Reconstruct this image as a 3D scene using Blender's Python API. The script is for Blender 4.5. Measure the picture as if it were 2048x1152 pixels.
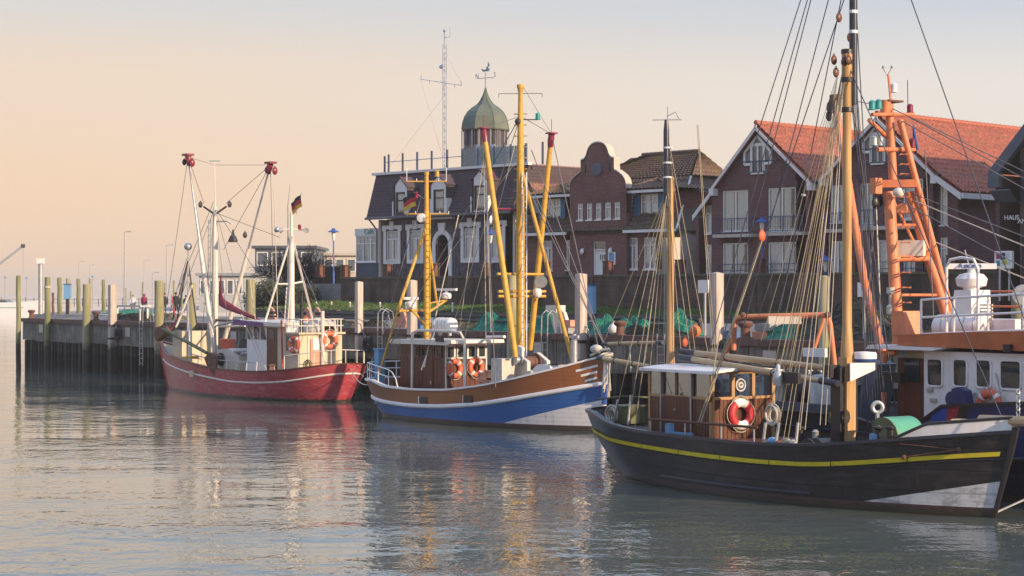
import bpy, math, random
from mathutils import Vector, Matrix
for o in list(bpy.data.objects): bpy.data.objects.remove(o)
R = math.radians
rnd = random.Random(11)
sc = bpy.context.scene
col = sc.collection
# ---------------------------------------------------------------- camera
F = 3820.0; CX = 1024.0; HY = 588.0; H = 4.9        # focal length in photo pixels, horizon row, eye height over the water
cam = bpy.data.cameras.new('camera'); co = bpy.data.objects.new('camera', cam); col.objects.link(co)
cam.sensor_width = 36; cam.lens = 36 * F / 2048; cam.shift_y = (HY - 576) / 2048
cam.clip_start = .5; cam.clip_end = 6000
co.location = (0, 0, H); co.rotation_euler = (R(90), 0, 0); sc.camera = co
# ---------------------------------------------------------------- light
SUN_AZ = Vector((.80, -.60)); SUN_EL = R(17)
SD = Vector((SUN_AZ.x * math.cos(SUN_EL), SUN_AZ.y * math.cos(SUN_EL), math.sin(SUN_EL)))
sl = bpy.data.lights.new('sun', 'SUN'); so = bpy.data.objects.new('sun', sl); col.objects.link(so)
sl.energy = 4.8; sl.angle = R(.5); sl.color = (1, .74, .47)
so.location = SD * 300; so.rotation_euler = SD.to_track_quat('Z', 'Y').to_euler()
w = bpy.data.worlds.new('World'); sc.world = w; w.use_nodes = True
nt = w.node_tree; nd = nt.nodes; lk = nt.links; nd.clear()
out = nd.new('ShaderNodeOutputWorld'); bg = nd.new('ShaderNodeBackground'); lk.new(bg.outputs[0], out.inputs[0])
sky = nd.new('ShaderNodeTexSky'); sky.sky_type = 'NISHITA'; sky.sun_disc = False
sky.sun_elevation = SUN_EL; sky.sun_rotation = math.atan2(SUN_AZ.x, SUN_AZ.y)
sky.air_density = 1.0; sky.dust_density = 2.5; sky.ozone_density = 1.0
tc = nd.new('ShaderNodeTexCoord'); sx = nd.new('ShaderNodeSeparateXYZ'); lk.new(tc.outputs['Generated'], sx.inputs[0])
# the winter haze: a warm bank along the horizon that thins to pale blue overhead, laid over the sky model
def haze_ramp(stops):
    r_ = nd.new('ShaderNodeValToRGB'); cr = r_.color_ramp; cr.interpolation = 'EASE'
    while len(cr.elements) < len(stops): cr.elements.new(.5)
    for e, (p, c) in zip(cr.elements, stops): e.position = p; e.color = (*c, 1)
    lk.new(sx.outputs['Z'], r_.inputs['Fac']); return r_
hzl = haze_ramp([(0.0, (.86, .61, .425)), (.05, (.86, .615, .43)), (.11, (.80, .63, .49)), (.158, (.64, .625, .61)), (.19, (.39, .52, .74)), (1.0, (.58, .78, 1.16))])
hzr = haze_ramp([(0.0, (.84, .69, .56)), (.05, (.82, .70, .59)), (.10, (.77, .715, .66)), (.155, (.55, .59, .65)), (.19, (.39, .52, .74)), (1.0, (.58, .78, 1.16))])
az = nd.new('ShaderNodeMapRange'); az.interpolation_type = 'SMOOTHSTEP'; az.inputs[1].default_value = -.30; az.inputs[2].default_value = .34; lk.new(sx.outputs['X'], az.inputs[0])
hz = nd.new('ShaderNodeMix'); hz.data_type = 'RGBA'; lk.new(az.outputs[0], hz.inputs[0]); lk.new(hzl.outputs[0], hz.inputs[6]); lk.new(hzr.outputs[0], hz.inputs[7])
sk = nd.new('ShaderNodeVectorMath'); sk.operation = 'SCALE'; sk.inputs[3].default_value = .09; lk.new(sky.outputs[0], sk.inputs[0])
mx = nd.new('ShaderNodeMix'); mx.data_type = 'RGBA'; mx.inputs[0].default_value = .88
lk.new(sk.outputs[0], mx.inputs[6]); lk.new(hz.outputs[2], mx.inputs[7]); lk.new(mx.outputs[2], bg.inputs[0])
bg.inputs[1].default_value = .90
sc.view_settings.view_transform = 'Standard'; sc.view_settings.look = 'None'; sc.view_settings.exposure = .40; sc.view_settings.gamma = 1
sc.render.engine = 'CYCLES'
sc.cycles.use_denoising = True
sc.cycles.max_bounces = 6; sc.cycles.transparent_max_bounces = 12; sc.cycles.caustics_reflective = False; sc.cycles.caustics_refractive = False

# ---------------------------------------------------------------- helpers
def gw(px, py, d):                       # a point at distance d that the camera sees at (px, py)
    return Vector(((px - CX) / F * d, d, H + (HY - py) / F * d))
def gz(px, py, z):                       # the point of height z that the camera sees at (px, py)
    d = (H - z) * F / (py - HY); return gw(px, py, d)
class Fr:                                # a local frame: u along, v away from the camera, z up
    def __init__(s, x, y, deg):
        s.o = Vector((x, y, 0)); s.a = R(deg); s.u = Vector((math.cos(s.a), math.sin(s.a), 0)); s.v = Vector((-s.u.y, s.u.x, 0))
    def pk(s, px, py, v=0.0):            # point on the upright plane v = const
        d = Vector(((px - CX) / F, 1, (HY - py) / F)); c = Vector((0, 0, H)) - s.o
        t = (v - c.dot(s.v)) / d.dot(s.v); p = c + d * t
        return Vector((p.dot(s.u), v, p.z))
    def pu(s, px, py, u):                # point on the upright plane u = const
        d = Vector(((px - CX) / F, 1, (HY - py) / F)); c = Vector((0, 0, H)) - s.o
        t = (u - c.dot(s.u)) / d.dot(s.u); p = c + d * t
        return Vector((u, p.dot(s.v), p.z))
    def pz(s, px, py, z):
        p = gz(px, py, z) - s.o; return Vector((p.dot(s.u), p.dot(s.v), z))
    def W(s, p): return s.o + s.u * p[0] + s.v * p[1] + Vector((0, 0, p[2]))
    def L(s, w): q = Vector(w) - s.o; return Vector((q.dot(s.u), q.dot(s.v), q.z))
WORLD = Fr(0, 0, 0)
def ip(x, pts):
    if x <= pts[0][0]: return pts[0][1]
    for (a, b), (c, d) in zip(pts, pts[1:]):
        if x <= c: return b + (d - b) * (x - a) / max(c - a, 1e-9)
    return pts[-1][1]
class MB:
    def __init__(s): s.vs = []; s.fs = []
    def add(s, vs, fs):
        n = len(s.vs); s.vs += [Vector(v) for v in vs]; s.fs += [tuple(n + i for i in f) for f in fs]; return s
    def box(s, a, b, c, d, e, f):
        return s.add([(a,c,e),(b,c,e),(b,d,e),(a,d,e),(a,c,f),(b,c,f),(b,d,f),(a,d,f)], [(0,3,2,1),(4,5,6,7),(0,1,5,4),(1,2,6,5),(2,3,7,6),(3,0,4,7)])
    def cb(s, c, sx, sy, sz, rz=0, rx=0, ry=0):
        m = Matrix.Rotation(rz, 3, 'Z') @ Matrix.Rotation(ry, 3, 'Y') @ Matrix.Rotation(rx, 3, 'X'); c = Vector(c)
        return s.add([c + m @ Vector((i*sx/2, j*sy/2, k*sz/2)) for k in (-1,1) for i,j in ((-1,-1),(1,-1),(1,1),(-1,1))],
                     [(0,3,2,1),(4,5,6,7),(0,1,5,4),(1,2,6,5),(2,3,7,6),(3,0,4,7)])
    def tube(s, pts, r, n=6, r1=None, sq=None):
        pts = [Vector(p) for p in pts]; k = len(pts); rs = r if isinstance(r, (list, tuple)) else [r + ((r1 if r1 is not None else r) - r) * i / max(k-1, 1) for i in range(k)]
        vs = []; prev = None
        for i, p in enumerate(pts):
            t = (pts[min(i+1, k-1)] - pts[max(i-1, 0)])
            t = t.normalized() if t.length > 1e-9 else Vector((0,0,1))
            if prev is None:
                ref = Vector((0,0,1)) if abs(t.z) < .9 else Vector((1,0,0))
                e1 = t.cross(ref).normalized()
            else:
                e1 = (prev - t * prev.dot(t)); e1 = e1.normalized() if e1.length > 1e-6 else t.orthogonal().normalized()
            prev = e1; e2 = t.cross(e1)
            for j in range(n):
                a = 2*math.pi*(j+.5)/n; vs.append(p + (e1*math.cos(a) + e2*math.sin(a)) * rs[i])
        fs = [(i*n+j, i*n+(j+1)%n, (i+1)*n+(j+1)%n, (i+1)*n+j) for i in range(k-1) for j in range(n)]
        fs += [tuple(range(n-1, -1, -1)), tuple((k-1)*n + j for j in range(n))]
        return s.add(vs, fs)
    def prism(s, poly, d):               # a polygon (3D points) extruded by the vector d
        n = len(poly); p = [Vector(q) for q in poly]; d = Vector(d)
        return s.add(p + [q + d for q in p], [tuple(range(n-1,-1,-1)), tuple(range(n, 2*n))] + [(i, (i+1)%n, n+(i+1)%n, n+i) for i in range(n)])
    def lathe(s, prof, c=(0,0,0), n=16, ax=(0,0,1), rot=0.0):
        ax = Vector(ax).normalized(); e1 = ax.orthogonal().normalized()
        if abs(ax.z) > .99: e1 = Vector((1,0,0))
        e2 = ax.cross(e1); c = Vector(c); vs = []
        for r, z in prof:
            for j in range(n):
                a = 2*math.pi*j/n + rot; vs.append(c + ax*z + (e1*math.cos(a)+e2*math.sin(a))*r)
        k = len(prof); fs = [(i*n+j, i*n+(j+1)%n, (i+1)*n+(j+1)%n, (i+1)*n+j) for i in range(k-1) for j in range(n)]
        fs += [tuple(range(n-1,-1,-1)), tuple((k-1)*n+j for j in range(n))]
        return s.add(vs, fs)
    def ball(s, c, r, n=10, m=6, sc=(1,1,1)):
        c = Vector(c); prof = [(math.sin(math.pi*i/m)*r + 1e-5, -math.cos(math.pi*i/m)*r) for i in range(m+1)]
        k = len(s.vs); s.lathe(prof, (0,0,0), n)
        for i in range(k, len(s.vs)): v = s.vs[i]; s.vs[i] = Vector((v.x*sc[0], v.y*sc[1], v.z*sc[2])) + c
        return s
    def ring(s, c, R_, r, ax=(0,0,1), n=20, m=8, a0=0, a1=2*math.pi, el=1.0):
        ax = Vector(ax).normalized(); up = Vector((0,0,1)) if abs(ax.z) < .9 else Vector((1,0,0))
        e1 = up.cross(ax).normalized(); e2 = ax.cross(e1); c = Vector(c); full = abs(a1-a0-2*math.pi) < 1e-6; k = n if full else n+1; vs = []
        for i in range(k):
            a = a0 + (a1-a0)*i/n; d = e1*math.cos(a)+e2*math.sin(a)
            for j in range(m):
                b = 2*math.pi*j/m; vs.append(c + d*(R_+r*math.cos(b)) + ax*(r*math.sin(b)*el))
        fs = [(i*m+j, i*m+(j+1)%m, ((i+1)%k)*m+(j+1)%m, ((i+1)%k)*m+j) for i in range(k if full else k-1) for j in range(m)]
        return s.add(vs, fs)
    def grid(s, rows):                   # rows of equal length -> quads
        n = len(rows[0]); b = len(s.vs); s.vs += [Vector(p) for r in rows for p in r]
        s.fs += [(b+i*n+j, b+i*n+j+1, b+(i+1)*n+j+1, b+(i+1)*n+j) for i in range(len(rows)-1) for j in range(n-1)]
        return s
    def poly(s, pts): return s.add(pts, [tuple(range(len(pts)))])
    def mesh(s, name, base=(0,0,0)):
        b = Vector(base); me = bpy.data.meshes.new(name); me.from_pydata([tuple(v-b) for v in s.vs], [], s.fs); me.update(); return me
def setp(o, label=None, cat=None, group=None, kind=None):
    for k, v in (('label', label), ('category', cat), ('group', group), ('kind', kind)):
        if v: o[k] = v
    return o
def finish(me, m, smooth):
    me.materials.append(m)
    if smooth:
        me.polygons.foreach_set('use_smooth', [True]*len(me.polygons))
        if smooth != 2:
            try: me.set_sharp_from_angle(angle=R(38))
            except Exception: pass
class T:                                 # a thing: an Empty at its base that parents its parts
    def __init__(s, name, label, cat, fr=WORLD, base=(0,0,0), group=None, kind=None):
        s.fr = fr; s.b = Vector(base); s.o = bpy.data.objects.new(name, None); s.o.empty_display_size = .2; col.objects.link(s.o)
        s.o.location = fr.W(base); s.o.rotation_euler = (0, 0, fr.a); setp(s.o, label, cat, group, kind)
    def part(s, mb, name, m, sub=None, smooth=False, label=None, kind=None):
        me = mb.mesh(name, s.b); finish(me, m, smooth)
        o = bpy.data.objects.new(name, me); col.objects.link(o); o.parent = sub or s.o; setp(o, label, None, None, kind); return o
    def copy_part(s, src, off=(0,0,0), rz=0, sub=None, m=None):
        o = bpy.data.objects.new(src.name.split('.')[0], src.data); col.objects.link(o); o.parent = sub or s.o
        o.location = off; o.rotation_euler = (0,0,rz); return o
def one(mb, name, m, label, cat, fr=WORLD, group=None, kind=None, smooth=False, base=None):   # a thing that is one mesh
    if base is None:
        xs = [v.x for v in mb.vs]; ys = [v.y for v in mb.vs]; base = ((min(xs)+max(xs))/2, (min(ys)+max(ys))/2, min(v.z for v in mb.vs))
    me = mb.mesh(name, base); finish(me, m, smooth)
    o = bpy.data.objects.new(name, me); col.objects.link(o); o.location = fr.W(base); o.rotation_euler = (0,0,fr.a)
    return setp(o, label, cat, group, kind)

# ---------------------------------------------------------------- materials
class NT:
    def __init__(s, name):
        s.m = bpy.data.materials.new(name); s.m.use_nodes = True; s.n = s.m.node_tree.nodes; s.l = s.m.node_tree.links
        s.p = s.n['Principled BSDF']; s.out = s.n['Material Output']; s.tc = s.n.new('ShaderNodeTexCoord')
    def k(s, *a): s.l.new(*a)
    def noise(s, scale, detail=4, vec=None, rough=.6):
        t = s.n.new('ShaderNodeTexNoise'); t.inputs['Scale'].default_value = scale; t.inputs['Detail'].default_value = detail; t.inputs['Roughness'].default_value = rough
        s.k(vec or s.tc.outputs['Object'], t.inputs['Vector']); return t.outputs['Fac']
    def mapv(s, sc=(1,1,1), rot=(0,0,0), src=None):
        t = s.n.new('ShaderNodeMapping'); t.inputs['Scale'].default_value = sc; t.inputs['Rotation'].default_value = rot; s.k(src or s.tc.outputs['Object'], t.inputs['Vector']); return t.outputs[0]
    def ramp(s, fac, stops, inter='LINEAR'):
        t = s.n.new('ShaderNodeValToRGB'); c = t.color_ramp; c.interpolation = inter
        while len(c.elements) < len(stops): c.elements.new(.5)
        for e, (p, q) in zip(c.elements, stops): e.position = p; e.color = (*q, 1) if len(q) == 3 else q
        s.k(fac, t.inputs[0]); return t.outputs[0]
    def mix(s, f, a, b, mode='MIX'):
        t = s.n.new('ShaderNodeMix'); t.data_type = 'RGBA'; t.blend_type = mode
        for v, i in ((f, 0), (a, 6), (b, 7)):
            if isinstance(v, (int, float)): t.inputs[i].default_value = v
            elif isinstance(v, tuple): t.inputs[i].default_value = (*v, 1)
            else: s.k(v, t.inputs[i])
        return t.outputs[2]
    def math(s, op, a, b=None, clamp=False):
        t = s.n.new('ShaderNodeMath'); t.operation = op; t.use_clamp = clamp
        for v, i in ((a, 0), (b, 1)):
            if v is None: continue
            if isinstance(v, (int, float)): t.inputs[i].default_value = v
            else: s.k(v, t.inputs[i])
        return t.outputs[0]
    def xyz(s, src=None):
        t = s.n.new('ShaderNodeSeparateXYZ'); s.k(src or s.tc.outputs['Object'], t.inputs[0]); return t.outputs
    def comb(s, x, y, z=0.0):
        t = s.n.new('ShaderNodeCombineXYZ')
        for v, i in ((x, 0), (y, 1), (z, 2)):
            if isinstance(v, (int, float)): t.inputs[i].default_value = v
            else: s.k(v, t.inputs[i])
        return t.outputs[0]
    def bump(s, h, strength=.3, dist=.02):
        t = s.n.new('ShaderNodeBump'); t.inputs['Strength'].default_value = strength; t.inputs['Distance'].default_value = dist; s.k(h, t.inputs['Height']); s.k(t.outputs[0], s.p.inputs['Normal'])
    def col(s, c):
        if isinstance(c, tuple): s.p.inputs['Base Color'].default_value = (*c, 1)
        else: s.k(c, s.p.inputs['Base Color'])
    def set(s, rough=None, metal=None, spec=None):
        if rough is not None: s.p.inputs['Roughness'].default_value = rough
        if metal is not None: s.p.inputs['Metallic'].default_value = metal
        if spec is not None: s.p.inputs['Specular IOR Level'].default_value = spec
        return s.m
def sh(c, f): return tuple(min(1, x*f) for x in c)
def M(name, c, rough=.6, metal=0, var=.25, scale=3, dirt=None, streak=0, bump=0, spec=.4):
    n = NT(name); f = n.noise(scale, 5)
    cc = n.mix(n.ramp(f, [(.3, (0,0,0)), (.7, (1,1,1))]), sh(c, 1-var), sh(c, 1+var*.6))
    if streak:                           # rain-washed grime that runs down
        g = n.noise(1, 4, n.mapv((5, 5, .55)))
        cc = n.mix(n.math('MULTIPLY', n.ramp(g, [(.48, (0,0,0)), (.72, (1,1,1))]), streak), cc, dirt or sh(c, .45))
    elif dirt:
        g = n.noise(scale*2.3, 6); cc = n.mix(n.ramp(g, [(.55, (0,0,0)), (.75, (1,1,1))]), cc, dirt)
    n.col(cc)
    if bump: n.bump(n.noise(scale*9, 3), bump, .01)
    return n.set(rough, metal, spec)
def glassmat(name, tint=(.75,.8,.85), refl=.22):
    n = NT(name); n.n.remove(n.p)
    a = n.n.new('ShaderNodeBsdfTransparent'); a.inputs[0].default_value = (*tint, 1)
    b = n.n.new('ShaderNodeBsdfGlossy'); b.inputs['Roughness'].default_value = .03; b.inputs[0].default_value = (.8,.9,1,1)
    fr = n.n.new('ShaderNodeFresnel'); fr.inputs[0].default_value = 1.5
    m = n.n.new('ShaderNodeMixShader'); n.k(n.math('ADD', n.math('MULTIPLY', fr.outputs[0], .9), refl, True), m.inputs[0]); n.k(a.outputs[0], m.inputs[1]); n.k(b.outputs[0], m.inputs[2]); n.k(m.outputs[0], n.out.inputs[0])
    return n.m
def brickmat(name, c1, c2, mortar, bw=.24, bh=.077, dirt=(.03,.03,.028), dirty=.5, low=None):
    n = NT(name); x, y, z = n.xyz(); v = n.comb(n.math('ADD', x, y), z)
    b = n.n.new('ShaderNodeTexBrick'); n.k(v, b.inputs['Vector']); b.inputs['Scale'].default_value = 1
    b.inputs['Brick Width'].default_value = bw; b.inputs['Row Height'].default_value = bh; b.inputs['Mortar Size'].default_value = .010; b.inputs['Mortar Smooth'].default_value = .2; b.inputs['Bias'].default_value = -.1
    b.inputs['Color1'].default_value = (*c1, 1); b.inputs['Color2'].default_value = (*c2, 1); b.inputs['Mortar'].default_value = (*mortar, 1)
    c = n.mix(n.math('MULTIPLY', n.ramp(n.noise(.55, 6), [(.42, (0,0,0)), (.7, (1,1,1))]), dirty), b.outputs[0], dirt)
    c = n.mix(n.math('MULTIPLY', n.ramp(n.noise(9, 3), [(.45, (0,0,0)), (.7, (1,1,1))]), .35), c, sh(c1, 1.5))
    if low: c = n.mix(n.math('MULTIPLY', n.ramp(n.noise(1.1, 6, n.mapv((1, 1, .35))), [(.44, (0,0,0)), (.62, (1,1,1))]), .75), c, low)
    n.col(c); h = n.n.new('ShaderNodeMath'); h.operation = 'SUBTRACT'; h.inputs[0].default_value = 1; n.k(b.outputs['Fac'], h.inputs[1])
    n.bump(h.outputs[0], .7, .012); return n.set(.85, 0, .2)
def woodmat(name, c1, c2, ax='z', rough=.5, ring=1.0, green=None):
    n = NT(name); s_ = {'x': (.6,9,9), 'y': (9,.6,9), 'z': (9,9,.6)}[ax]
    f = n.noise(ring, 6, n.mapv(s_)); c = n.mix(n.ramp(f, [(.32, (0,0,0)), (.68, (1,1,1))]), c1, c2)
    if green: c = n.mix(n.ramp(n.noise(.9, 5, n.mapv((2.5, 2.5, .4))), [(.42, (0,0,0)), (.62, (1,1,1))]), c, green)
    n.col(c); n.bump(f, .25, .01); return n.set(rough, 0, .35)
# ================================================================ setting
DZ = H - 1.65                                             # quay deck height over the water
C0 = gw(45, 636, 1.65*F/48); C1 = gw(1570, 680, 1.65*F/92)
QF = Fr(C0.x, C0.y, math.degrees(math.atan2(C1.y-C0.y, C1.x-C0.x)))   # along the quay edge
pw = gw(1450, 588, 98); WF = Fr(pw.x, pw.y, -44)          # along the flood wall
ph = gw(1450, 588, 103); HF = Fr(ph.x, ph.y, -46)         # along the house fronts
# --- materials of the setting
def watermat():
    n = NT('harbour_water'); v = n.tc.outputs['Object']
    x, y, z = n.xyz(); near = n.n.new('ShaderNodeMapRange'); near.inputs[1].default_value = 120; near.inputs[2].default_value = 34; near.inputs[3].default_value = .55; near.inputs[4].default_value = 1.55; n.k(y, near.inputs[0])   # sheltered under the quay, breezier out in the basin
    big = n.math('MULTIPLY', n.ramp(n.noise(.045, 4, n.mapv((1, 2.6, 1))), [(.36, (.22,.22,.22)), (.60, (1,1,1))]), near.outputs[0])
    a = n.noise(1.5, 2, n.mapv((1, .7, 1), (0, 0, .35))); b = n.noise(4.2, 2, n.mapv((1, .8, 1), (0, 0, -.3))); c = n.noise(.42, 2, n.mapv((1, .6, 1)))
    h = n.math('ADD', n.math('ADD', n.math('MULTIPLY', a, .022), n.math('MULTIPLY', b, .0105)), n.math('MULTIPLY', c, .030))
    n.bump(n.math('MULTIPLY', h, big), 1.0, 1.0)
    n.col(n.mix(n.noise(.05, 3), (.086,.104,.092), (.110,.130,.116)))
    n.p.inputs['IOR'].default_value = 1.75
    return n.set(.02, 0, .5)
M_water = watermat()
M_deck = M('quay_paving', (.20,.185,.18), .8, var=.3, scale=.8, dirt=(.10,.09,.085), bump=.1)
M_asph = M('promenade_paving', (.24,.225,.22), .8, var=.2, scale=.5, dirt=(.16,.15,.14))
M_grassbase = M('grass_soil', (.045,.075,.02), .9, var=.4, scale=1.2, dirt=(.075,.08,.03))
M_grass = M('grass_blade', (.075,.135,.028), .7, var=.4, scale=.8)
M_sand = M('far_sand', (.68,.53,.40), .9, var=.15, scale=.02)
M_capbeam = M('tarred_steel_cap', (.12,.065,.06), .6, var=.4, scale=2, dirt=(.15,.07,.04))
M_panel = M('weathered_quay_panel', (.20,.18,.155), .8, var=.5, scale=1.3, streak=.85, dirt=(.022,.022,.018), bump=.3)
def tidal(name, top, low, z0, z1, green=None):
    n = NT(name); x, y, z = n.xyz(n.n.new('ShaderNodeNewGeometry').outputs['Position'])
    f = n.noise(1.0, 5, n.mapv((7, 7, .5))); c = n.mix(n.ramp(f, [(.35, (0,0,0)), (.65, (1,1,1))]), sh(top, .7), sh(top, 1.2))
    if green: c = n.mix(n.ramp(n.noise(1.0, 4, n.mapv((2.2, 2.2, .25))), [(.38, (0,0,0)), (.6, (1,1,1))]), c, green)
    e = n.math('ADD', z, n.math('MULTIPLY', n.math('SUBTRACT', n.noise(2.2, 5), .5), 1.3))
    t = n.n.new('ShaderNodeMapRange'); t.inputs[1].default_value = z0; t.inputs[2].default_value = z1; n.k(e, t.inputs[0])
    n.col(n.mix(t.outputs[0], low, c)); n.bump(f, .4, .02); return n.set(.75, 0, .3)
M_sheet = tidal('sheet_pile_weed', (.11,.10,.09), (.034,.031,.031), 1.0, 1.9)
M_pilesq = tidal('square_pile_wood', (.52,.43,.38), (.035,.032,.026), 1.5, 1.9)
M_pilegr = tidal('mossy_pile_wood', (.40,.36,.26), (.035,.034,.024), 1.3, 1.9, (.22,.22,.09))
M_pilegr2 = tidal('green_pile_wood', (.27,.26,.15), (.03,.03,.022), 1.3, 1.9, (.15,.16,.06))
M_floodbrick = brickmat('flood_wall_brick', (.13,.075,.066), (.17,.095,.085), (.15,.135,.125), dirty=.7, dirt=(.05,.044,.042), low=(.035,.035,.028))
M_coping = M('mossy_coping', (.12,.11,.08), .9, var=.3, scale=2, dirt=(.05,.07,.02))
M_skirt = brickmat('stone_skirt', (.10,.095,.095), (.15,.14,.135), (.05,.05,.05), .45, .16, dirty=.5)
M_rust = M('rusty_steel', (.16,.075,.055), .8, var=.4, scale=4, dirt=(.08,.04,.03))
M_dark = M('dark_steel', (.035,.033,.036), .55, var=.3)
M_galv = M('galvanised_steel', (.42,.43,.45), .45, .5, var=.2, scale=5)
M_rubber = M('black_rubber', (.02,.019,.02), .75, var=.3)
M_rope = M('hemp_rope', (.36,.30,.21), .9, var=.25, scale=20)
M_ropew = M('pale_rope', (.52,.47,.40), .9, var=.2, scale=20)
M_wire = M('wire_rope', (.16,.15,.16), .6, var=.2)
M_wireblue = M('dark_stay_wire', (.055,.065,.10), .5, var=.2)
M_white = M('white_paint', (.74,.70,.66), .45, var=.08, scale=2, streak=.22, dirt=(.45,.36,.28))
M_whitef = M('white_frame', (.78,.76,.74), .45, var=.06)
M_bluep = M('blue_enamel', (.03,.09,.34), .4, var=.15)
M_ltblue = M('pale_blue_box', (.16,.33,.55), .5, var=.15)
# --- water, land
mb = MB(); mb.poly([(-900,-60,0),(900,-60,0),(900,3000,0),(-900,3000,0)]); one(mb, 'water', M_water, None, None, kind='structure', base=(0,0,0))
def flat(name, pts, z, m):
    mb = MB(); mb.poly([(p[0], p[1], z) for p in pts]); return one(mb, name, m, None, None, kind='structure', base=(pts[0][0], pts[0][1], z))
qe = lambda u, v: QF.W((u, v, 0))
PB = gw(90, 622, 178); wl = WF.W((-34, -8.5, 0))
# quay deck: rises a little from the edge to the foot of the grass bank
mb = MB(); us = [0, 12, 25, 40, 55, 70, 85, 100, 125]; row0 = [QF.W((u, .35, DZ-.06)) for u in us]
def on_skirt(u):                                          # point of the skirt foot opposite quay station u
    p = qe(u, 0); d = QF.v; c = WF.L(p); k = (-6.2 - c.y) / d.dot(WF.v); q = p + d * k; q.z = 3.52; return q
row1 = [on_skirt(u) for u in us]
mb.grid([row0, row1]); one(mb, 'quay_deck', M_deck, None, None, kind='structure')
flat('pier_deck', [(C0.x+.4, C0.y+.3), tuple(row1[0].xy), (row1[0].x-2, row1[0].y+60), (PB.x+30, 330), (PB.x-4, 330), (PB.x, PB.y)], DZ-.07, M_asph)
mb = MB(); mb.prism([(-900, 430, -.5), (-900, 470, 1.4), (-900, 2500, 4.2), (-900, 2500, -.5)], (1800, 0, 0)); one(mb, 'far_shore', M_sand, None, None, kind='structure')
mb = MB(); mb.prism([WF.W((-34, .5, 3)), WF.W((75, .5, 3)), WF.W((75, 60, 3)), WF.W((-34, 60, 3))], (0, 0, 2.55)); one(mb, 'terrace', M_asph, None, None, kind='structure')
# --- grass bank between the stone skirt and the flood wall
def bank_z(u, t): return (4.02 - .25*(u+30)/30*.5)*(1-t) + (4.42 - .42*(u+28)/28)*t + .05*math.sin(u*.9+t*3)
mb = MB(); rows = []
for i in range(34):
    u = -31 + i*3.0; rows.append([WF.W((u, -6.0 + 6.0*k/6, bank_z(u, k/6))) for k in range(7)])
mb.grid([list(r) for r in zip(*rows)]); one(mb, 'grass_bank', M_grassbase, None, None, kind='structure')
mb = MB()
for i in range(16000):
    u = rnd.uniform(-31, 14); t = rnd.random(); p = WF.W((u, -6+6*t, bank_z(u, t))); a = rnd.uniform(0, 6.28); h = rnd.uniform(.05, .16); w_ = .035
    d = Vector((math.cos(a), math.sin(a), 0)); mb.add([p - d*w_, p + d*w_, p + Vector((rnd.uniform(-.05,.05), rnd.uniform(-.05,.05), h))], [(0,1,2)])
one(mb, 'grass', M_grass, 'short green grass on the bank below the brick flood wall', 'grass', kind='stuff')
t = T('retaining_wall', 'low dark stone retaining wall along the foot of the grass bank', 'wall', WF, (-31, -6.3, 3.2))
k = 0
for i in range(int(100/1.6)):
    u = -31 + i*1.6; mb = MB(); mb.box(u, u+1.57, -6.3+rnd.uniform(-.02,.02), -5.98, 3.2, bank_z(u, 0)-.12); t.part(mb, 'stone_block', M_skirt)
    mb = MB(); mb.box(u, u+1.58, -6.36, -5.9, bank_z(u, 0)-.12, bank_z(u, 0)-.02+rnd.uniform(0,.02)); t.part(mb, 'coping_stone', M_coping)
# --- flood wall
ZT = H + 1.05
t = T('flood_wall', 'long dark brick flood wall with mossy coping below the houses', 'wall', WF, (-30, 0, 3.4))
mb = MB(); mb.box(-30, 75, 0, .5, 3.4, ZT-.12); t.part(mb, 'brickwork', M_floodbrick)
for i in range(35):
    u = -30.05 + i*3.0; mb = MB(); mb.box(u, u+2.98, -.06, .56, ZT-.12+rnd.uniform(-.006,.006), ZT); t.part(mb, 'coping_stone', M_coping)
for i in range(13):
    u = -26 + i*5.5; mb = MB(); mb.box(u, u+.5, -.08, -.002, 3.4, ZT-.125); t.part(mb, 'buttress', M_floodbrick)
# paired brown posts of the flood gates on top of the wall
GP = [(640, 'leftmost, beside the blue lamp'), (690, 'left of the cafe annex'), (775, 'under the first cafe window'), (869, 'left of the arched cafe door'), (973, 'under the last cafe window'), (1091, 'under the curved gable house, left wing'), (1216, 'beside the white front door'), (1361, 'at the corner behind the wooden mast'), (1519, 'below the left red roofed house'), (1707, 'behind the tall wooden mast'), (1905, 'right of the orange mast')]
for px, where in GP:
    p = WF.pk(px, 540, .25); tg = T('flood_gate_post', 'rust brown flood gate post on the brick wall, ' + where, 'post', WF, (p.x, .25, ZT), 'flood gate posts')
    for s_ in (-1, 1):
        mb = MB(); c = p.x + s_*.12; mb.box(c-.10, c+.10, .05, .09, ZT, ZT+.72); mb.box(c-.10, c+.10, .41, .45, ZT, ZT+.72); mb.box(c-.015, c+.015, .09, .41, ZT, ZT+.72); tg.part(mb, 'steel_section', M_rust)
    mb = MB(); mb.box(p.x-.26, p.x+.26, .02, .48, ZT+.72, ZT+.76); tg.part(mb, 'cap_plate', M_rust)
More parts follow.
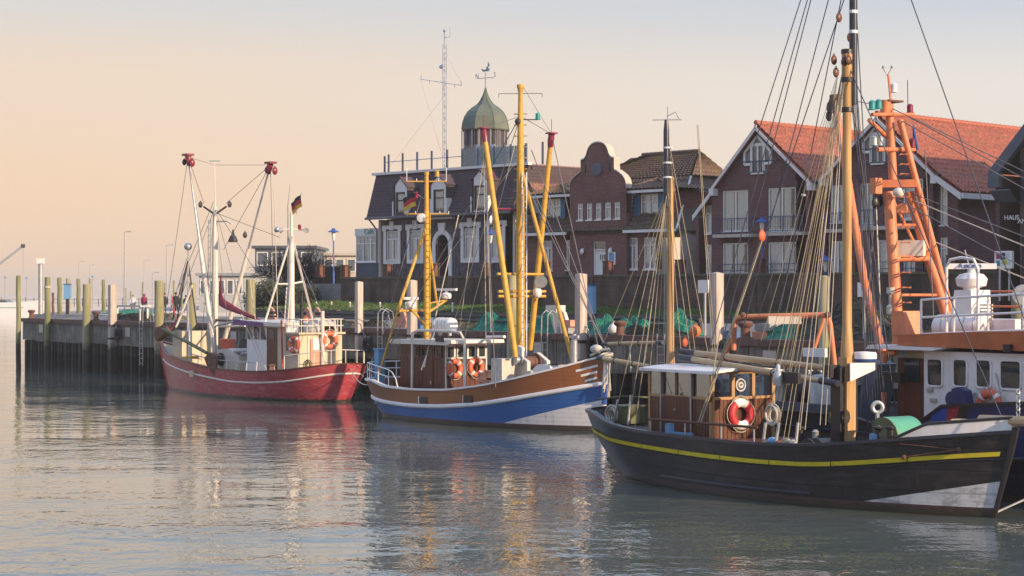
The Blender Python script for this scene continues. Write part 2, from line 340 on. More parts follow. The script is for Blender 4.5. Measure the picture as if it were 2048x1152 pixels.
# --- the quay itself
t = T('quay_wall', 'dark timber and steel quay wall with a rusty brown cap beam', 'quay', QF, (0, .2, 0))
U1 = 112
mb0 = MB(); mb0.box(0, 5.98, -.12, .42, DZ-.26, DZ); src = t.part(mb0, 'cap_beam', M_capbeam)
for i in range(1, 19): t.copy_part(src, (i*6.0, 0, rnd.uniform(-.008, .008)))
for i in range(47):
    u = .05 + i*2.4; mb = MB(); zb = 1.75 + rnd.uniform(-.05, .05); mb.box(u, u+2.34, .0, .3, zb, DZ-.27); t.part(mb, 'fascia_panel', M_panel)
    if i % 3 == 1: mb = MB(); mb.box(u+.8, u+1.5, -.06, -.002, 2.3, DZ-.4); t.part(mb, 'patch_plate', M_galv if i % 2 else M_panel)
mbp = MB(); mbp.box(.1, .52, .22, .6, -1.2, 1.74); mbp.box(.2, .42, .08, .22, -1.2, 1.74); src = t.part(mbp, 'sheet_pile', M_sheet)
for i in range(1, 92): t.copy_part(src, (i*1.2, rnd.uniform(-.04, .04), 0))
mb = MB(); mb.box(0, U1, .75, 1.0, -1.2, DZ-.3); t.part(mb, 'back_wall', M_sheet)
mb = MB(); mb.prism([QF.L(Vector((C0.x, C0.y, -1.2)))+Vector((-.02,.3,0)), QF.L(Vector((PB.x, PB.y, -1.2))), QF.L(Vector((PB.x, PB.y, -1.2)))+Vector((1,0,0)), QF.L(Vector((C0.x, C0.y, -1.2)))+Vector((1,.3,0))], (0, 0, DZ+1.05)); t.part(mb, 'pier_end_wall', M_sheet)
# --- mooring piles
def square_pile(px, top, v, size, label, zb=-1.2, m=None):
    p = QF.pk(px, top, v); tt = T('mooring_pile', label, 'pile', QF, (p.x, v, zb), 'mooring piles along the quay'); h = size/2
    mb = MB(); mb.box(p.x-h, p.x+h, v-h, v+h, zb, p.z-.03); mb.add([(p.x-h,v-h,p.z-.03),(p.x+h,v-h,p.z-.03),(p.x+h,v+h,p.z-.03),(p.x-h,v+h,p.z-.03),(p.x,v,p.z+.02)], [(0,1,4),(1,2,4),(2,3,4),(3,0,4)]); tt.part(mb, 'timber', m or M_pilesq)
    if zb < 0:
        for z in (DZ-.35, DZ-1.15):
            mb = MB(); mb.box(p.x-h-.04, p.x+h+.04, v-h-.03, v-h-.003, z, z+.12); mb.box(p.x-h-.04, p.x-h-.003, v-h, .1, z, z+.12); mb.box(p.x+h+.003, p.x+h+.04, v-h, .1, z, z+.12); tt.part(mb, 'steel_bracket', M_dark)
    return p
def round_pile(fr, p, r, label, zb, m, n=10, ztop=None):
    zt = p.z; mb = MB(); k = 7; pts = [(p.x + .02*math.sin(i*1.7+px_seed), p.y, zb + (zt-zb)*i/k) for i in range(k+1)]
    mb.tube(pts, [r*(1.12 - .14*i/k) for i in range(k+1)], n); mb.tube([(p.x, p.y, zt-.002), (p.x, p.y, zt+.03)], [r*.95, r*.8], n)
    return one(mb, 'mooring_pile', m, label, 'pile', fr, 'mooring piles along the quay', smooth=1, base=(p.x, p.y, zb))
px_seed = 1.0
SQ = [(225, 569, -.3, .42, 'pale square timber pile in front of the pier, left of the netting'),
      (718, 563, -.3, .30, 'pale square timber pile between the red and the blue boat'),
      (824, 560, -.3, .36, 'pale square timber pile behind the white wheelhouse roof of the blue boat'),
      (1162, 547, -.3, .36, 'tall pale square timber pile behind the bow of the blue boat'),
      (1434, 545, -.3, .36, 'pale square timber pile behind the boom of the black sailing boat')]
PILES = {}
for px, top, v, s_, lab in SQ: PILES[px] = square_pile(px, top, v, s_, lab)
RP = [(95, 555, .19, M_pilegr2, 'mossy round pile at the pier edge with a rope round its top'), (173, 569, .24, M_pilegr, 'yellow green mossy pile at the pier edge, left of the pale square pile'),
      (318, 562, .27, M_pilegr, 'thick yellow green pile at the bow of the red boat'), (384, 566, .23, M_pilegr, 'yellow green pile behind the fore deck of the red boat'),
      (501, 560, .26, M_pilegr, 'yellow green pile behind the purple folded sail of the red boat'), (1024, 552, .22, M_pilegr, 'mossy round pile behind the yellow boom of the blue boat'),
      (1648, 553, .19, M_pilegr, 'weathered grey green round pile left of the tall wooden mast'), (2036, 585, .2, M_pilegr2, 'mossy pile at the right edge behind the white radar mast')]
for px, top, r, m, lab in RP:
    px_seed = px; p = QF.pk(px, top, -.35); round_pile(QF, p, r, lab, -1.2, m)
p = gw(37, 552, 129); round_pile(WORLD, p, .16, 'lone dark green pile standing in the water off the pier end', -1.5, M_pilegr2)
BP = [(119, 556, 634, .16, 'slim mossy pile right of the blue box on the pier'), (136, 557, 629, .17, 'mossy pile behind the blue box on the pier'), (157, 558, 627, .17, 'mossy pile on the pier, third right of the blue box'), (207, 560, 623, .17, 'mossy pile on the pier behind the pale square pile'),
      (180, 557, 618, .15, 'thin mossy pile far back on the pier'), (286, 564, 617, .13, 'mossy pile behind the person in the red coat'), (262, 583, 615, .13, 'short mossy pile behind the person in the white coat'), (348, 561, 616, .14, 'mossy pile behind the walker in the dark coat'), (363, 566, 615, .14, 'mossy pile right of the walker in the dark coat'), (106, 586, 630, .10, 'short reddish pile on the pier edge'), (252, 576, 613, .1, 'thin grey post far back on the pier'), (330, 566, 614, .12, 'mossy post left of the walker in the dark coat')]
for px, top, base, r, lab in BP:
    d = (H-DZ+.07)*F/(base-HY); p = gw(px, top, d); px_seed = px; round_pile(WORLD, p, r, lab, DZ-.07, M_rust if px == 106 else (M_pilegr2 if px % 2 else M_pilegr), 8)
mb = MB(); p = QF.pk(95, 573, -.35)
for k in range(3): mb.ring((p.x, -.35, p.z-.05*k), .21, .028, n=14, m=6)
one(mb, 'mooring_rope', M_ropew, 'pale rope wound round the mossy pile at the pier edge', 'rope', QF, smooth=1)
# --- ladders, tyres and bollards on the quay
def ladder(px, lab, hoops=True, zb=.6):
    u = QF.pk(px, 660, -.14).x; tt = T('quay_ladder', lab, 'ladder', QF, (u, -.2, zb), 'ladders on the quay wall')
    for s_ in (-.22, .22):
        mb = MB(); pts = [(u+s_, -.22, zb), (u+s_, -.22, DZ+.1)]
        if hoops: pts += [(u+s_, -.2, DZ+.75), (u+s_, 0, DZ+.95), (u+s_, .35, DZ+.8), (u+s_, .5, DZ)]
        mb.tube(pts, .025, 6); tt.part(mb, 'side_rail', M_galv, smooth=1)
    for i in range(int((DZ-zb)/.3)):
        mb = MB(); mb.tube([(u-.22, -.22, zb+.15+i*.3), (u+.22, -.22, zb+.15+i*.3)], .018, 5); tt.part(mb, 'rung', M_galv)
ladder(285, 'steel ladder on the pier wall left of the red boat'); ladder(763, 'steel ladder with tall hoops between the red and blue boats'); ladder(1092, 'steel ladder with tall hoops behind the winch of the blue boat'); ladder(1325, 'steel ladder behind the wooden spars of the black boat', False)
def tyre(px, py, lab):
    p = QF.pk(px, py, -.24); tt = T('tyre_fender', lab, 'tyre', QF, (p.x, p.y, p.z-.35), 'tyre fenders on the quay wall')
    mb = MB(); mb.ring(p, .28, .11, (0,1,0), 18, 8); tt.part(mb, 'tyre', M_rubber, smooth=1)
    q = Vector((p.x-.55, -.2, p.z+.75)); mb = MB(); n_ = 9
    for i in range(n_):
        c = q.lerp(p + Vector((-.1, 0, .2)), i/(n_-1)); mb.ring(c, .045, .014, (0,1,.01) if i % 2 else (1,0,.3), 8, 5)
    tt.part(mb, 'chain', M_galv, smooth=1)
tyre(735, 690, 'black tyre fender on a chain right of the red boat'); tyre(1187, 690, 'black tyre fender on a chain behind the bow of the blue boat'); tyre(236, 668, 'dark tyre fender beside the pale square pile on the pier'); tyre(1443, 700, 'dark tyre fender below the pale square pile behind the wooden boom')
def bollard(px, py, lab, s_=1.0):
    p = QF.pk(px, py, .25); p.z = DZ; mb = MB(); mb.lathe([(.24*s_,0),(.24*s_,.04),(.16*s_,.06),(.15*s_,.34*s_),(.24*s_,.42*s_),(.26*s_,.5*s_),(.2*s_,.56*s_),(.02,.58*s_)], (p.x, .25, DZ), 14)
    one(mb, 'bollard', M_rust, lab, 'bollard', QF, 'bollards on the quay edge', smooth=1)
bollard(1491, 676, 'rusty round bollard on the quay right of the pale square pile', 1.15); bollard(63, 634, 'small dark bollard at the corner of the pier', 1); bollard(192, 640, 'small rusty bollard on the pier between the piles', 1); bollard(1240, 672, 'rusty bollard on the quay behind the green nets')
# ================================================================ houses
M_brick = brickmat('dark_red_brick', (.20,.080,.070), (.13,.056,.056), (.24,.19,.18), dirty=.55, dirt=(.05,.028,.030))
M_brick2 = brickmat('violet_brick', (.17,.070,.072), (.115,.050,.056), (.20,.16,.16), dirty=.5, dirt=(.045,.028,.032))
M_brickF = brickmat('brown_brick', (.11,.062,.062), (.08,.048,.052), (.11,.09,.09), dirty=.3)
def ivymat():
    n = NT('ivy_covered_wall'); a = n.noise(2.2, 8, n.mapv((1.6, 1.6, .6)), .75); b = n.noise(14, 5)
    n.col(n.mix(n.ramp(a, [(.40, (0,0,0)), (.60, (1,1,1))]), (.052,.042,.050), n.mix(b, (.12,.10,.115), (.18,.155,.17)))); n.bump(n.math('ADD', a, n.math('MULTIPLY', b, .5)), 1.0, .08); return n.set(.9, 0, .2)
M_ivy = ivymat()
M_slate = brickmat('dark_slate', (.095,.068,.080), (.080,.056,.068), (.035,.026,.032), .30, .20, dirty=.2)
def tilemat(name, c, moss=None):
    n = NT(name); f = n.noise(5.5, 2); g = n.noise(.7, 5)
    q = n.mix(n.ramp(f, [(.35, (0,0,0)), (.65, (1,1,1))]), sh(c, .68), sh(c, 1.22)); q = n.mix(n.math('MULTIPLY', n.ramp(g, [(.5, (0,0,0)), (.75, (1,1,1))]), .4), q, sh(c, .62))
    if moss: q = n.mix(n.ramp(n.noise(1.6, 5), [(.5, (0,0,0)), (.66, (1,1,1))]), q, moss)
    n.col(q); return n.set(.7, 0, .3)
M_redtile = tilemat('red_pantile', (.42,.145,.095), (.33,.14,.09)); M_browntile = tilemat('brown_pantile', (.105,.068,.060), (.10,.095,.03)); M_pinktile = tilemat('pale_clay_tile', (.30,.155,.12)); M_mosstile = tilemat('mossy_tile', (.17,.105,.08), (.16,.13,.05))
M_wplast = M('white_plaster', (.72,.69,.68), .7, var=.08, streak=.2, dirt=(.5,.45,.42))
M_cream = M('cream_render', (.52,.46,.40), .8, var=.15, streak=.3, dirt=(.35,.28,.22))
M_grey = M('grey_panel', (.085,.10,.135), .5, var=.12)
M_pane = glassmat('window_pane', (.97,.99,1.0), .07); M_paneT = glassmat('terrace_glass', (.70,.83,.95), .02)
M_dglass = NT('dark_window_glass'); M_dglass.col(M_dglass.mix(M_dglass.noise(1.2, 2), (.03,.045,.07), (.10,.14,.19))); M_dglass = M_dglass.set(.06, 0, .9)
M_curt = M('net_curtain', (.92,.96,1.0), .9, var=.08, scale=6); M_room = M('dark_interior', (.03,.028,.03), .9)
M_dkframe = M('dark_window_frame', (.03,.035,.045), .5); M_balc = M('slate_blue_railing', (.06,.085,.15), .45); M_copper = M('green_copper', (.12,.138,.108), .55, var=.25, scale=1.2, streak=.4, dirt=(.10,.14,.11)); M_copperl = M_copper
M_cladd = M('dark_cladding', (.075,.065,.075), .7, var=.2, streak=.4); M_shut = M('blue_shutter', (.055,.16,.27), .55, var=.15); M_gut = M('zinc_gutter', (.10,.11,.13), .45, .3); M_vane = M('pale_blue_metal', (.24,.30,.42), .5)
M_green = M('green_letters', (.05,.28,.20), .5); M_letter = M('white_letters', (.75,.75,.75), .5)
def facade(t, top, ops, zb, m, v=0.0, rev=.16, name='wall'):
    us = sorted(set([round(p[0], 4) for p in top] + [round(x, 4) for o in ops for x in o[:2]])); us = [u for u in us if top[0][0]-1e-6 <= u <= top[-1][0]+1e-6]
    zs = sorted(set([zb] + [z for o in ops for z in o[2:4]] + [max(p[1] for p in top)+.01])); mb = MB()
    for a, b in zip(us, us[1:]):
        ta, tb = ip(a+1e-6, top), ip(b-1e-6, top)
        for c, d in zip(zs, zs[1:]):
            mu, mz = (a+b)/2, (c+d)/2
            if any(o[0] < mu < o[1] and o[2] < mz < o[3] for o in ops): continue
            if c >= max(ta, tb): continue
            pts = [(a, c), (b, c), (b, d), (a, d)]; res = []
            f = lambda p: (ta + (tb-ta)*(p[0]-a)/(b-a)) - p[1]
            for p, q in zip(pts, pts[1:]+pts[:1]):
                fp, fq = f(p), f(q)
                if fp >= 0: res.append(p)
                if (fp > 0) != (fq > 0) and abs(fp-fq) > 1e-9:
                    k = fp/(fp-fq); res.append((p[0]+(q[0]-p[0])*k, p[1]+(q[1]-p[1])*k))
            if len(res) > 2: mb.poly([(p[0], v, p[1]) for p in res])
    for o in ops:
        a, b, c, d = o[:4]; q = [(a,c),(b,c),(b,d),(a,d)]
        for (x0,z0),(x1,z1) in zip(q, q[1:]+q[:1]): mb.add([(x0,v,z0),(x1,v,z1),(x1,v+rev,z1),(x0,v+rev,z0)], [(0,1,2,3)])
    return t.part(mb, name, m)
def bars(mb, u0, u1, z0, z1, v0, v1, w_):
    mb.box(u0, u1, v0, v1, z0, z0+w_); mb.box(u0, u1, v0, v1, z1-w_, z1); mb.box(u0, u0+w_, v0, v1, z0+w_, z1-w_); mb.box(u1-w_, u1, v0, v1, z0+w_, z1-w_)
def window(t, o, v=0.0, cols=2, transom=.0, fm=None, curtain=1, muntin=0, sill=True, w_=.075):
    u0, u1, z0, z1 = o[:4]; fm = fm or M_whitef; mb = MB(); bars(mb, u0, u1, z0, z1, v+.05, v+.12, w_); zt = z1 - (z1-z0)*transom if transom else z1
    if transom: mb.box(u0+w_, u1-w_, v+.052, v+.118, zt-.035, zt+.035)
    cw = (u1-u0)/cols
    for i in range(1, cols): mb.box(u0+cw*i-.045, u0+cw*i+.045, v+.051, v+.119, z0+w_, (zt if transom else z1)-.03)
    if muntin:                                             # small panes in the top light
        for i in range(1, muntin): x = u0+(u1-u0)*i/muntin; mb.box(x-.015, x+.015, v+.06, v+.1, zt+.03, z1-w_)
        mb.box(u0+w_, u1-w_, v+.062, v+.098, (zt+z1)/2-.015, (zt+z1)/2+.015)
    f = t.part(mb, 'window', fm)
    for i in range(cols):
        mb = MB(); a_, b_ = u0+cw*i+.02, u0+cw*(i+1)-.02; mb.poly([(a_, v+.085, z0+.02), (b_, v+.085, z0+.02), (b_, v+.085+.006*(i % 2), zt-.01), (a_, v+.085, zt-.01)]); t.part(mb, 'pane', M_pane, f)
    if transom: mb = MB(); mb.poly([(u0+.02, v+.085, zt+.01), (u1-.02, v+.085, zt+.01), (u1-.02, v+.085, z1-.02), (u0+.02, v+.085, z1-.02)]); t.part(mb, 'pane', M_pane, f)
    if curtain:
        for i in range(cols):
            mb = MB(); a = u0+cw*i+.03; b = a+cw*(.94 if curtain == 1 else rnd.uniform(.5, .95)); k = 14
            rows = [[(a+(b-a)*j/k, v+.16+.025*math.sin(j*1.9+i), z) for j in range(k+1)] for z in (z0+.03, z1-.03)]; mb.grid(rows); t.part(mb, 'curtain', M_curt, f)
    mb = MB(); mb.box(u0+.005, u1-.005, v+.5, v+.52, z0+.005, z1-.005); t.part(mb, 'room_backing', M_room, f)
    if sill: mb = MB(); mb.box(u0-.06, u1+.06, v-.05, v+.05, z0-.07, z0-.004); t.part(mb, 'sill', fm, f)
    return f
def op(fr, x0, x1, y0, y1, v=0.0):                        # photo rectangle (top row y0) -> opening
    a = fr.pk(x0, y1, v); b = fr.pk(x1, y1, v); c = fr.pk((x0+x1)/2, (y0+y1)/2, v)
    d = fr.pk(x0, y0, v); return (a.x, b.x, (a.z+b.z)/2, (d.z + fr.pk(x1, y0, v).z)/2)
def tiles(t, A, B, C, D, m, cw=.26, rh=.36, amp=.035, name='roof_tiles', sub=None):   # A-B eave, D-C ridge (A below D); wavy pantiles with a step at each course
    A, B, C, D = map(Vector, (A, B, C, D)); nc = max(2, int((B-A).length/cw)); nr = max(2, int((D-A).length/rh)); nrm = (B-A).cross(D-A).normalized()
    if nrm.z < 0: nrm = -nrm
    mb = MB(); rows = []
    for i in range(nr):
        for e in (0, 1):
            f = (i+e*.98)/nr; off = .045*(1-e)
            rows.append([(A.lerp(D, f)).lerp(B.lerp(C, f), j/(nc*4)) + nrm*(off + amp*(math.cos(j/4*2*math.pi) + .35*math.cos(j/4*4*math.pi))) for j in range(nc*4+1)])
    mb.grid(rows); return t.part(mb, name, m, sub, smooth=1, kind='stuff')
def slab(t, A, B, C, D, th, m, name='roof', sub=None):    # a plain sloping slab under the tiles
    A, B, C, D = map(Vector, (A, B, C, D)); n_ = (B-A).cross(D-A).normalized()
    if n_.z < 0: n_ = -n_
    mb = MB(); mb.prism([p - n_*(th+.06) for p in (A, B, C, D)], n_*th); return t.part(mb, name, m, sub)
def ridge(t, p, q, m, r=.11, step=.36, sub=None):
    p, q = Vector(p), Vector(q); n_ = int((q-p).length/step); src = None; d = (q-p)/n_
    for i in range(n_):
        if src is None:
            mb = MB(); mb.tube([p, p + d*.6, p + d*1.05], [r, r*.92, r*1.1], 8); src = t.part(mb, 'ridge_tile', m, sub, smooth=1)
        else: o = t.copy_part(src, d*i, 0, sub)
def text(s, size, fr, p, m, t, name, tilt=0):
    c = bpy.data.curves.new(name, 'FONT'); c.body = s; c.size = size; c.extrude = .01; ob = bpy.data.objects.new(name, c); col.objects.link(ob)
    me = bpy.data.meshes.new_from_object(ob.evaluated_get(bpy.context.evaluated_depsgraph_get())); bpy.data.objects.remove(ob)
    me.transform(Matrix.Rotation(R(90), 4, 'X')); me.transform(Matrix.Rotation(tilt, 4, 'Y')); me.materials.clear(); me.materials.append(m)
    o = bpy.data.objects.new(name, me); col.objects.link(o); o.parent = t.o; o.location = Vector(p) - t.b; return o
ZB = 5.4
# ---------------- cafe with mansard roof and domed tower
t = T('cafe_building', 'ivy covered cafe building with dark mansard roof, white windows and domed roof tower', 'building', HF, (HF.pk(757, 540).x, 0, ZB)); cafe = t
L_ = HF.pk(757, 500).x; R_ = HF.pk(1030, 500).x; ZE = (HF.pk(740, 440).z + HF.pk(1028, 422).z)/2; ZR = (HF.pk(752, 352, 1.0).z + HF.pk(1028, 330, 1.0).z)/2
wo = [op(HF, 773, 796, 462, 521), op(HF, 820, 842, 460, 520), op(HF, 928, 953, 456, 518), op(HF, 980, 1005, 453, 518)]; do = op(HF, 872, 898, 469, 552)
facade(t, [(L_, ZE-.1), (R_, ZE-.1)], wo + [do], ZB, M_ivy)
for o in wo:
    window(t, o, 0, 2, .28, muntin=5)
    mb = MB(); u0, u1, z0, z1 = o; bars(mb, u0-.26, u1+.26, z0-.22, z1+.36, -.05, -.003, .25); mb.box((u0+u1)/2-.2, (u0+u1)/2+.2, -.09, -.052, z1+.05, z1+.62); mb.box(u0-.4, u0-.262, -.05, -.003, z1+.0, z1+.36); mb.box(u1+.262, u1+.4, -.05, -.003, z1, z1+.36); t.part(mb, 'window_surround', M_wplast)
u0, u1, z0, z1 = do; cu = (u0+u1)/2; hw = (u1-u0)/2; mb = MB(); zc = z1-hw
for i in range(14):                                        # arched white surround of the door
    a = math.pi*i/13; b = math.pi*(i+1)/13
    if i < 13:
        P_ = lambda r, x: (cu + r*math.cos(x), 0, zc + r*math.sin(x)); mb.prism([P_(hw, a), P_(hw+.3, a), P_(hw+.3, b), P_(hw, b)], (0, -.07, 0))
mb.box(u0-.3, u0, -.07, 0, z0, zc); mb.box(u1, u1+.3, -.07, 0, z0, zc)
mb.prism([(cu-.22, 0, z1+.05), (cu+.22, 0, z1+.05), (cu+.34, 0, z1+.72), (cu-.34, 0, z1+.72)], (0, -.12, 0)); t.part(mb, 'door_surround', M_wplast)
for s_ in (-1, 1):
    mb = MB(); pts = [(cu+s_*hw, .02, z1+.01), (cu+s_*hw, .02, zc)] + [(cu+s_*hw*math.cos(math.pi/2*i/6), .02, zc+hw*math.sin(math.pi/2*i/6)) for i in range(1, 7)]; mb.prism(pts, (0, .08, 0)); t.part(mb, 'arch_spandrel', M_wplast)
mb = MB(); mb.box(u0, u1, .9, .95, z0, z1); d_ = t.part(mb, 'door', M_room); mb = MB(); mb.box(u0+.02, u0+.1, .1, .9, z0, z1-.4); t.part(mb, 'door_leaf', M_brick2, d_)
mb = MB(); mb.box(cu-1.55, cu+1.25, -.35, -.075, z1+.95, z1+1.08); t.part(mb, 'door_canopy', M_wplast)
mb = MB(); mb.box(L_+.02, R_-.02, 9.98, 10, ZB, ZE); mb.box(L_, L_+.2, .005, 10, ZB, ZE-.1); mb.box(R_-.2, R_, .005, 10, ZB, ZE-.1); t.part(mb, 'side_wall', M_cream)
mb = MB(); mb.box(L_-.02, R_+.02, -.03, -.004, ZB+.35, ZB+.5); t.part(mb, 'plinth_band', M_wplast)
ov = .55; s1 = 1.0; A = [(L_-ov, -ov, ZE), (R_+.2, -ov, ZE), (R_+.2, 10.5, ZE), (L_-ov, 10.5, ZE)]; Tl = HF.pk(753, 352, s1).x; B = [(Tl, s1, ZR), (R_+.2, s1, ZR), (R_+.2, 9.5, ZR), (Tl, 9.5, ZR)]
mb = MB(); mb.add(A+B, [(3,2,1,0), (4,5,6,7), (0,1,5,4), (1,2,6,5), (2,3,7,6), (3,0,4,7)]); rf = t.part(mb, 'mansard_roof', M_slate)
nrow = 15
for i in range(nrow):                                      # courses of slates, each a thin lip
    f = i/nrow; g = (i+.96)/nrow; P0 = Vector(A[0]).lerp(Vector(B[0]), f); P1 = Vector(A[1]).lerp(Vector(B[1]), f); Q0 = Vector(A[0]).lerp(Vector(B[0]), g); Q1 = Vector(A[1]).lerp(Vector(B[1]), g); e = Vector((0, -.05, .012)); mb = MB()
    mb.add([P0+e, P1+e, Q1+e*.15, Q0+e*.15, P0], [(0,1,2,3)]); t.part(mb, 'slate_course', M_slate, rf)
mb = MB(); mb.tube([(L_-ov-.05, -ov-.06, ZE-.03), (R_+.2, -ov-.06, ZE-.03)], .08, 8); t.part(mb, 'gutter', M_gut, rf, smooth=1)
mb = MB(); mb.tube([(L_-.3, -ov, ZE-.08), (L_-.1, -.3, ZE-.5), (L_-.06, -.08, ZE-.8), (L_-.06, -.08, ZB)], .055, 8); t.part(mb, 'downpipe', M_gut, smooth=1)
mb = MB(); mb.box(Tl-.25, R_+.3, s1-.2, s1+.15, ZR-.02, ZR+.14); t.part(mb, 'roof_edge', M_wplast, rf)
for x0, x1, ya, yb in ((785, 816, 357, 434), (860, 894, 351, 429), (941, 977, 342, 425)):   # white dormers
    vd = -.52; a = HF.pk(x0, yb, vd); b = HF.pk(x1, yb, vd); zt = HF.pk((x0+x1)/2, ya, vd).z; um = (a.x+b.x)/2; zb_ = (a.z+b.z)/2; zs_ = zt - .52; hw = (b.x-a.x)/2; hh = hw*.86
    o = (um-hh*.74, um+hh*.74, zb_+.12, zs_-.35); mb = MB(); dz = facade(t, [(um-hh, zs_), (um, zt), (um+hh, zs_)], [o], zb_, M_wplast, vd, .12, 'dormer')
    mb = MB(); mb.box(um-hw, um-hh-.003, vd-.03, vd+.4, zb_-.05, zb_+1.0); t.part(mb, 'dormer_foot', M_wplast, dz); mb = MB(); mb.box(um+hh+.003, um+hw, vd-.03, vd+.4, zb_-.05, zb_+1.0); t.part(mb, 'dormer_foot', M_wplast, dz)
    for s_ in (-1, 1):
        mb = MB(); mb.prism([(um+s_*(hh+.08), vd-.06, zs_-.1), (um, vd-.06, zt+.04), (um, vd-.06, zt+.12), (um+s_*(hh+.12), vd-.06, zs_-.04)], (0, 1.9, 0)); t.part(mb, 'dormer_roof', M_slate, dz)
        mb = MB(); mb.box(um+s_*hh-.03, um+s_*hh+.03, vd+.01, 1.5, zb_, zs_); t.part(mb, 'dormer_cheek', M_slate, dz)
    window(t, o, vd, 1, .36, M_dkframe, 1, 0, False, .1)
# roof terrace rail and glass
for i, x in enumerate((769, 777, 805, 834, 863, 894, 924, 956, 988, 1021, 1052, 1085)):
    p = HF.pk(x, 330, s1+.3); mb = MB(); mb.box(p.x-.05, p.x+.05, s1+.27, s1+.37, ZR, ZR+(1.35 if i else 1.25)); t.part(mb, 'terrace_post', M_balc)
pl = HF.pk(769, 320, s1+.3).x; pr = HF.pk(1052, 320, s1+.3).x; mb = MB(); mb.tube([(pl, s1+.32, ZR+.85), (pr, s1+.32, ZR+.85)], .025, 6); t.part(mb, 'terrace_rail', M_vane, smooth=1)
xs = [HF.pk(x, 320, s1+.3).x for x in (924, 956, 988, 1021, 1052)]
for a, b in zip(xs, xs[1:]): mb = MB(); mb.box(a+.07, b-.07, s1+.30, s1+.315, ZR+.16, ZR+1.25); t.part(mb, 'terrace_glass', M_paneT)
# tower
tv = 4.2; tcn = HF.pk(971, 262, tv); sc_ = tcn.length and (HF.W(tcn).y)/F; zt0 = tcn.z; mb = MB(); mb.lathe([(43*sc_/.96, ZR-.1), (43*sc_/.96, zt0)], (tcn.x, tv, 0), 8, rot=R(22.5)); tw = t.part(mb, 'tower', M_cladd)
for k in range(8):
    a = R(45*k); rr = 43*sc_/.96*math.cos(R(22.5)); c = Vector((tcn.x + rr*math.cos(a), tv + rr*math.sin(a), 0)); e = Vector((-math.sin(a), math.cos(a), 0)); n_ = Vector((math.cos(a), math.sin(a), 0))
    for j in range(-4, 5): mb = MB(); q = c + e*j*.2*sc_*43/1.35; mb.cb(q + Vector((0,0,(zt0+zt0-1.1)/2)) , .03, .03, 1.1, a); t.part(mb, 'cladding_batten', M_dark if j % 2 else M_galv, tw)
    mb = MB(); zc = ZR + .9; mb.cb(c + n_*.02 + Vector((0,0,zc)), .04, .9, 1.5, a); t.part(mb, 'tower_window', M_dglass, tw)
    for j in (-1, 1): mb = MB(); mb.cb(c + n_*.03 + e*j*.5 + Vector((0,0,zc)), .08, .12, 1.6, a); t.part(mb, 'window_jamb', M_vane, tw)
prof = [(50, 0), (51, 2), (48.6, 16), (44.5, 28), (37.7, 38), (27, 47), (18, 52.5), (11, 61), (6.2, 70), (3, 78), (1, 86)]
mb = MB(); mb.lathe([(r*sc_, zt0+h*sc_) for r, h in prof], (tcn.x, tv, 0), 8, rot=R(22.5)); dm = t.part(mb, 'onion_dome', M_copper, tw)
for k in range(8):
    a = R(45*k+22.5); mb = MB(); mb.tube([(tcn.x+r*sc_*math.cos(a), tv+r*sc_*math.sin(a), zt0+h*sc_) for r, h in prof[1:]], .025, 5); t.part(mb, 'dome_seam', M_copper, dm)
zv = HF.pk(971, 177, tv).z; mb = MB(); mb.tube([(tcn.x, tv, zv-.3), (tcn.x, tv, HF.pk(971, 145, tv).z)], .035, 6); t.part(mb, 'vane_rod', M_vane, tw, smooth=1)
# weather vane in the shape of a small fishing boat
a = HF.pk(953, 158, tv); b = HF.pk(992, 158, tv); zc = a.z; hwv = .62; mb = MB(); mb.tube([(tcn.x-hwv, tv-hwv*.3, zc), (tcn.x+hwv, tv+hwv*.3, zc)], .022, 5); t.part(mb, 'vane_crossbar', M_vane, tw)
text('N', .42, HF, (tcn.x-hwv-.12, tv-.2, zc), M_vane, t, 'vane_letter'); text('S', .42, HF, (tcn.x+hwv-.06, tv+.2, zc+.05), M_vane, t, 'vane_letter')
zb_ = zc + .42; q = .62; mb = MB(); mb.prism([(tcn.x+x*q, tv, zb_+z*q) for x, z in ((-.62,.35),(-.55,.12),(-.4,0),(.45,0),(.58,.1),(.62,.28),(.42,.22),(.42,.5),(.56,.5),(.62,.62),(.35,1.0),(.32,.5),(.12,.46),(.1,.2),(-.3,.2))], (0, .03, 0)); t.part(mb, 'vane_boat', M_vane, tw)
# lattice radio mast on the roof
av = 7.0; p0 = HF.pk(889, 336, av); p1 = HF.pk(889, 88, av); p2 = HF.pk(888, 62, av)
mt = T('radio_mast', 'slim pale lattice radio mast with a crossarm on the cafe roof', 'mast', HF, (p0.x, av, ZR)); lg = []
for k in range(3):
    a = R(120*k+20); q = Vector((p0.x+.13*math.cos(a), av+.13*math.sin(a), 0)); lg.append(q); mb = MB(); mb.tube([q+Vector((0,0,ZR)), q+Vector((0,0,p1.z))], .03, 5); mt.part(mb, 'leg', M_vane)
n_ = 34
for i in range(n_):
    z0 = ZR + (p1.z-ZR)*i/n_; z1 = ZR + (p1.z-ZR)*(i+1)/n_; mb = MB(); k = i % 3; mb.tube([lg[k]+Vector((0,0,z0)), lg[(k+1)%3]+Vector((0,0,z1))], .018, 4); mb.tube([lg[(k+1)%3]+Vector((0,0,z1)), lg[(k+2)%3]+Vector((0,0,z1))], .018, 4); mt.part(mb, 'lattice_brace', M_whitef)
mb = MB(); mb.tube([(p0.x, av, p1.z), (p0.x, av, p2.z)], .035, 6); mb.tube([(p0.x, av, p2.z-.45), (p0.x+.55, av, p2.z-.45), (p0.x+.55, av, p2.z+.2)], .018, 5); mb.ball((p0.x, av, p2.z), .1); mt.part(mb, 'top_pole', M_vane)
q0 = HF.pk(841, 158, av); q1 = HF.pk(925, 171, av); mb = MB(); mb.tube([q0, q1], .03, 6); cbm = mt.part(mb, 'crossarm', M_whitef)
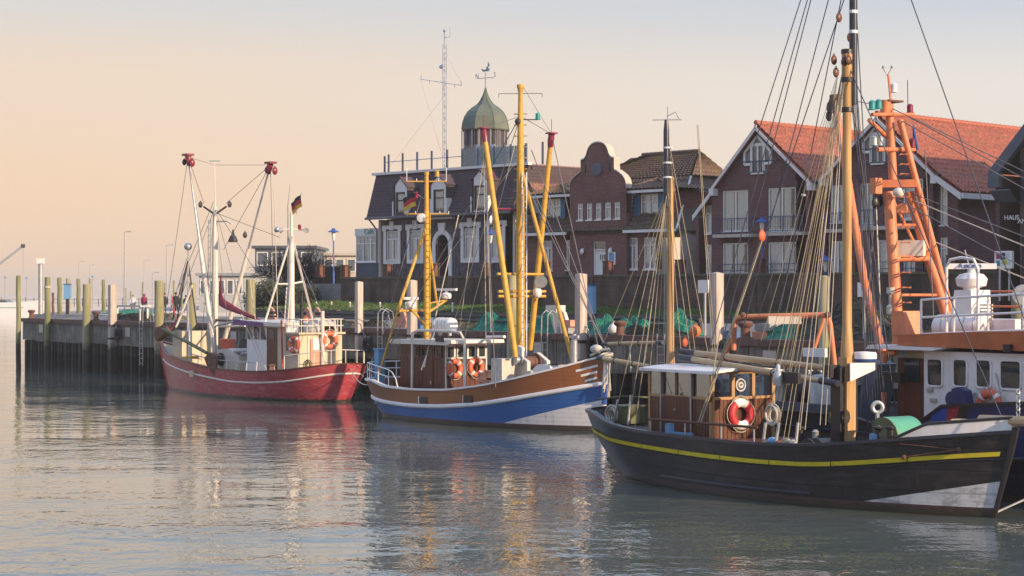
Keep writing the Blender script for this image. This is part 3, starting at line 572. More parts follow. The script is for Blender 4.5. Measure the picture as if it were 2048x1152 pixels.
for f in (.02, .22, .82, .97): q = q0.lerp(q1, f); mb = MB(); mb.tube([q, q+Vector((0,0,.3 if f in (.02,.97) else -.25))], .02, 5); mt.part(mb, 'aerial', M_vane, cbm)
for a, b in ((q0, (p0.x, av, ZR+1)), (q1, (p0.x, av, p1.z-.5)), ((p0.x, av, p1.z*.62+ZR*.38), (p0.x-4.5, av-2, ZR))): mb = MB(); mb.tube([a, b], .008, 4); mt.part(mb, 'guy_wire', M_galv)
mb = MB(); q = HF.pk(882, 134, av); mb.ball(q, .13); mb.tube([q+Vector((0,0,.1)), q+Vector((.3,0,.25))], .02, 5); mt.part(mb, 'camera_dome', M_vane)
# cafe annex
A_ = Fr(HF.o.x, HF.o.y, -46); va = .6; o = op(HF, 712, 757, 457, 553, va); u0, u1, z0, z1 = o[0], L_-.03, ZB, o[3]
t = T('cafe_annex', 'small pale glazed cafe annex with green lettering beside the ivy covered building', 'annex', HF, (u0, va, ZB)); zm = HF.pk(730, 526, va).z; zf = HF.pk(730, 472, va).z
mb = MB(); mb.box(u0, u1, va, va+.2, z0, zm); t.part(mb, 'base_panel', M_grey); mb = MB(); mb.box(u0-.05, u1, va-.06, va+4, zf, z1); t.part(mb, 'fascia', M_wplast); mb = MB(); mb.box(u0-.08, u1, va-.09, va+.1, zm, zm+.07); t.part(mb, 'sill', M_whitef)
mb = MB(); mb.box(u0, u0+.15, va+.2, va+4, z0, zf); mb.box(u0, u1, va+3.8, va+4, z0, zf); t.part(mb, 'rear_wall', M_wplast)
mid = (u0+u1)/2
for a, b in ((u0, mid), (mid, u1)): window(t, (a, b, zm+.07, zf), va-.05, 2, .3, muntin=4, sill=False)
text('Café', .52, HF, ((u0+u1)/2-.55, va-.085, (zf+z1)/2-.14), M_green, t, 'lettering', R(-2))
# ---------------- pale roofed house between cafe and curved gable
t = T('clay_roofed_house', 'house with pale clay roof and white dormer behind the curved gable house', 'house', HF, (R_+.3, 1, ZB)); v0 = 1.2; ra = HF.pk(1036, 331, v0); rv = 14; ul = R_+.28; ur = HF.pk(1165, 450, 3).x
ze = HF.pk(1065, 470, v0).z; um = ra.x
facade(t, [(ul, ze+1.5), (um+.02, ra.z), (ur, ra.z-(ur-um)*.95)], [op(HF, 1036, 1050, 440, 470, v0), op(HF, 1036, 1050, 495, 530, v0)], ZB, M_cream, v0)
for y0, y1 in ((440, 470), (495, 530)): window(t, op(HF, 1036, 1050, y0, y1, v0), v0, 1, .3)
zr2 = ra.z-(ur-um)*.95
tiles(t, (ur+.3, v0-.3, zr2-.3), (ur+.3, v0+rv, zr2-.3), (um, v0+rv, ra.z), (um, v0-.3, ra.z), M_pinktile); slab(t, (ur+.3, v0-.3, zr2-.3), (ur+.3, v0+rv, zr2-.3), (um, v0+rv, ra.z), (um, v0-.3, ra.z), .12, M_pinktile); ridge(t, (um, v0-.3, ra.z+.05), (um, v0+rv, ra.z+.05), M_pinktile)
mb = MB(); mb.box(ul, ur, v0+rv-.2, v0+rv, ZB, zr2); mb.box(ur-.2, ur, v0+.02, v0+rv-.2, ZB, zr2-.02); t.part(mb, 'rear_wall', M_cream)
dv = v0+2.0; du = HF.pk(1085, 372, dv).x; dz0 = HF.pk(1085, 388, dv).z; dz1 = dz0+1.35; mb = MB(); mb.prism([(du+.5, dv-.8, dz0), (du+.5, dv+.8, dz0), (du+.5, dv+.8, dz1-.35), (du+.5, dv, dz1+.2), (du+.5, dv-.8, dz1-.35)], (-2.2, 0, 0)); dz = t.part(mb, 'dormer', M_wplast)
mb = MB(); mb.box(du+.5, du+.54, dv-.42, dv+.42, dz0+.1, dz1-.4); t.part(mb, 'dormer_window', M_dglass, dz)
for s_ in (-1, 1): mb = MB(); mb.prism([(du+.6, dv+s_*.95, dz1-.42), (du+.6, dv, dz1+.24), (du+.6, dv, dz1+.32), (du+.6, dv+s_*1.0, dz1-.36)], (-2.6, 0, 0)); t.part(mb, 'dormer_roof', M_pinktile, dz)
# ---------------- house with the curved gable
cvx = lambda x: 1040 + x/3.2925; cvy = lambda y: 250 + y/3.2925
t = T('curved_gable_house', 'dark brick house with a curved stepped gable, blue shutters and white door', 'house', HF, (HF.pk(1150, 540).x, 0, ZB))
cg = HF.pk(cvx(512), cvy(300)); cs = (HF.pk(cvx(612), cvy(300)).x - HF.pk(cvx(412), cvy(300)).x)/200; zs_ = HF.W(cg).y/F/3.2925; zc0 = cg.z
G = lambda x, y: (cg.x + (x-512)*cs, zc0 - (y-300)*zs_)
half = [(187, 432), (186, 395), (178, 368), (163, 345), (142, 325), (125, 312), (111, 305), (110, 300), (110, 228), (109, 226), (92, 222), (82, 212), (73, 192), (68, 172), (60, 152), (47, 134), (30, 122), (12, 117), (0, 116)]
topp = [G(512-x, y) for x, y in half] + [G(512+x, y) for x, y in half[-2::-1]]
topp = [(a + i*1e-4, b) for i, (a, b) in enumerate(topp)]
mo = [op(HF, cvx(a), cvx(b), cvy(c), cvy(d)) for a, b, c, d in ((377,412,522,628), (437,474,517,625), (497,534,513,622), (558,597,510,620), (620,658,506,616))]
mo = [(o[0], o[1], mo[2][2], mo[2][3]) for o in mo]; dr = op(HF, cvx(478), cvx(563), cvy(767), cvy(1000))
facade(t, topp, mo + [dr], ZB, M_brick, 0.0); gth = .45
cp = MB(); rows = []
for i in range(len(topp)): u, z = topp[i]; rows.append([(u, -.06, z), (u, -.06, z+.07), (u, gth, z+.07), (u, gth, z)])
cp.grid(rows); t.part(cp, 'gable_coping', M_cream)
mb = MB(); mb.grid([[(u, gth-.01, ZB+3), (u, gth-.01, z)] for u, z in topp]); t.part(mb, 'gable_back', M_brick)
for o in mo: window(t, o, 0, 1, .3, muntin=2)
mb = MB(); p = G(508, 293); mb.lathe([(.38, 0), (.38, .05), (.33, .07), (.01, .07)], (p[0], -.002, p[1]), 20, (0,-1,0)); t.part(mb, 'medallion', M_grey)
mb = MB(); q0, q1 = G(325, 700), G(697, 690); mb.box(q0[0], q1[0], -.06, -.003, q1[1]-.12, q1[1]+.1); t.part(mb, 'brick_band', M_brick2)
for x in (430, 590):
    p = G(x, 285); mb = MB(); mb.box(p[0]-.03, p[0]+.03, -.04, -.003, p[1]-.25, p[1]+.25); t.part(mb, 'wall_anchor', M_dark)
u0, u1, z0, z1 = dr; mb = MB(); mb.box(u0+.02, u1-.02, .2, .26, z0, z1-.5); dd = t.part(mb, 'door', M_whitef); mb = MB(); mb.box(u0+.42, u1-.12, .17, .197, z0+1.0, z1-.75); t.part(mb, 'door_glass', M_dglass, dd)
for k in range(1, 3): mb = MB(); mb.box(u0+.42+k*(u1-u0-.54)/3-.02, u0+.42+k*(u1-u0-.54)/3+.02, .15, .169, z0+1.0, z1-.75); t.part(mb, 'glazing_bar', M_whitef, dd)
mb = MB(); bars(mb, u0, u1, z1-.5, z1, .1, .2, .06); mb.box(u0, u0+.06, .1, .2, z0, z1-.5); mb.box(u1-.06, u1, .1, .2, z0, z1-.5); t.part(mb, 'door_frame', M_whitef, dd); mb = MB(); mb.box(u0+.06, u1-.06, .14, .15, z1-.44, z1-.06); t.part(mb, 'fanlight', M_pane, dd)
mb = MB(); mb.box(u0-.05, u1+.05, .5, .55, z0, z1); t.part(mb, 'hall_backing', M_room)
for x in (417, 602): p = G(x, 833); mb = MB(); mb.ball((p[0], -.12, p[1]), .14, sc=(1,.8,1.2)); mb.box(p[0]-.05, p[0]+.05, -.1, -.003, p[1]+.1, p[1]+.2); t.part(mb, 'wall_lamp', M_whitef, smooth=1)
p = G(607, 880); mb = MB(); mb.box(p[0]-.28, p[0]+.28, -.06, -.003, p[1]-.36, p[1]+.36); nb = t.part(mb, 'notice_board', M_whitef); mb = MB(); mb.box(p[0]-.2, p[0]+.2, -.066, -.062, p[1]-.28, p[1]+.28); t.part(mb, 'notice', M_ltblue, nb)
vw = .35; gL, gR = topp[0][0], topp[-1][0]
ws = [op(HF, cvx(160), cvx(221), cvy(762), cvy(958), vw), op(HF, cvx(283), cvx(352), cvy(757), cvy(953), 0), op(HF, cvx(680), cvx(755), cvy(742), cvy(950), 0), op(HF, cvx(822), cvx(901), cvy(740), cvy(950), vw)]
wl_, wr_ = HF.pk(cvx(60), 500, vw).x, HF.pk(cvx(1010), 500, vw).x; zeL = HF.pk(cvx(200), cvy(712), vw).z; zeR = HF.pk(cvx(850), cvy(690), vw).z; zeC = (zeL+zeR)/2
# ground floor wings
w0 = [(o[0], o[1], o[2], o[3]) for o in ws]
facade(t, [(wl_, zeC+.2), (gL+.0, zeC+.2)], [w0[0], w0[1]], ZB, M_brick, vw-.1); facade(t, [(gR, zeC+.2), (wr_, zeC+.2)], [w0[2], w0[3]] , ZB, M_brick, vw-.1)
for o in w0: window(t, o, vw-.1, 2, .25, muntin=4)
mb = MB(); mb.box(gL, gL+.02, .0, vw-.1, ZB, zeC+1); t.part(mb, 'gable_return', M_brick); mb = MB(); mb.box(gR-.02, gR, .0, vw-.1, ZB, zeC+1); t.part(mb, 'gable_return', M_brick)
# main roof, ridge parallel to the front, half hip at the right end
rz = HF.pk(cvx(900), cvy(195), 5.2).z; rr = HF.pk(cvx(1180), cvy(172), 5.2).x; rl = gL - 1.0; er = HF.pk(cvx(1030), cvy(665), vw-.6).x; hipz = rz - 1.5; fv = lambda z: (vw-.6) + (5.2-(vw-.6))*(z-zeC)/(rz-zeC)
EL = (wl_-.3, vw-.6, zeC)
tiles(t, EL, (er, vw-.6, zeC), (rr+.9, fv(hipz), hipz), (wl_-.3, fv(hipz), hipz), M_browntile, .3, .38); tiles(t, (wl_+1.0, fv(hipz)+.01, hipz+.02), (rr+.9, fv(hipz)+.01, hipz+.02), (rr, 5.2, rz), (rl+2.2, 5.2, rz), M_browntile, .3, .38)
mb = MB(); mb.add([EL, (er, vw-.6, zeC), (rr+.9, fv(hipz), hipz), (rr, 5.2, rz), (rl+1, 5.2, rz), (wl_-.3, 10, zeC), (er, 10, zeC), (rr+.9, 10.4-fv(hipz), hipz)], [(0,1,2,3,4), (4,3,7,6,5), (0,4,5), (0,5,6,1), (1,6,7,2), (2,7,3)])
for i in range(len(mb.vs)-8, len(mb.vs)): mb.vs[i] = mb.vs[i] + Vector((0,.04,-.09))
t.part(mb, 'roof', M_browntile)
tiles(t, (rr+1.0, fv(hipz)-.1, hipz), (rr+1.0, 10.4-fv(hipz), hipz), (rr+.02, 5.25, rz), (rr+.02, 5.15, rz), M_mosstile, .3, .38); ridge(t, (rl+2, 5.2, rz+.06), (rr, 5.2, rz+.06), M_mosstile)
mb = MB(); mb.poly([(er-.15, vw-.1, ZB), (er-.15, 9.8, ZB), (er-.15, 9.8, zeC), (rr+.75, 10.2-fv(hipz), hipz-.15), (rr+.75, fv(hipz)+.2, hipz-.15), (er-.15, vw-.1, zeC)]); t.part(mb, 'end_wall', M_cream)
mb = MB(); mb.tube([(er+.02, vw-.62, zeC-.02), (rr+.92, fv(hipz)-.05, hipz-.05)], .07, 4); t.part(mb, 'verge_board', M_wplast)
for a, b in ((wl_-.3, gL-.02), (gR+.02, er)):
    mb = MB(); mb.box(a, b, vw-.72, vw-.6, zeC-.16, zeC+.0); t.part(mb, 'eaves_board', M_wplast)
# wing dormers with shutters and little hipped roofs
for wx, sh_, ey, pk_ in (((165, 268, 488, 645), ((125, 163), (270, 300)), ((100, 496), (322, 480)), (255, 405)), ((793, 910, 455, 615), ((750, 791), (912, 950)), ((728, 455), (1062, 440)), (900, 362))):
    vd = .75; o = op(HF, cvx(wx[0]), cvx(wx[1]), cvy(wx[2]), cvy(wx[3]), vd); ul = HF.pk(cvx(ey[0][0]), 380, vd).x+.35; ur = HF.pk(cvx(ey[1][0]), 380, vd).x-.35; zt = o[3]+.12
    if wx[0] < 500: ur = gL
    else: ul = max(ul, gR)
    dz = facade(t, [(ul, zt), (ur, zt)], [o], zeC+.3, M_brick, vd, .14, 'dormer'); window(t, o, vd, 2, .32, muntin=4)
    for a, b in sh_:
        s0, s1_ = HF.pk(cvx(a), 400, vd).x, HF.pk(cvx(b), 400, vd).x
        for j in range(4): mb = MB(); x = s0+(s1_-s0)*j/4; mb.box(x+.005, s0+(s1_-s0)*(j+1)/4-.005, vd-.05, vd-.003, o[2], o[3]); t.part(mb, 'shutter_board', M_shut, dz)
    mb = MB(); mb.box(ul-.35, ur+(.35 if wx[0] > 500 else 0), vd-.55, vd-.45, zt-.05, zt+.1); t.part(mb, 'eaves_board', M_wplast, dz)
    pk3 = HF.pk(cvx(pk_[0]), cvy(pk_[1]), vd+1.3); a = (ul-.4, vd-.55, zt+.1); b = (ur+(.4 if wx[0] > 500 else .0), vd-.55, zt+.1); ap = (min(max(pk3.x, ul+.5), ur), vd+1.4, pk3.z); bk = (ap[0], 4.2, pk3.z)
    lf = (ul-.4, 3.2, zt+.1); rt = (b[0], 3.2, zt+.1); mb = MB(); mb.add([a, b, ap, bk, lf, rt], [(0,1,2), (1,5,3,2), (0,2,3,4)]); t.part(mb, 'dormer_roof_deck', M_browntile, dz)
    A3, B3, P3 = Vector(a), Vector(b), Vector(ap); e = Vector((0,-.04,.06))
    tiles(t, A3+e, B3+e, P3+e+Vector((.03,0,0)), P3+e-Vector((.03,0,0)), M_mosstile, .3, .36, .03, 'dormer_tiles', dz)
    if wx[0] > 500: tiles(t, B3+Vector((.05,0,.03)), Vector(rt)+Vector((.05,0,.03)), Vector(bk)+Vector((.03,0,.06)), P3+Vector((.03,0,.06)), M_mosstile, .3, .36, .03, 'dormer_tiles', dz)
    for q in (A3, B3): mb = MB(); mb.tube([q+e, P3+e*1.4], .09, 6); t.part(mb, 'hip_tile', M_mosstile, dz, smooth=1)
    mb = MB(); mb.box(ul, ul+.1, vd+.005, 3.4, zeC+.3, zt); mb.box(ur-.1, ur, vd+.005, 3.4, zeC+.3, zt); t.part(mb, 'dormer_cheek', M_brick, dz)
# ---------------- two gabled houses with red roofs
def attic(t, fr, cx, ybase, ytop, yside, wpx, stem_y, v):
    a = fr.pk(cx-wpx, ybase, v); b = fr.pk(cx+wpx, ybase, v); um = (a.x+b.x)/2; hw = (b.x-a.x)/2; zb_ = (a.z+b.z)/2; zt = fr.pk(cx, ytop, v).z; zs2 = fr.pk(cx, yside, v).z; zst = fr.pk(cx, stem_y, v).z; hs = hw*.48
    out_ = [(um-hs, zst), (um+hs, zst), (um+hs, zb_), (um+hw, zb_), (um+hw, zs2), (um, zt), (um-hw, zs2), (um-hw, zb_), (um-hs, zb_)]
    mb = MB(); mb.prism([(u, v-.02, z) for u, z in out_], (0, .015, 0)); g = t.part(mb, 'attic_window', M_dglass)
    mb = MB(); cyc = out_+out_[:1]
    for (x0, z0), (x1, z1) in zip(cyc, cyc[1:]): mb.tube([(x0, v-.05, z0), (x1, v-.05, z1)], .09, 4)
    t.part(mb, 'frame', M_whitef, g); mb = MB(); zb2 = zs2+.12
    for s_ in (-1, 1): mb.box(um+s_*hs-.07, um+s_*hs+.07, v-.09, v-.021, zb_, zs2+ (zt-zs2)*.42)
    mb.box(um-hs, um+hs, v-.085, v-.022, zs2+(zt-zs2)*.36, zs2+(zt-zs2)*.36+.16); mb.box(um-.05, um+.05, v-.08, v-.023, zst, zs2+.3); t.part(mb, 'mullion', M_whitef, g)
    mb = MB(); z = zb_+.15; mb.tube([(um-hw-.5, v-.12, z), (um+hw+.5, v-.12, z)], .03, 6); mb.tube([(um-hs-.5, v-.12, zst+.05), (um+hs+.3, v-.12, zst+.05)], .03, 6)
    for i in range(7): x = um-hs+2*hs*i/6; mb.tube([(x, v-.12, zst+.05), (x, v-.12, z)], .012, 4)
    t.part(mb, 'rail', M_balc, g)
def balcony(t, fr, x0, x1, y0, ys, y1, v, n_=16):
    a = fr.pk(x0, y1, v-.5); b = fr.pk(x1, y1, v-.5); zb_ = (a.z+b.z)/2; zt = zb_ + .98; dp = .55
    mb = MB(); mb.box(a.x, b.x, v-dp, v-.003, zb_-.02, zb_+.16); bl = t.part(mb, 'balcony', M_cream)
    for z in (zt, zb_+.24):
        mb = MB(); mb.tube([(a.x, v, z), (a.x, v-dp, z), (b.x, v-dp, z), (b.x, v, z)], .022, 5); t.part(mb, 'rail', M_balc, bl)
    for i in range(n_+1): x = a.x+(b.x-a.x)*i/n_; mb = MB(); r = .03 if i % (n_//2) == 0 else .010; mb.tube([(x, v-dp, zb_+.16), (x, v-dp, zt)], r, 5); t.part(mb, 'baluster', M_balc, bl)
def gable_house(name, label, apex, lt, rt, wl, wr, wins, v, depth, attic_a, balcs, grounds, base=548, flare=None, mat_=None, rdepth=None):
    mat_ = mat_ or M_brick2
    t = T(name, label, 'house', HF, (HF.pk(apex[0], 540, v).x, v, ZB)); va = v-.35; A3 = HF.pk(*apex, va); L3 = HF.pk(*lt, va); R3 = HF.pk(*rt, va); ul = HF.pk(wl, 500, v).x; ur = HF.pk(wr, 500, v).x
    zl = A3.z - (A3.x-ul)*(A3.z-L3.z)/(A3.x-L3.x) - .2; zr = A3.z - (ur-A3.x)*(A3.z-R3.z)/(R3.x-A3.x) - .2
    ops = [op(HF, *w_, v) for w_ in wins]; facade(t, [(ul, zl), (A3.x, A3.z-.25), (ur, zr)], ops, ZB, mat_, v)
    for o in ops:
        window(t, o, v, 2, 0, curtain=2 if rnd.random() < .5 else 1); u0, u1, z0, z1 = o
        for i in range(int((u1-u0+.4)/.12)): x = u0-.2+i*.12; mb = MB(); mb.box(x+.006, x+.114, v-.012, v-.002, z1+.02, z1+.34); t.part(mb, 'soldier_brick', mat_)
    rv = v + depth
    for s_, E3 in ((-1, L3), (1, R3)):
        e0 = (E3.x, va, E3.z); e1 = (E3.x, rv, E3.z); r1 = (A3.x, rv, A3.z); r0 = (A3.x, va, A3.z)
        if s_ > 0: tiles(t, e0, e1, r1, r0, M_redtile, .30, .37, .05)
        sb = slab(t, e0, e1, r1, r0, .1, M_redtile)
        if s_ > 0: mb = MB(); mb.tube([(E3.x+.07, va, E3.z-.05), (E3.x+.07, rv, E3.z-.05)], .07, 6); t.part(mb, 'gutter', M_gut, sb, smooth=1)
        d = (Vector(E3)-Vector(A3)).normalized(); nn = Vector((d.z, 0, -d.x)) if s_ > 0 else Vector((-d.z, 0, d.x)); nn = nn if nn.z > 0 else -nn
        P0 = Vector((A3.x, va-.06, A3.z)) - nn*.12; P1 = Vector((E3.x, va-.06, E3.z)) - nn*.12
        if flare and s_ > 0: pass
        mb = MB(); mb.prism([P0, P1, P1-nn*.15, P0-Vector((0,0,.19))], (0, .06, 0)); t.part(mb, 'barge_board', M_wplast)
        mb = MB(); mb.box(E3.x-.28, E3.x+.02, va-.08, v-.004, E3.z-.5, E3.z-.12) if s_ > 0 else mb.box(E3.x-.02, E3.x+.28, va-.08, v-.004, E3.z-.5, E3.z-.12); t.part(mb, 'eaves_box', M_wplast)
    ridge(t, (A3.x, va, A3.z+.06), (A3.x, rv, A3.z+.06), M_redtile, .13, .4)
    mb = MB(); mb.box(ur-.25, ur, v+.005, rv, ZB, zr-.1); t.part(mb, 'side_wall', mat_); mb = MB(); mb.box(ul, ul+.25, v+.005, rv, ZB, zl-.1); t.part(mb, 'side_wall', mat_)
    attic(t, HF, *attic_a, v)
    for b in balcs: balcony(t, HF, *b, v)
    for x0, x1, y0, y1 in grounds:
        a, b = HF.pk(x0, y1, v-.15), HF.pk(x1, y1, v-.15); zt = HF.pk(x0, y0, v-.15).z; mb = MB()
        for k in range(3): mb.tube([(a.x, v-.15, zt-.33*k), (b.x, v-.15, zt-.33*k)], .02, 5)
        for k in range(3): x = a.x+(b.x-a.x)*k/2; mb.tube([(x, v-.15, ZB), (x, v-.15, zt)], .025, 5)
        t.part(mb, 'window_rail', M_balc)
    return t, A3, L3, R3, ul, ur, zl, zr
t, A3, L3, R3, ul, ur, zl, zr = gable_house('red_roofed_house', 'brick house with red tiled gable roof and balconies, left of the tall mast', (1511, 247), (1420, 373), (1624, 361), 1423, 1619,
    [(1445, 1496, 381, 463), (1536, 1591, 375, 461), (1445, 1496, 486, 548), (1536, 1591, 484, 548)], 0.0, 13, (1517, 328, 272, 304, 26, 346), [(1426, 1504, 431, 470, 474), (1528, 1606, 427, 466, 470)], [(1438, 1501, 529, 548), (1530, 1596, 528, 548)])
# lean-to on its left
o1, o2 = op(HF, 1411, 1422, 411, 467, .3), op(HF, 1411, 1422, 489, 548, .3); l0 = HF.pk(1392, 500, .3).x; zt = HF.pk(1388, 432, 0); zc = HF.pk(1421, 385, 0); o1 = (o1[0], ul-.06, o1[2], o1[3]); o2 = (o2[0], ul-.06, o2[2], o2[3])
facade(t, [(l0, zt.z-.1), (ul, zc.z-.1)], [o1, o2], ZB, M_brick2, .3, name='lean_to_wall'); window(t, o1, .3, 1, .3); window(t, o2, .3, 1, .3)
slab(t, (zt.x, -.1, zt.z+.15), (zt.x, 12, zt.z+.15), (ul+.05, 12, zc.z+.15), (ul+.05, -.1, zc.z+.15), .1, M_redtile, 'lean_to_roof'); mb = MB(); mb.prism([(zt.x, -.16, zt.z+.02), (ul, -.16, zc.z+.02), (ul, -.16, zc.z-.26), (zt.x, -.16, zt.z-.26)], (0, .06, 0)); t.part(mb, 'barge_board', M_wplast)
mb = MB(); mb.box(l0, l0+.2, .305, 12, ZB, zt.z-.1); t.part(mb, 'lean_to_side', M_brick2)
t2, A4, L4, R4, ul2, ur2, zl2, zr2 = gable_house('red_roofed_house', 'large brick house with long red tiled roof behind the orange mast', (1753, 228), (1640, 352), (1872, 346), 1643, 1866,
    [(1662, 1688, 370, 445), (1722, 1745, 366, 450), (1806, 1846, 358, 438), (1662, 1688, 482, 548), (1755, 1790, 480, 548), (1806, 1830, 478, 548)], 0.0, 24, (1757, 303, 250, 282, 28, 327), [(1652, 1700, 425, 460, 464), (1716, 1852, 418, 455, 458)], [(1755, 1850, 524, 548)])
# wing of the large house: the roof runs on lower and flatter
va = -.35; P1 = HF.pk(1914, 383, va+.1); uw = HF.pk(1921, 460, .5).x; zw = P1.z-.25; o1, o2 = op(HF, 1880, 1895, 364, 450, .3), op(HF, 1880, 1895, 475, 548, .3)
facade(t2, [(ur2-.01, zr2-.15), (uw, zw-.05)], [o1, o2], ZB, M_brick2, .3, name='wing_wall'); window(t2, o1, .3, 1, .3); window(t2, o2, .3, 1, .3)
tiles(t2, (P1.x+.3, va, P1.z), (P1.x+.3, 24, P1.z), (R4.x-.1, 24, R4.z+.06), (R4.x-.1, va, R4.z+.06), M_redtile, .30, .37, .05); slab(t2, (P1.x+.3, va, P1.z), (P1.x+.3, 24, P1.z), (R4.x, 24, R4.z), (R4.x, va, R4.z), .1, M_redtile, 'wing_roof')
mb = MB(); mb.prism([(R4.x, va-.07, R4.z-.1), (P1.x+.3, va-.07, P1.z-.1), (P1.x+.3, va-.07, P1.z-.42), (R4.x, va-.07, R4.z-.4)], (0, .06, 0)); t2.part(mb, 'barge_board', M_wplast)
mb = MB(); mb.box(P1.x+.1, P1.x+.42, va, 24, P1.z-.34, P1.z-.08); t2.part(mb, 'eaves_board', M_wplast); mb = MB(); mb.box(uw-.2, uw, .305, 24, ZB, zw-.1); t2.part(mb, 'wing_side', M_brick2)
# link between the two
t = T('link_house', 'narrow recessed brick link with a tall window between the two red roofed houses', 'house', HF, (ur, 1.2, ZB)); o = op(HF, 1627, 1642, 374, 460, 1.2); o2 = op(HF, 1627, 1642, 484, 548, 1.2)
zk = HF.pk(1632, 362, 1.2).z; uk0, uk1 = ur+.01, ul2-.01; o = (max(o[0], uk0+.1), min(o[1], uk1-.1), o[2], o[3]); o2 = (o[0], o[1], o2[2], o2[3])
facade(t, [(uk0, zk), (uk1, zk)], [o, o2], ZB, M_brick2, 1.2); window(t, o, 1.2, 1, .3, curtain=0); window(t, o2, 1.2, 1, .3, curtain=0); mb = MB(); mb.box(uk0, uk1, 1.1, 10, zk, zk+.25); t.part(mb, 'roof', M_gut)
# ---------------- brick house at the right edge
vf = -6.5; u0 = HF.pk(1991, 450, vf).x; t = T('gabled_guesthouse', 'dark brick house with grey gable boards and white lettering at the right edge', 'house', HF, (u0, vf, ZB)); e = HF.pk(1988, 350, vf-.3); a = HF.pk(2050, 262, vf-.3); sl_ = (a.z-e.z)/(a.x-e.x); W_ = 9.0; um = u0+W_/2; zt = e.z + (um-e.x)*sl_
o1 = op(HF, 2040, 2062, 326, 402, vf); o2 = op(HF, 2044, 2070, 468, 552, vf)
facade(t, [(u0, e.z+.25), (um, zt-.1), (u0+W_, e.z+.25)], [o1, o2], 3.4, M_brickF, vf); window(t, o1, vf, 1, 0, M_dkframe, w_=.16); window(t, o2, vf, 1, 0, M_dkframe, w_=.16)
for s_ in (-1, 1):
    E_ = (um+s_*(W_/2+.2), vf-.3, e.z); mb = MB(); mb.prism([(um, vf-.32, zt+.1), (E_[0], vf-.32, E_[2]+.15), (E_[0], vf-.32, E_[2]-.55), (E_[0]-s_*.55, vf-.32, E_[2]-.55), (E_[0]-s_*.55, vf-.32, E_[2]+.1), (um, vf-.32, zt-.5)] , (0, .3, 0)); t.part(mb, 'gable_board', M_grey)
    slab(t, (E_[0], vf-.3, E_[2]+.2), (E_[0], vf+14, E_[2]+.2), (um, vf+14, zt+.2), (um, vf-.3, zt+.2), .12, M_browntile)
mb = MB(); mb.box(u0, u0+.2, vf+.005, vf+14, 3.4, e.z); mb.box(u0+W_-.2, u0+W_, vf+.005, vf+14, 3.4, e.z); t.part(mb, 'side_wall', M_brickF)
p = HF.pk(2015, 392, vf); mb = MB(); mb.cb((p.x, vf-.35, p.z), 1.0, .75, .05, 0, R(-40)); t.part(mb, 'awning', M_grey)
p = HF.pk(2009, 440, vf); text('HAUS', .29, HF, (p.x, vf-.03, p.z), M_letter, t, 'lettering'); p = HF.pk(2036, 447, vf); text('AM', .29, HF, (p.x, vf-.03, p.z), M_letter, t, 'lettering')
o = op(HF, 1991, 2026, 502, 537, vf-.2); t = T('notice_board', 'white framed notice board with coloured posters at the right brick house', 'notice board', HF, ((o[0]+o[1])/2, vf-.2, o[2]))
mb = MB(); mb.box(o[0], o[1], vf-.28, vf-.12, o[2], o[3]); t.part(mb, 'case', M_whitef)
for x0, x1, z0, z1, c in ((.1,.32,.55,.88,(.35,.03,.08)), (.34,.62,.5,.9,(.02,.03,.09)), (.66,.85,.62,.9,(.6,.6,.65)), (.1,.32,.14,.46,(.05,.3,.4)), (.42,.72,.22,.48,(.55,.45,.05)), (.76,.9,.2,.5,(.5,.55,.62))):
    mb = MB(); w_ = o[1]-o[0]; h_ = o[3]-o[2]; mb.box(o[0]+w_*x0, o[0]+w_*x1, vf-.29, vf-.283, o[2]+h_*z0, o[2]+h_*z1); t.part(mb, 'poster', M('poster_%.2f' % c[0], c, .6))
for x in (o[0]+.2, o[1]-.2): mb = MB(); mb.box(x-.04, x+.04, vf-.2, vf-.13, 4.6, o[2]); t.part(mb, 'leg', M_galv)
# ---------------- blue lamps with wide hats
def blue_lamp(px, ytop, label, v, zb_):
    p = WF.pk(px, ytop, v); t = T('street_lamp', label, 'lamp', WF, (p.x, v, zb_), 'blue hat lamps'); x, y, z = p
    mb = MB(); mb.lathe([(.075, zb_), (.075, zb_+.9), (.045, zb_+.95), (.04, z-.75)], (x, y, 0), 10); t.part(mb, 'pole', M_bluep, smooth=1); mb = MB(); mb.lathe([(.36, z-.27), (.34, z-.22), (.13, z-.12), (.09, z-.02), (.02, z)], (x, y, 0), 16); t.part(mb, 'hat', M_bluep, smooth=1)
    mb = MB(); mb.lathe([(.05, z-.8), (.09, z-.7), (.13, z-.3), (.13, z-.25)], (x, y, 0), 10); t.part(mb, 'lantern', M_whitef, smooth=1)
blue_lamp(667, 456, 'blue hat lamp left of the glazed cafe annex', 1.0, 5.4); blue_lamp(981, 459, 'blue hat lamp in front of the last cafe window', 1.2, 5.4); blue_lamp(1524, 434, 'blue hat lamp in front of the red roofed house balconies', 1.0, 5.4); blue_lamp(1651, 511, 'low blue hat lamp left of the tall wooden mast', -.4, 3.9)
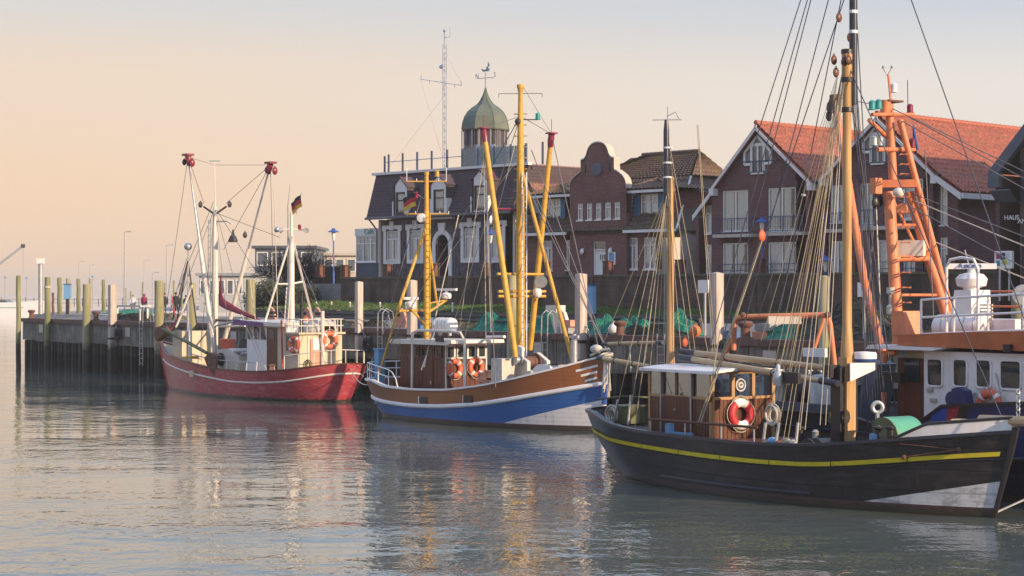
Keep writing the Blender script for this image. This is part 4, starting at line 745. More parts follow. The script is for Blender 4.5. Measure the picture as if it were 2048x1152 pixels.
# ================================================================ boats
def paint(name, c, rough=.35, planks=.16, fade=.3, streak=.35, dirt=None, scuff=None, band=None, spec=.5):
    # band: (material colour below the line z < a + b*u, a, b)
    n = NT(name); x, y, z = n.xyz(); f = n.noise(1.3, 6); c_ = n.mix(n.math('MULTIPLY', n.ramp(f, [(.35, (0,0,0)), (.7, (1,1,1))]), fade), c, sh(c, .6))
    if band:
        for col_, a, b in band:
            k = n.math('LESS_THAN', z, n.math('ADD', n.math('MULTIPLY', x, b), a)); c_ = n.mix(k, c_, col_)
    g = n.noise(1, 5, n.mapv((4, 4, .5))); c_ = n.mix(n.math('MULTIPLY', n.ramp(g, [(.52, (0,0,0)), (.75, (1,1,1))]), streak), c_, dirt or sh(c, .4))
    if scuff: c_ = n.mix(n.math('MULTIPLY', n.ramp(n.noise(2.1, 8, n.mapv((.7, .7, 2.5)), .75), [(.49, (0,0,0)), (.64, (1,1,1))]), .6), c_, scuff)
    c_ = n.mix(n.math('MULTIPLY', n.ramp(n.noise(1, 6, n.mapv((7, 7, .8)), .7), [(.60, (0,0,0)), (.72, (1,1,1))]), .55), c_, (.09,.055,.04))
    w_ = n.n.new('ShaderNodeTexWave'); w_.bands_direction = 'Z'; w_.wave_profile = 'SAW'; w_.inputs['Scale'].default_value = .5/planks*.63; w_.inputs['Distortion'].default_value = .6; w_.inputs['Detail'].default_value = 1; n.k(n.tc.outputs['Object'], w_.inputs['Vector'])
    c_ = n.mix(n.math('MULTIPLY', n.ramp(w_.outputs[0], [(.0, (1,1,1)), (.10, (0,0,0))]), .35), c_, sh(c, .4))
    wl_n = n.math('LESS_THAN', n.math('SUBTRACT', z, n.math('MULTIPLY', n.noise(3.5, 6, n.mapv((1.5, 1.5, .6))), .34)), -.02); c_ = n.mix(n.math('MULTIPLY', wl_n, .75), c_, (.035,.036,.022))
    n.col(c_); n.bump(n.math('ADD', n.ramp(w_.outputs[0], [(.0, (0,0,0)), (.1, (1,1,1))]), n.math('MULTIPLY', n.noise(6, 4), .6)), .5, .012); return n.set(rough, 0, spec)
M_yel = M('yellow_mast_paint', (.58,.33,.05), .5, var=.2, scale=3, dirt=(.34,.15,.04), bump=.15); M_oran = M('orange_mast_paint', (.66,.22,.10), .5, var=.2, scale=2, streak=.5, dirt=(.36,.12,.07), bump=.15); M_wht = M('boat_white', (.70,.64,.57), .4, var=.1, scale=2, streak=.35, dirt=(.42,.31,.22)); M_whb = M('boat_clean_white', (.78,.75,.76), .35, var=.06, streak=.2, dirt=(.55,.42,.35))
M_beige = M('cream_cabin_paint', (.58,.49,.36), .45, var=.12, streak=.4, dirt=(.32,.20,.12)); M_pine = woodmat('varnished_pine', (.30,.17,.075), (.64,.40,.19), 'z', .4, .8); M_pineh = woodmat('weathered_spar', (.40,.27,.15), (.56,.40,.24), 'x', .5); M_mahog = woodmat('dark_mahogany', (.085,.026,.018), (.13,.042,.026), 'z', .4); M_teak = woodmat('red_brown_wood', (.10,.038,.026), (.15,.062,.04), 'z', .4); M_oak = woodmat('light_oak_frame', (.36,.20,.09), (.48,.29,.14), 'z', .4); M_deckw = woodmat('deck_planks', (.13,.085,.06), (.20,.13,.09), 'x', .6); M_decks = M('dark_steel_deck', (.05,.045,.045), .6, var=.4, dirt=(.10,.06,.04))
M_red = M('red_paint', (.42,.03,.035), .4, var=.2); M_purp = M('purple_trim', (.16,.05,.20), .45); M_ring = M('orange_ring', (.66,.13,.06), .5, var=.12, dirt=(.5,.22,.14)); M_ringr = M('red_ring', (.55,.03,.04), .5, var=.1); M_cloth = M('grey_tarpaulin', (.55,.50,.44), .8, var=.2, scale=5); M_sail = M('wine_red_sailcloth', (.24,.03,.055), .85, var=.3, scale=3); M_bk = M('black_metal', (.022,.02,.024), .4, var=.2); M_blk = M('black_mast_top', (.03,.035,.055), .3); M_green = M('green_winch', (.10,.36,.25), .45, var=.15); M_navy = M('navy_paint', (.018,.03,.13), .35, var=.2); M_cab = NT('cabin_glass'); M_cab.col((.035,.045,.05)); M_cab = M_cab.set(.05, 0, .45)
M_paneW = glassmat('wheelhouse_pane', (.75,.78,.75), .28); M_navyh = paint('navy_hull', (.016,.018,.035), .3); M_grn = M('teal_lantern', (.03,.30,.30), .3); M_rlamp = M('dark_red_lantern', (.22,.02,.05), .3); M_orb = M('deep_orange_band', (.46,.13,.045), .5, var=.2, scale=1.5, streak=.4, dirt=(.28,.09,.05)); M_pink = M('faded_orange_crate', (.62,.30,.20), .6, var=.2); M_olive = M('green_spar', (.12,.13,.06), .6, var=.35, dirt=(.20,.12,.05))
class Hull:
    def __init__(s, fr, L, B, pd, pw, us, ub, flip=False, zk=-.7):
        s.fr, s.L, s.B, s.pd, s.pw, s.us, s.ub, s.flip, s.zk = fr, L, B, pd, pw, us, ub, flip, zk; s.zr = [(0, 1.5), (L, 1.5)]; s.zs = s.zr
    def f(s, g, x): return g(1-x if s.flip else x)
    def rails(s, pts, k=1.0):                              # photo points on the near side -> heights along u
        r = []; N = 400; tab = []
        for i in range(N+1):
            q = i/N; u = q*s.L; v = -s.B/2*(k*s.f(s.pd, q) + (1-k)*s.f(s.pw, q)); w_ = s.fr.W((u, v, 0)); tab.append((CX + F*w_.x/w_.y, w_.y, u))
        for px, py in pts:
            e, dep, u = min(tab, key=lambda c: (round(abs(c[0]-px)/3), c[1])); r.append((u, H + (HY-py)/F*dep))
        return sorted(r)
    def pt(s, q, z, side=-1, inset=0.0):
        zr = ip(q*s.L, s.zr); ta = (z-s.zk)/(zr-s.zk); tc_ = min(max(ta, 0), 1.1)
        a, b = (s.us(tc_), s.ub(tc_)) if not s.flip else (s.L-s.ub(tc_), s.L-s.us(tc_))
        y = s.B/2*((1-tc_**.75)*s.f(s.pw, q) + tc_**.75*s.f(s.pd, q)); return Vector((a + q*(b-a), side*max(y-inset, .0), z))
    def qs(s, n=44): return [.5-.5*math.cos(math.pi*i/n) for i in range(n+1)]
    def qat(s, px, py): return s.rails([(px, py)])[0][0]/s.L
    def zrail(s, q): return ip(q*s.L, s.zr)
    def zst(s, q): return ip(q*s.L, s.zs)
def smooth_list(l, n=60):
    a, b = l[0][0], l[-1][0]; xs = [a + (b-a)*i/n for i in range(n+1)]; ys = [ip(x, l) for x in xs]
    for _ in range(6): ys = [ys[0]] + [(ys[i-1]+2*ys[i]+ys[i+1])/4 for i in range(1, n)] + [ys[-1]]
    return list(zip(xs, ys))
def pd_f(s0=.17, s1=.58, p=2.3, e=.55): return lambda q: (max(0, 1-((s0-q)/s0)**2)**e if q < s0 else (1 if q < s1 else max(0, 1-((q-s1)/(1-s1))**p)))
def pw_f(s0=.34, s1=.45, p=1.8, k=.92): return lambda q: k*((q/s0)**.62 if q < s0 else (1 if q < s1 else max(0, 1-((q-s1)/(1-s1))**p)))
def fit(fr_of, mk, target, left):                          # length so that the silhouette ends at the photo column
    best = None
    for i in range(110):
        L = 9 + i*.1; h = mk(fr_of(L), L); xs = []
        for k in range(0, 101):
            for sd in (-1, 1): w_ = h.fr.W(h.pt(k/100, 1.0, sd)); xs.append(CX + F*w_.x/w_.y)
        e = abs((min(xs) if left else max(xs)) - target)
        if best is None or e < best[0]: best = (e, L)
    return best[1]
def build_hull(t, h, m_low, m_up, m_rub, m_rail, m_deck, m_in, bul=.75, rub=.09, rail_r=.06, deck_z=None, low_name='hull', upr='bulwark'):
    Q = h.qs(); out_ = {}
    for nm, m, z0f, z1f, n_ in ((low_name, m_low, lambda q: h.zk, h.zst, 9), (upr, m_up, h.zst, h.zrail, 5)):
        mb = MB()
        for sd in (-1, 1): mb.grid([[h.pt(q, z0f(q)+(z1f(q)-z0f(q))*j/n_, sd) for q in (Q if sd < 0 else Q[::-1])] for j in range(n_+1)])
        out_[nm] = t.part(mb, nm, m, smooth=2)
    mb = MB()
    for sd in (-1, 1): mb.tube([h.pt(q, h.zst(q), sd) for q in Q], rub, 8)
    if m_rub: out_['rub'] = t.part(mb, 'rubbing_strake', m_rub, smooth=1)
    mb = MB(); w_ = .09
    rows = [[h.pt(q, h.zrail(q), sd, i_) + Vector((0,0,dz)) for q in Q] for sd in (-1,) for i_, dz in ((-w_*.5, -.03), (-w_*.5, .04), (w_*1.6, .04), (w_*1.6, -.03))]; mb.grid(rows)
    rows = [[h.pt(q, h.zrail(q), 1, i_) + Vector((0,0,dz)) for q in Q] for i_, dz in ((-w_*.5, -.03), (-w_*.5, .04), (w_*1.6, .04), (w_*1.6, -.03))]; mb.grid(rows); t.part(mb, 'rail_cap', m_rail, smooth=1)
    dz = deck_z or (lambda q: h.zrail(q)-bul); mb = MB()
    for sd in (-1, 1): mb.grid([[h.pt(q, h.zrail(q)-.01, sd, .1) for q in Q], [h.pt(q, dz(q), sd, .16) for q in Q]])
    t.part(mb, 'inner_bulwark', m_in)
    mb = MB(); mb.grid([[Vector((h.pt(q, dz(q), sd, .14).x, h.pt(q, dz(q), sd, .14).y*k, dz(q)+.05*(1-k*k))) for q in Q] for sd, k in ((-1,1),(-1,.5),(-1,0),(1,.5),(1,1))]); t.part(mb, 'deck', m_deck, smooth=2)
    return out_
def lines(t, fr, L_, r, m, name='stay', sub=None):
    for a, b in L_:
        a = fr.pk(*a) if not isinstance(a, Vector) else a; b = fr.pk(*b) if not isinstance(b, Vector) else b
        mb = MB(); mb.tube([a, b], r, 4); t.part(mb, name, m, sub)
def pole(t, fr, pts, r, m, name, r1=None, n=10, sub=None):
    mb = MB(); mb.tube([fr.pk(*p) if not isinstance(p, Vector) else p for p in pts], r, n, r1); return t.part(mb, name, m, sub, smooth=1)
def rungs(t, a, b, w_, m, n_, name='ladder', r=.018, ax=(1,0,0)):
    a, b, ax = Vector(a), Vector(b), Vector(ax)*w_; mb = MB(); mb.tube([a-ax, b-ax], r*1.3, 5); mb.tube([a+ax, b+ax], r*1.3, 5); l = t.part(mb, name, m)
    for i in range(n_): c = a.lerp(b, (i+.5)/n_); mb = MB(); mb.tube([c-ax, c+ax], r, 4); t.part(mb, 'rung', m, l)
def ringbuoy(fr, c, ax, R_, label, m, white=False):
    r = R_*.27; t = T('life_ring', label, 'life ring', fr, (c[0], c[1], c[2]-R_), 'life rings'); Rm = R_-r; n_ = 4
    mb = MB(); mb.ring(c, Rm, r, ax, 32, 10, el=.75); t.part(mb, 'ring', m, smooth=1)
    for k in range(2 if white else 4):
        a = (math.pi/2 + k*math.pi) if white else (math.pi/4 + k*math.pi/2); w_ = .62 if white else .13; mb = MB(); mb.ring(c, Rm, r*1.06, ax, 6, 10, a-w_, a+w_, el=.78); t.part(mb, 'white_band', M_whb, smooth=1)
    mb = MB(); ax_ = Vector(ax).normalized(); e1 = Vector((0,0,1)).cross(ax_).normalized(); e2 = ax_.cross(e1); c = Vector(c)
    pts = []
    for i in range(33):
        a = 2*math.pi*i/32; rr = R_*1.03 + .05*abs(math.sin(2*a+math.pi/2)); pts.append(c + (e1*math.cos(a)+e2*math.sin(a))*rr)
    mb.tube(pts, .012, 5); t.part(mb, 'grab_line', M_ropew)
def flag(fr, p, m3, label, name='flag', s_=.5, slant=.5):
    t = T(name, label, 'flag', fr, (p[0], p[1], p[2]))
    for k, m in enumerate(m3):
        mb = MB(); rows = []
        for j in (0, 1):
            z = -(k+j)*s_*.33; rows.append([Vector(p) + Vector((x*.09*s_/.5 + (k+j)*.05*slant, .05*math.sin(x*1.1), z + x*.055*slant + .02*math.sin(x*1.3))) for x in range(9)])
        mb.grid(rows); t.part(mb, 'stripe', m, smooth=2)
M_fb = M('flag_black', (.03,.03,.035), .8); M_fr = M('flag_red', (.5,.04,.05), .8); M_fg = M('flag_gold', (.7,.42,.06), .8)
def winch(t, c, m, r=.2, w_=.7, ax=(0,1,0), sub=None, drum=None):
    ax = Vector(ax); c = Vector(c); mb = MB(); mb.lathe([(r*1.5,-w_/2),(r*1.5,-w_/2+.05),(r,-w_/2+.06),(r,w_/2-.06),(r*1.5,w_/2-.05),(r*1.5,w_/2)], c, 16, ax); t.part(mb, 'winch_drum', drum or M_dark, sub, smooth=1)
def block(t, p, m=None, r=.09, sub=None):
    p = Vector(p); mb = MB(); mb.ball(p, r, 10, 6, (.55, 1, 1.35)); mb.ring(p+Vector((0,0,r*1.4)), r*.3, r*.1, (0,1,0), 8, 5); t.part(mb, 'pulley_block', m or M_rust, sub, smooth=1)
def coil(fr, p, label, m, r=.28, n_=6, vert=False):
    mb = MB()
    for i in range(n_):
        if vert: mb.ring(Vector(p)+Vector((rnd.uniform(-.05,.05), rnd.uniform(-.05,.05), rnd.uniform(-.05,.05))), r*rnd.uniform(.8,1.1), .02, (rnd.uniform(-.3,.3), 1, rnd.uniform(-.2,.2)), 16, 5)
        else: mb.ring(Vector(p)+Vector((rnd.uniform(-.03,.03), rnd.uniform(-.03,.03), .03+i*.032)), r*rnd.uniform(.75,1.1), .022, (rnd.uniform(-.1,.1), rnd.uniform(-.1,.1), 1), 16, 5)
    one(mb, 'rope_coil', m, label, 'rope', fr, 'rope coils on the boats', smooth=1)
def canister(t, c, L, r, m, ax=(1,0,0), sub=None):
    c = Vector(c); ax = Vector(ax).normalized(); mb = MB(); prof = [(.02,-L/2),(r*.7,-L/2),(r*.97,-L/2+.08),(r,-L/2+.12),(r,L/2-.12),(r*.97,L/2-.08),(r*.7,L/2),(.02,L/2)]; mb.lathe(prof, c, 18, ax); o = t.part(mb, 'liferaft_canister', m, sub, smooth=1)
    for f in (-.3, -.12, .12, .3): mb = MB(); mb.lathe([(r*1.01, f*L-.02), (r*1.03, f*L-.015), (r*1.03, f*L+.015), (r*1.01, f*L+.02)], c, 18, ax); t.part(mb, 'strap', M_cloth, o)
    for f in (-.28, .28): mb = MB(); mb.cb(c + ax*f*L - Vector((0,0,r+.05)), .1, .1, .14) ; t.part(mb, 'cradle', M_galv, o)
def planked(t, name, u0, u1, v, z0, z1, m, n_, th=.03, face='v', sub=None):   # upright boards, each its own piece
    for i in range(n_):
        a = u0+(u1-u0)*i/n_; b = u0+(u1-u0)*(i+1)/n_; g = .008*(1 if b > a else -1); mb = MB()
        if face == 'v': mb.box(min(a+g, b-g), max(a+g, b-g), v-th, v, z0, z1)
        else: mb.box(v, v+th, min(a+g, b-g), max(a+g, b-g), z0, z1)
        t.part(mb, 'plank', m, sub)
def cabin_window(t, u0, u1, z0, z1, v, m, face='v', w_=.06, out_=.05):        # frame and pane on a cabin wall
    mb = MB(); a, b = min(u0, u1), max(u0, u1)
    if face == 'v': bars(mb, a, b, z0, z1, v-out_, v+.01, w_)
    else:
        mb.box(v-.01, v+out_, a, b, z0, z0+w_); mb.box(v-.01, v+out_, a, b, z1-w_, z1); mb.box(v-.01, v+out_, a, a+w_, z0+w_, z1-w_); mb.box(v-.01, v+out_, b-w_, b, z0+w_, z1-w_)
    f = t.part(mb, 'window', m); mb = MB()
    if face == 'v': mb.box(a+.02, b-.02, v-.02, v-.008, z0+.02, z1-.02)
    else: mb.box(v+.008, v+.02, a+.02, b-.02, z0+.02, z1-.02)
    t.part(mb, 'pane', M_cab, f); return f
def railing(t, pts, h_, m, n_posts, rails=(1.0, .5), r=.022):
    pts = [Vector(p) for p in pts]; up = Vector((0,0,1))
    ln = [0]
    for a, b in zip(pts, pts[1:]): ln.append(ln[-1]+(b-a).length)
    def at(f):
        d = f*ln[-1]
        for i in range(len(pts)-1):
            if d <= ln[i+1]+1e-9: return pts[i].lerp(pts[i+1], (d-ln[i])/max(ln[i+1]-ln[i], 1e-9))
        return pts[-1]
    for k in rails: mb = MB(); mb.tube([p + up*h_*k for p in pts], r, 6); t.part(mb, 'hand_rail', m, smooth=1)
    for i in range(n_posts): p = at(i/(n_posts-1)); mb = MB(); mb.tube([p, p+up*h_], r, 5); t.part(mb, 'rail_post', m)
def radar(t, p, m, sub=None, bar=.9, rz=.4):
    p = Vector(p); mb = MB(); mb.lathe([(.16,0),(.2,.05),(.2,.18),(.14,.24),(.06,.26),(.06,.32)], p, 14); o = t.part(mb, 'radar', m, sub, smooth=1); mb = MB(); mb.cb(p+Vector((0,0,.37)), bar, .12, .1, rz); t.part(mb, 'scanner_bar', m, o if sub is None else sub); return o
def floodlight(t, p, d, m=None, r=.12):
    p = Vector(p); d = Vector(d).normalized(); mb = MB(); mb.lathe([(.03,-.16),(r*.7,-.12),(r,.02),(r,.05),(r*.9,.05),(.01,.03)], p, 12, d); t.part(mb, 'floodlight', m or M_galv, smooth=1)
def lamp_can(t, p, m, r=.07): p = Vector(p); mb = MB(); mb.lathe([(r*1.2,0),(r*1.2,.03),(r,.04),(r,.2),(r*1.1,.21),(r*.5,.26)], p, 10); t.part(mb, 'navigation_lamp', m, smooth=1)
# ---------------------------------------------------------------- blue and brown cutter
AB = -52.0; B_ = 4.5; P0 = gz(1205, 864, 0)
mk = lambda fr, L: Hull(fr, L, B_, pd_f(.16, .55, 2.2), pw_f(.30, .45, 1.7), lambda k: .75*max(0,1-k)**1.3, lambda k: L - .35*(1-k))
fo = lambda L: (lambda u: Fr(P0.x-u.x*(L-.25), P0.y-u.y*(L-.25), AB))(Fr(0, 0, AB).u)
L = fit(fo, mk, 740, True); BF = fo(L); h = mk(BF, L); bh = h
h.zr = smooth_list(h.rails([(744,761),(759,772),(818,779),(892,780),(966,771),(1039,755),(1113,737),(1203,714)])); h.zs = smooth_list(h.rails([(738,792),(759,803),(818,811),(877,813),(951,809),(1025,798),(1113,783),(1202,768)], .8))
za = h.rails([(1000, 848), (1187, 803)], .4); bb = (za[1][1]-za[0][1])/(za[1][0]-za[0][0]); aa = za[0][1]-bb*za[0][0]+bb*L/2
M_bh = paint('blue_hull', (.025,.11,.36), .32, streak=.25, dirt=(.02,.06,.18), band=[((.66,.64,.66), aa, bb), ((.10,.045,.045), .20, 0)])
M_bu = paint('varnished_bulwark', (.30,.105,.035), .35, .15, streak=.35, dirt=(.16,.06,.03))
t = T('fishing_cutter', 'blue hulled fishing cutter with brown bulwark, white strake and yellow masts', 'boat', BF, (L/2, 0, 0)); bt = t
build_hull(t, h, M_bh, M_bu, M_whb, M_whb, M_deckw, M_teak, .78, .085)
pk = BF.pk; mb = MB(); mb.tube([h.pt(1, z, -1) for z in (-.5, 0, .6, 1.2, 1.8, h.zrail(1)+.06)], [.07,.08,.09,.10,.11,.12], 8); t.part(mb, 'stem_post', M_whb, smooth=1)
mb = MB(); mb.tube([h.pt(1, z, -1)+Vector((.05,-.03,0)) for z in (1.0, 1.5, h.zst(1))], .10, 8); t.part(mb, 'stem_band', M_bluep, smooth=1)
# freeing ports and bow stripes
for px in (847, 935):
    for _ in range(1):
        v = -2.2; p = pk(px, 797, v); q = p.x/L; c = h.pt(q, h.zst(q)+.22, -1); d = (h.pt(q+.01, c.z, -1)-h.pt(q-.01, c.z, -1)); a = math.atan2(d.y, d.x)
        mb = MB(); mb.cb(c, .5, .05, .26, a); o = t.part(mb, 'freeing_port', M_bk); mb = MB(); mb.cb(c+Vector((-.27,-.01,0)), .05, .06, .28, a); t.part(mb, 'port_frame', M_whb, o)
for k, (x0, x1) in enumerate(((1152, 1196), (1162, 1195), (1170, 1195))):
    pts = []
    for i in range(6):
        px = x0+(x1-x0)*i/5; z = None; q = .9
        for _ in range(12): c = h.pt(q, h.zrail(q)-.28-.22*k, -1); w_ = BF.W(c); q += (px-(CX+F*w_.x/w_.y))/900
        pts.append(h.pt(min(q, .995), h.zrail(q)-.28-.22*k, -1)+Vector((0,-.012,0)))
    mb = MB(); mb.grid([[p+Vector((0,0,.04)) for p in pts], [p-Vector((0,0,.04)) for p in pts]]); t.part(mb, 'bow_stripe', M_whb)
# wheelhouse
hw = 1.0; u0 = pk(800, 740, -hw).x; u1 = pk(890, 740, -hw).x; zt = pk(890, 690, -hw).z; zd = ip((u0+u1)/2, h.zr)-.78; zw0 = pk(890, 716, -hw).z; zw1 = pk(890, 693, -hw).z
mb = MB(); mb.box(u0, u1-.002, -hw+.031, hw, zd, zt); cb_ = t.part(mb, 'wheelhouse', M_teak)
planked(t, 'p', u0, u1, -hw+.031, zd, zw0, M_mahog, 12, sub=cb_); planked(t, 'p', -hw, hw, u1, zd, zw0-.02, M_mahog, 10, face='u', sub=cb_)
for x0, x1 in ((822, 838), (843, 852), (867, 883)): cabin_window(t, pk(x0, 700, -hw).x, pk(x1, 700, -hw).x, zw0, zw1, -hw+.03, M_teak)
mb = MB(); a = pk(851, 700, -hw).x; b = pk(866, 700, -hw).x; mb.box(a, b, -hw-.02, -hw+.03, zd, zw1); dd = t.part(mb, 'door', M_mahog, cb_); mb = MB(); mb.box(b-.12, b-.06, -hw-.06, -hw-.02, zd+.9, zd+1.05); t.part(mb, 'handle', M_galv, dd)
for k in range(4):
    a = -hw+2*hw*k/4; cabin_window(t, a+.03, a+2*hw/4-.03, zw0-.05, zw1+.05, u1+.0, M_whb if k != 1 else M_galv, 'u', .07)
for a in (-hw, hw-.06): mb = MB(); mb.box(u1, u1+.05, a, a+.06, zd, zt); t.part(mb, 'corner_post', M_wht, cb_)
mb = MB(); ro = .32; mb.prism([(u0-.2, -hw-ro, zt), (u1+.55, -hw-ro, zt), (u1+.75, -hw-ro, zt+.07), (u1+.7, -hw-ro, zt+.2), (u0-.3, -hw-ro, zt+.17), (u0-.3, -hw-ro, zt+.03)], (0, 2*(hw+ro), 0)); rf = t.part(mb, 'wheelhouse_roof', M_wht, cb_)
mb = MB(); q = pk(880, 678, -hw-ro-.01); mb.box(q.x-.25, q.x+.25, -hw-ro-.06, -hw-ro-.003, q.z-.1, q.z+.08); t.part(mb, 'side_light', M_bk, rf)
mb = MB(); mb.tube([(u0+1.2, -hw-ro+.05, zd), (u0+1.25, -hw-ro+.05, zt+.45), (u0+1.6, -hw-ro+.1, zt+.55), (u1+.6, -hw-ro+.1, zt+.55), (u1+1.3, -hw-ro+.1, zt+.5), (u1+1.5, -hw-ro+.15, zt+.2), (u1+1.5, -hw-ro+.15, zd)], .055, 8); t.part(mb, 'grab_frame', M_wht, smooth=1)
mb = MB(); mb.tube([(u1+.7, .5, zt+.3), (u1+2.2, .2, zt+.34)], .06, 8); t.part(mb, 'roof_spar', M_whb, smooth=1)
q = pk(890, 650, -.2); canister(t, (q.x, -.2, q.z), 1.15, .29, M_whb, (1, .0, 0), rf)
cR = pk(907, 737, -hw); ringbuoy(BF, (u1+.12, -.62, BF.pu(907, 737, u1+.12).z), (1, 0, .08), .38, 'faded orange life ring on the blue cutter wheelhouse, left of two', M_ring); ringbuoy(BF, (u1+.12, .42, BF.pu(950, 735, u1+.12).z), (1, 0, .08), .38, 'faded orange life ring on the blue cutter wheelhouse, right of two', M_ring)
# aft mast with legs, ladder, radars
um = pk(853, 660, 0).x; f0 = pk(853, 350, 0); mz = zt+.18; mb = MB(); mb.lathe([(.115, mz), (.105, f0.z-2), (.08, f0.z), (.10, f0.z+.0), (.10, f0.z+.12)], (um, 0, 0), 12); am = t.part(mb, 'aft_mast', M_yel, smooth=1)
rungs(t, (um+.28, -.12, mz), (um+.28, -.12, pk(860, 430, 0).z), .13, M_yel, 22)
A = pk(851, 452, 0); C = pk(795, 622, -1.5); D = pk(757, 752, -1.9); pole(t, BF, [Vector((um, 0, A.z)), C], .065, M_yel, 'mast_leg'); pole(t, BF, [C, D], .045, M_yel, 'stay_bar')
C2 = pk(874, 612, 1.2); pole(t, BF, [Vector((um, 0, A.z)), C2], .06, M_yel, 'mast_leg'); pole(t, BF, [C, Vector((um, 0, C.z+.02))], .05, M_yel, 'leg_brace'); r1 = pk(822, 618, -.9); r2 = pk(893, 600, .9); pole(t, BF, [Vector((um, 0, mz+.5)), r1], .05, M_yel, 'radar_strut'); pole(t, BF, [Vector((um, 0, mz+1.0)), r2], .05, M_yel, 'radar_strut'); pole(t, BF, [Vector((um, 0, C2.z+.1)), r2], .03, M_yel, 'radar_strut')
radar(t, r1+Vector((0,0,.05)), M_whb, bar=.6, rz=1.0); radar(t, r2+Vector((0,0,.05)), M_whb, bar=1.0, rz=.3)
for y_, x0, x1 in ((428, 817, 890), (363, 822, 882)):
    z = pk(853, y_, 0).z; hwx = .95 if y_ > 400 else .85; mb = MB(); mb.tube([(um-.62*hwx, -.7*hwx, z), (um+.62*hwx, .7*hwx, z)], .03, 6); yd = t.part(mb, 'crosstree', M_yel, am)
    for f in (-1, -.5, .6, 1): q = Vector((um+.62*hwx*f, .7*hwx*f, z)); mb = MB(); mb.tube([q, q+Vector((0,0,.55 if abs(f) == 1 and y_ < 400 else .12))], .016, 5); t.part(mb, 'aerial', M_whb, yd)
lamp_can(t, (um+.3, .3, pk(866, 350, 0).z-.05), M_yel, .09); lamp_can(t, (um-.3, -.3, pk(842, 397, 0).z), M_rlamp, .08); q = pk(843, 436, -.2); mb = MB(); mb.lathe([(.02,-.12),(.17,-.1),(.19,0),(.17,.1),(.02,.12)], q, 14, (.6,-.8,0)); t.part(mb, 'loudhailer', M_whb, smooth=1)
q = pk(828, 385, -.3); pole(t, BF, [pk(852, 400, 0), q], .02, M_galv, 'gaff'); flag(BF, pk(806, 397, -.55), (M_fb, M_fr, M_fg), 'small black red gold flag on the aft mast of the blue cutter', s_=.55)
# main mast, hoisted booms, A frame
u2 = pk(1041, 690, 0).x; zm = ip(u2, h.zr)-.78; top = pk(1041, 172, 0).z; k_ = pk(1041, 300, 0).z; mb = MB(); mb.lathe([(.17, zm), (.16, k_-3), (.13, k_), (.085, top-.2), (.11, top-.19), (.11, top-.08), (.14, top-.08), (.14, top+.05)], (u2, 0, 0), 14); mm = t.part(mb, 'main_mast', M_yel, smooth=1)
for z_ in range(15): mb = MB(); zz = pk(1041, 228+z_*22, 0).z; mb.tube([(u2-.2, -.15, zz), (u2+.2, .15, zz)], .022, 5); t.part(mb, 'mast_step', M_yel, mm)
zz = pk(1041, 187, 0).z; mb = MB(); mb.tube([(u2-.55, -.6, zz), (u2+.55, .6, zz)], .014, 5); mb.tube([(u2-.55, -.6, zz), (u2-.55, -.6, zz-.15)], .014, 5); mb.tube([(u2+.55, .6, zz), (u2+.55, .6, zz-.15)], .014, 5); t.part(mb, 'aerial_yard', M_wire, mm)
zz = pk(1041, 239, 0).z; mb = MB(); mb.tube([(u2, 0, zz), (u2+.35, .55, zz)], .022, 5); t.part(mb, 'lamp_arm', M_dark, mm); lamp_can(t, (u2+.35, .55, zz), M_grn, .09); mb = MB(); q = pk(1036, 243, -.1); mb.ball(q, .13); t.part(mb, 'mast_lamp', M_dark, mm, smooth=1)
rungs(t, (u2+.38, -.12, zm+1.6), (u2+.38, -.12, pk(1055, 345, 0).z), .13, M_whb, 30)
bL = pk(967, 258, -1.2); bR = pk(1103, 268, 1.2); sL = pk(1031, 715, -1.25); sR = pk(1060, 700, 1.1)
for a, b in ((sL, bL), (sR, bR)):
    d = (b-a); e = a+d*.94; mb = MB(); mb.tube([a, a+d*.1, a+d*.5, e], [.095, .112, .108, .095], 12); bm = t.part(mb, 'trawl_boom', M_yel, smooth=1); mb = MB(); mb.tube([e, a+d*.965, a+d*.995, b], [.105, .13, .12, .16], 10); t.part(mb, 'boom_head', M_rlamp, bm, smooth=1); mb = MB(); mb.cb(b+Vector((0,0,.03)), .34, .34, .05); mb.tube([b, b+Vector((0,0,.55))], .012, 4); t.part(mb, 'head_plate', M_rlamp, bm)
kA = pk(1050, 345, 0); leg1 = pk(1145, 705, 0); leg1.z -= .3; pole(t, BF, [Vector((u2+.1, 0, kA.z)), leg1], .075, M_yel, 'mast_strut')
zc = pk(1060, 583, 0).z
for dz in (0, -.18): pole(t, BF, [Vector((u2, -1.05, zc+dz)), Vector((u2, 1.2, zc+dz))], .055, M_yel, 'cross_beam')
zc2 = pk(1060, 548, 0).z; pole(t, BF, [Vector((u2, -1.1, zc2)), Vector((u2, 1.1, zc2))], .05, M_yel, 'cross_beam'); q = pk(1082, 563, .6); floodlight(t, q, (.75, -.6, -.25), M_galv, .24); mb = MB(); q = pk(1075, 585, .6); mb.ball(q, .17, sc=(1,1,1.3)); t.part(mb, 'junction_box', M_whb, smooth=1)
zr_ = pk(960, 418, 0).z; pole(t, BF, [pk(984, 418, -1.2), pk(1034, 418, 0)], .035, M_rlamp, 'boom_strut'); block(t, pk(984, 440, -1.3), M_whb, .14); block(t, pk(986, 432, -1.2), M_rlamp, .08)
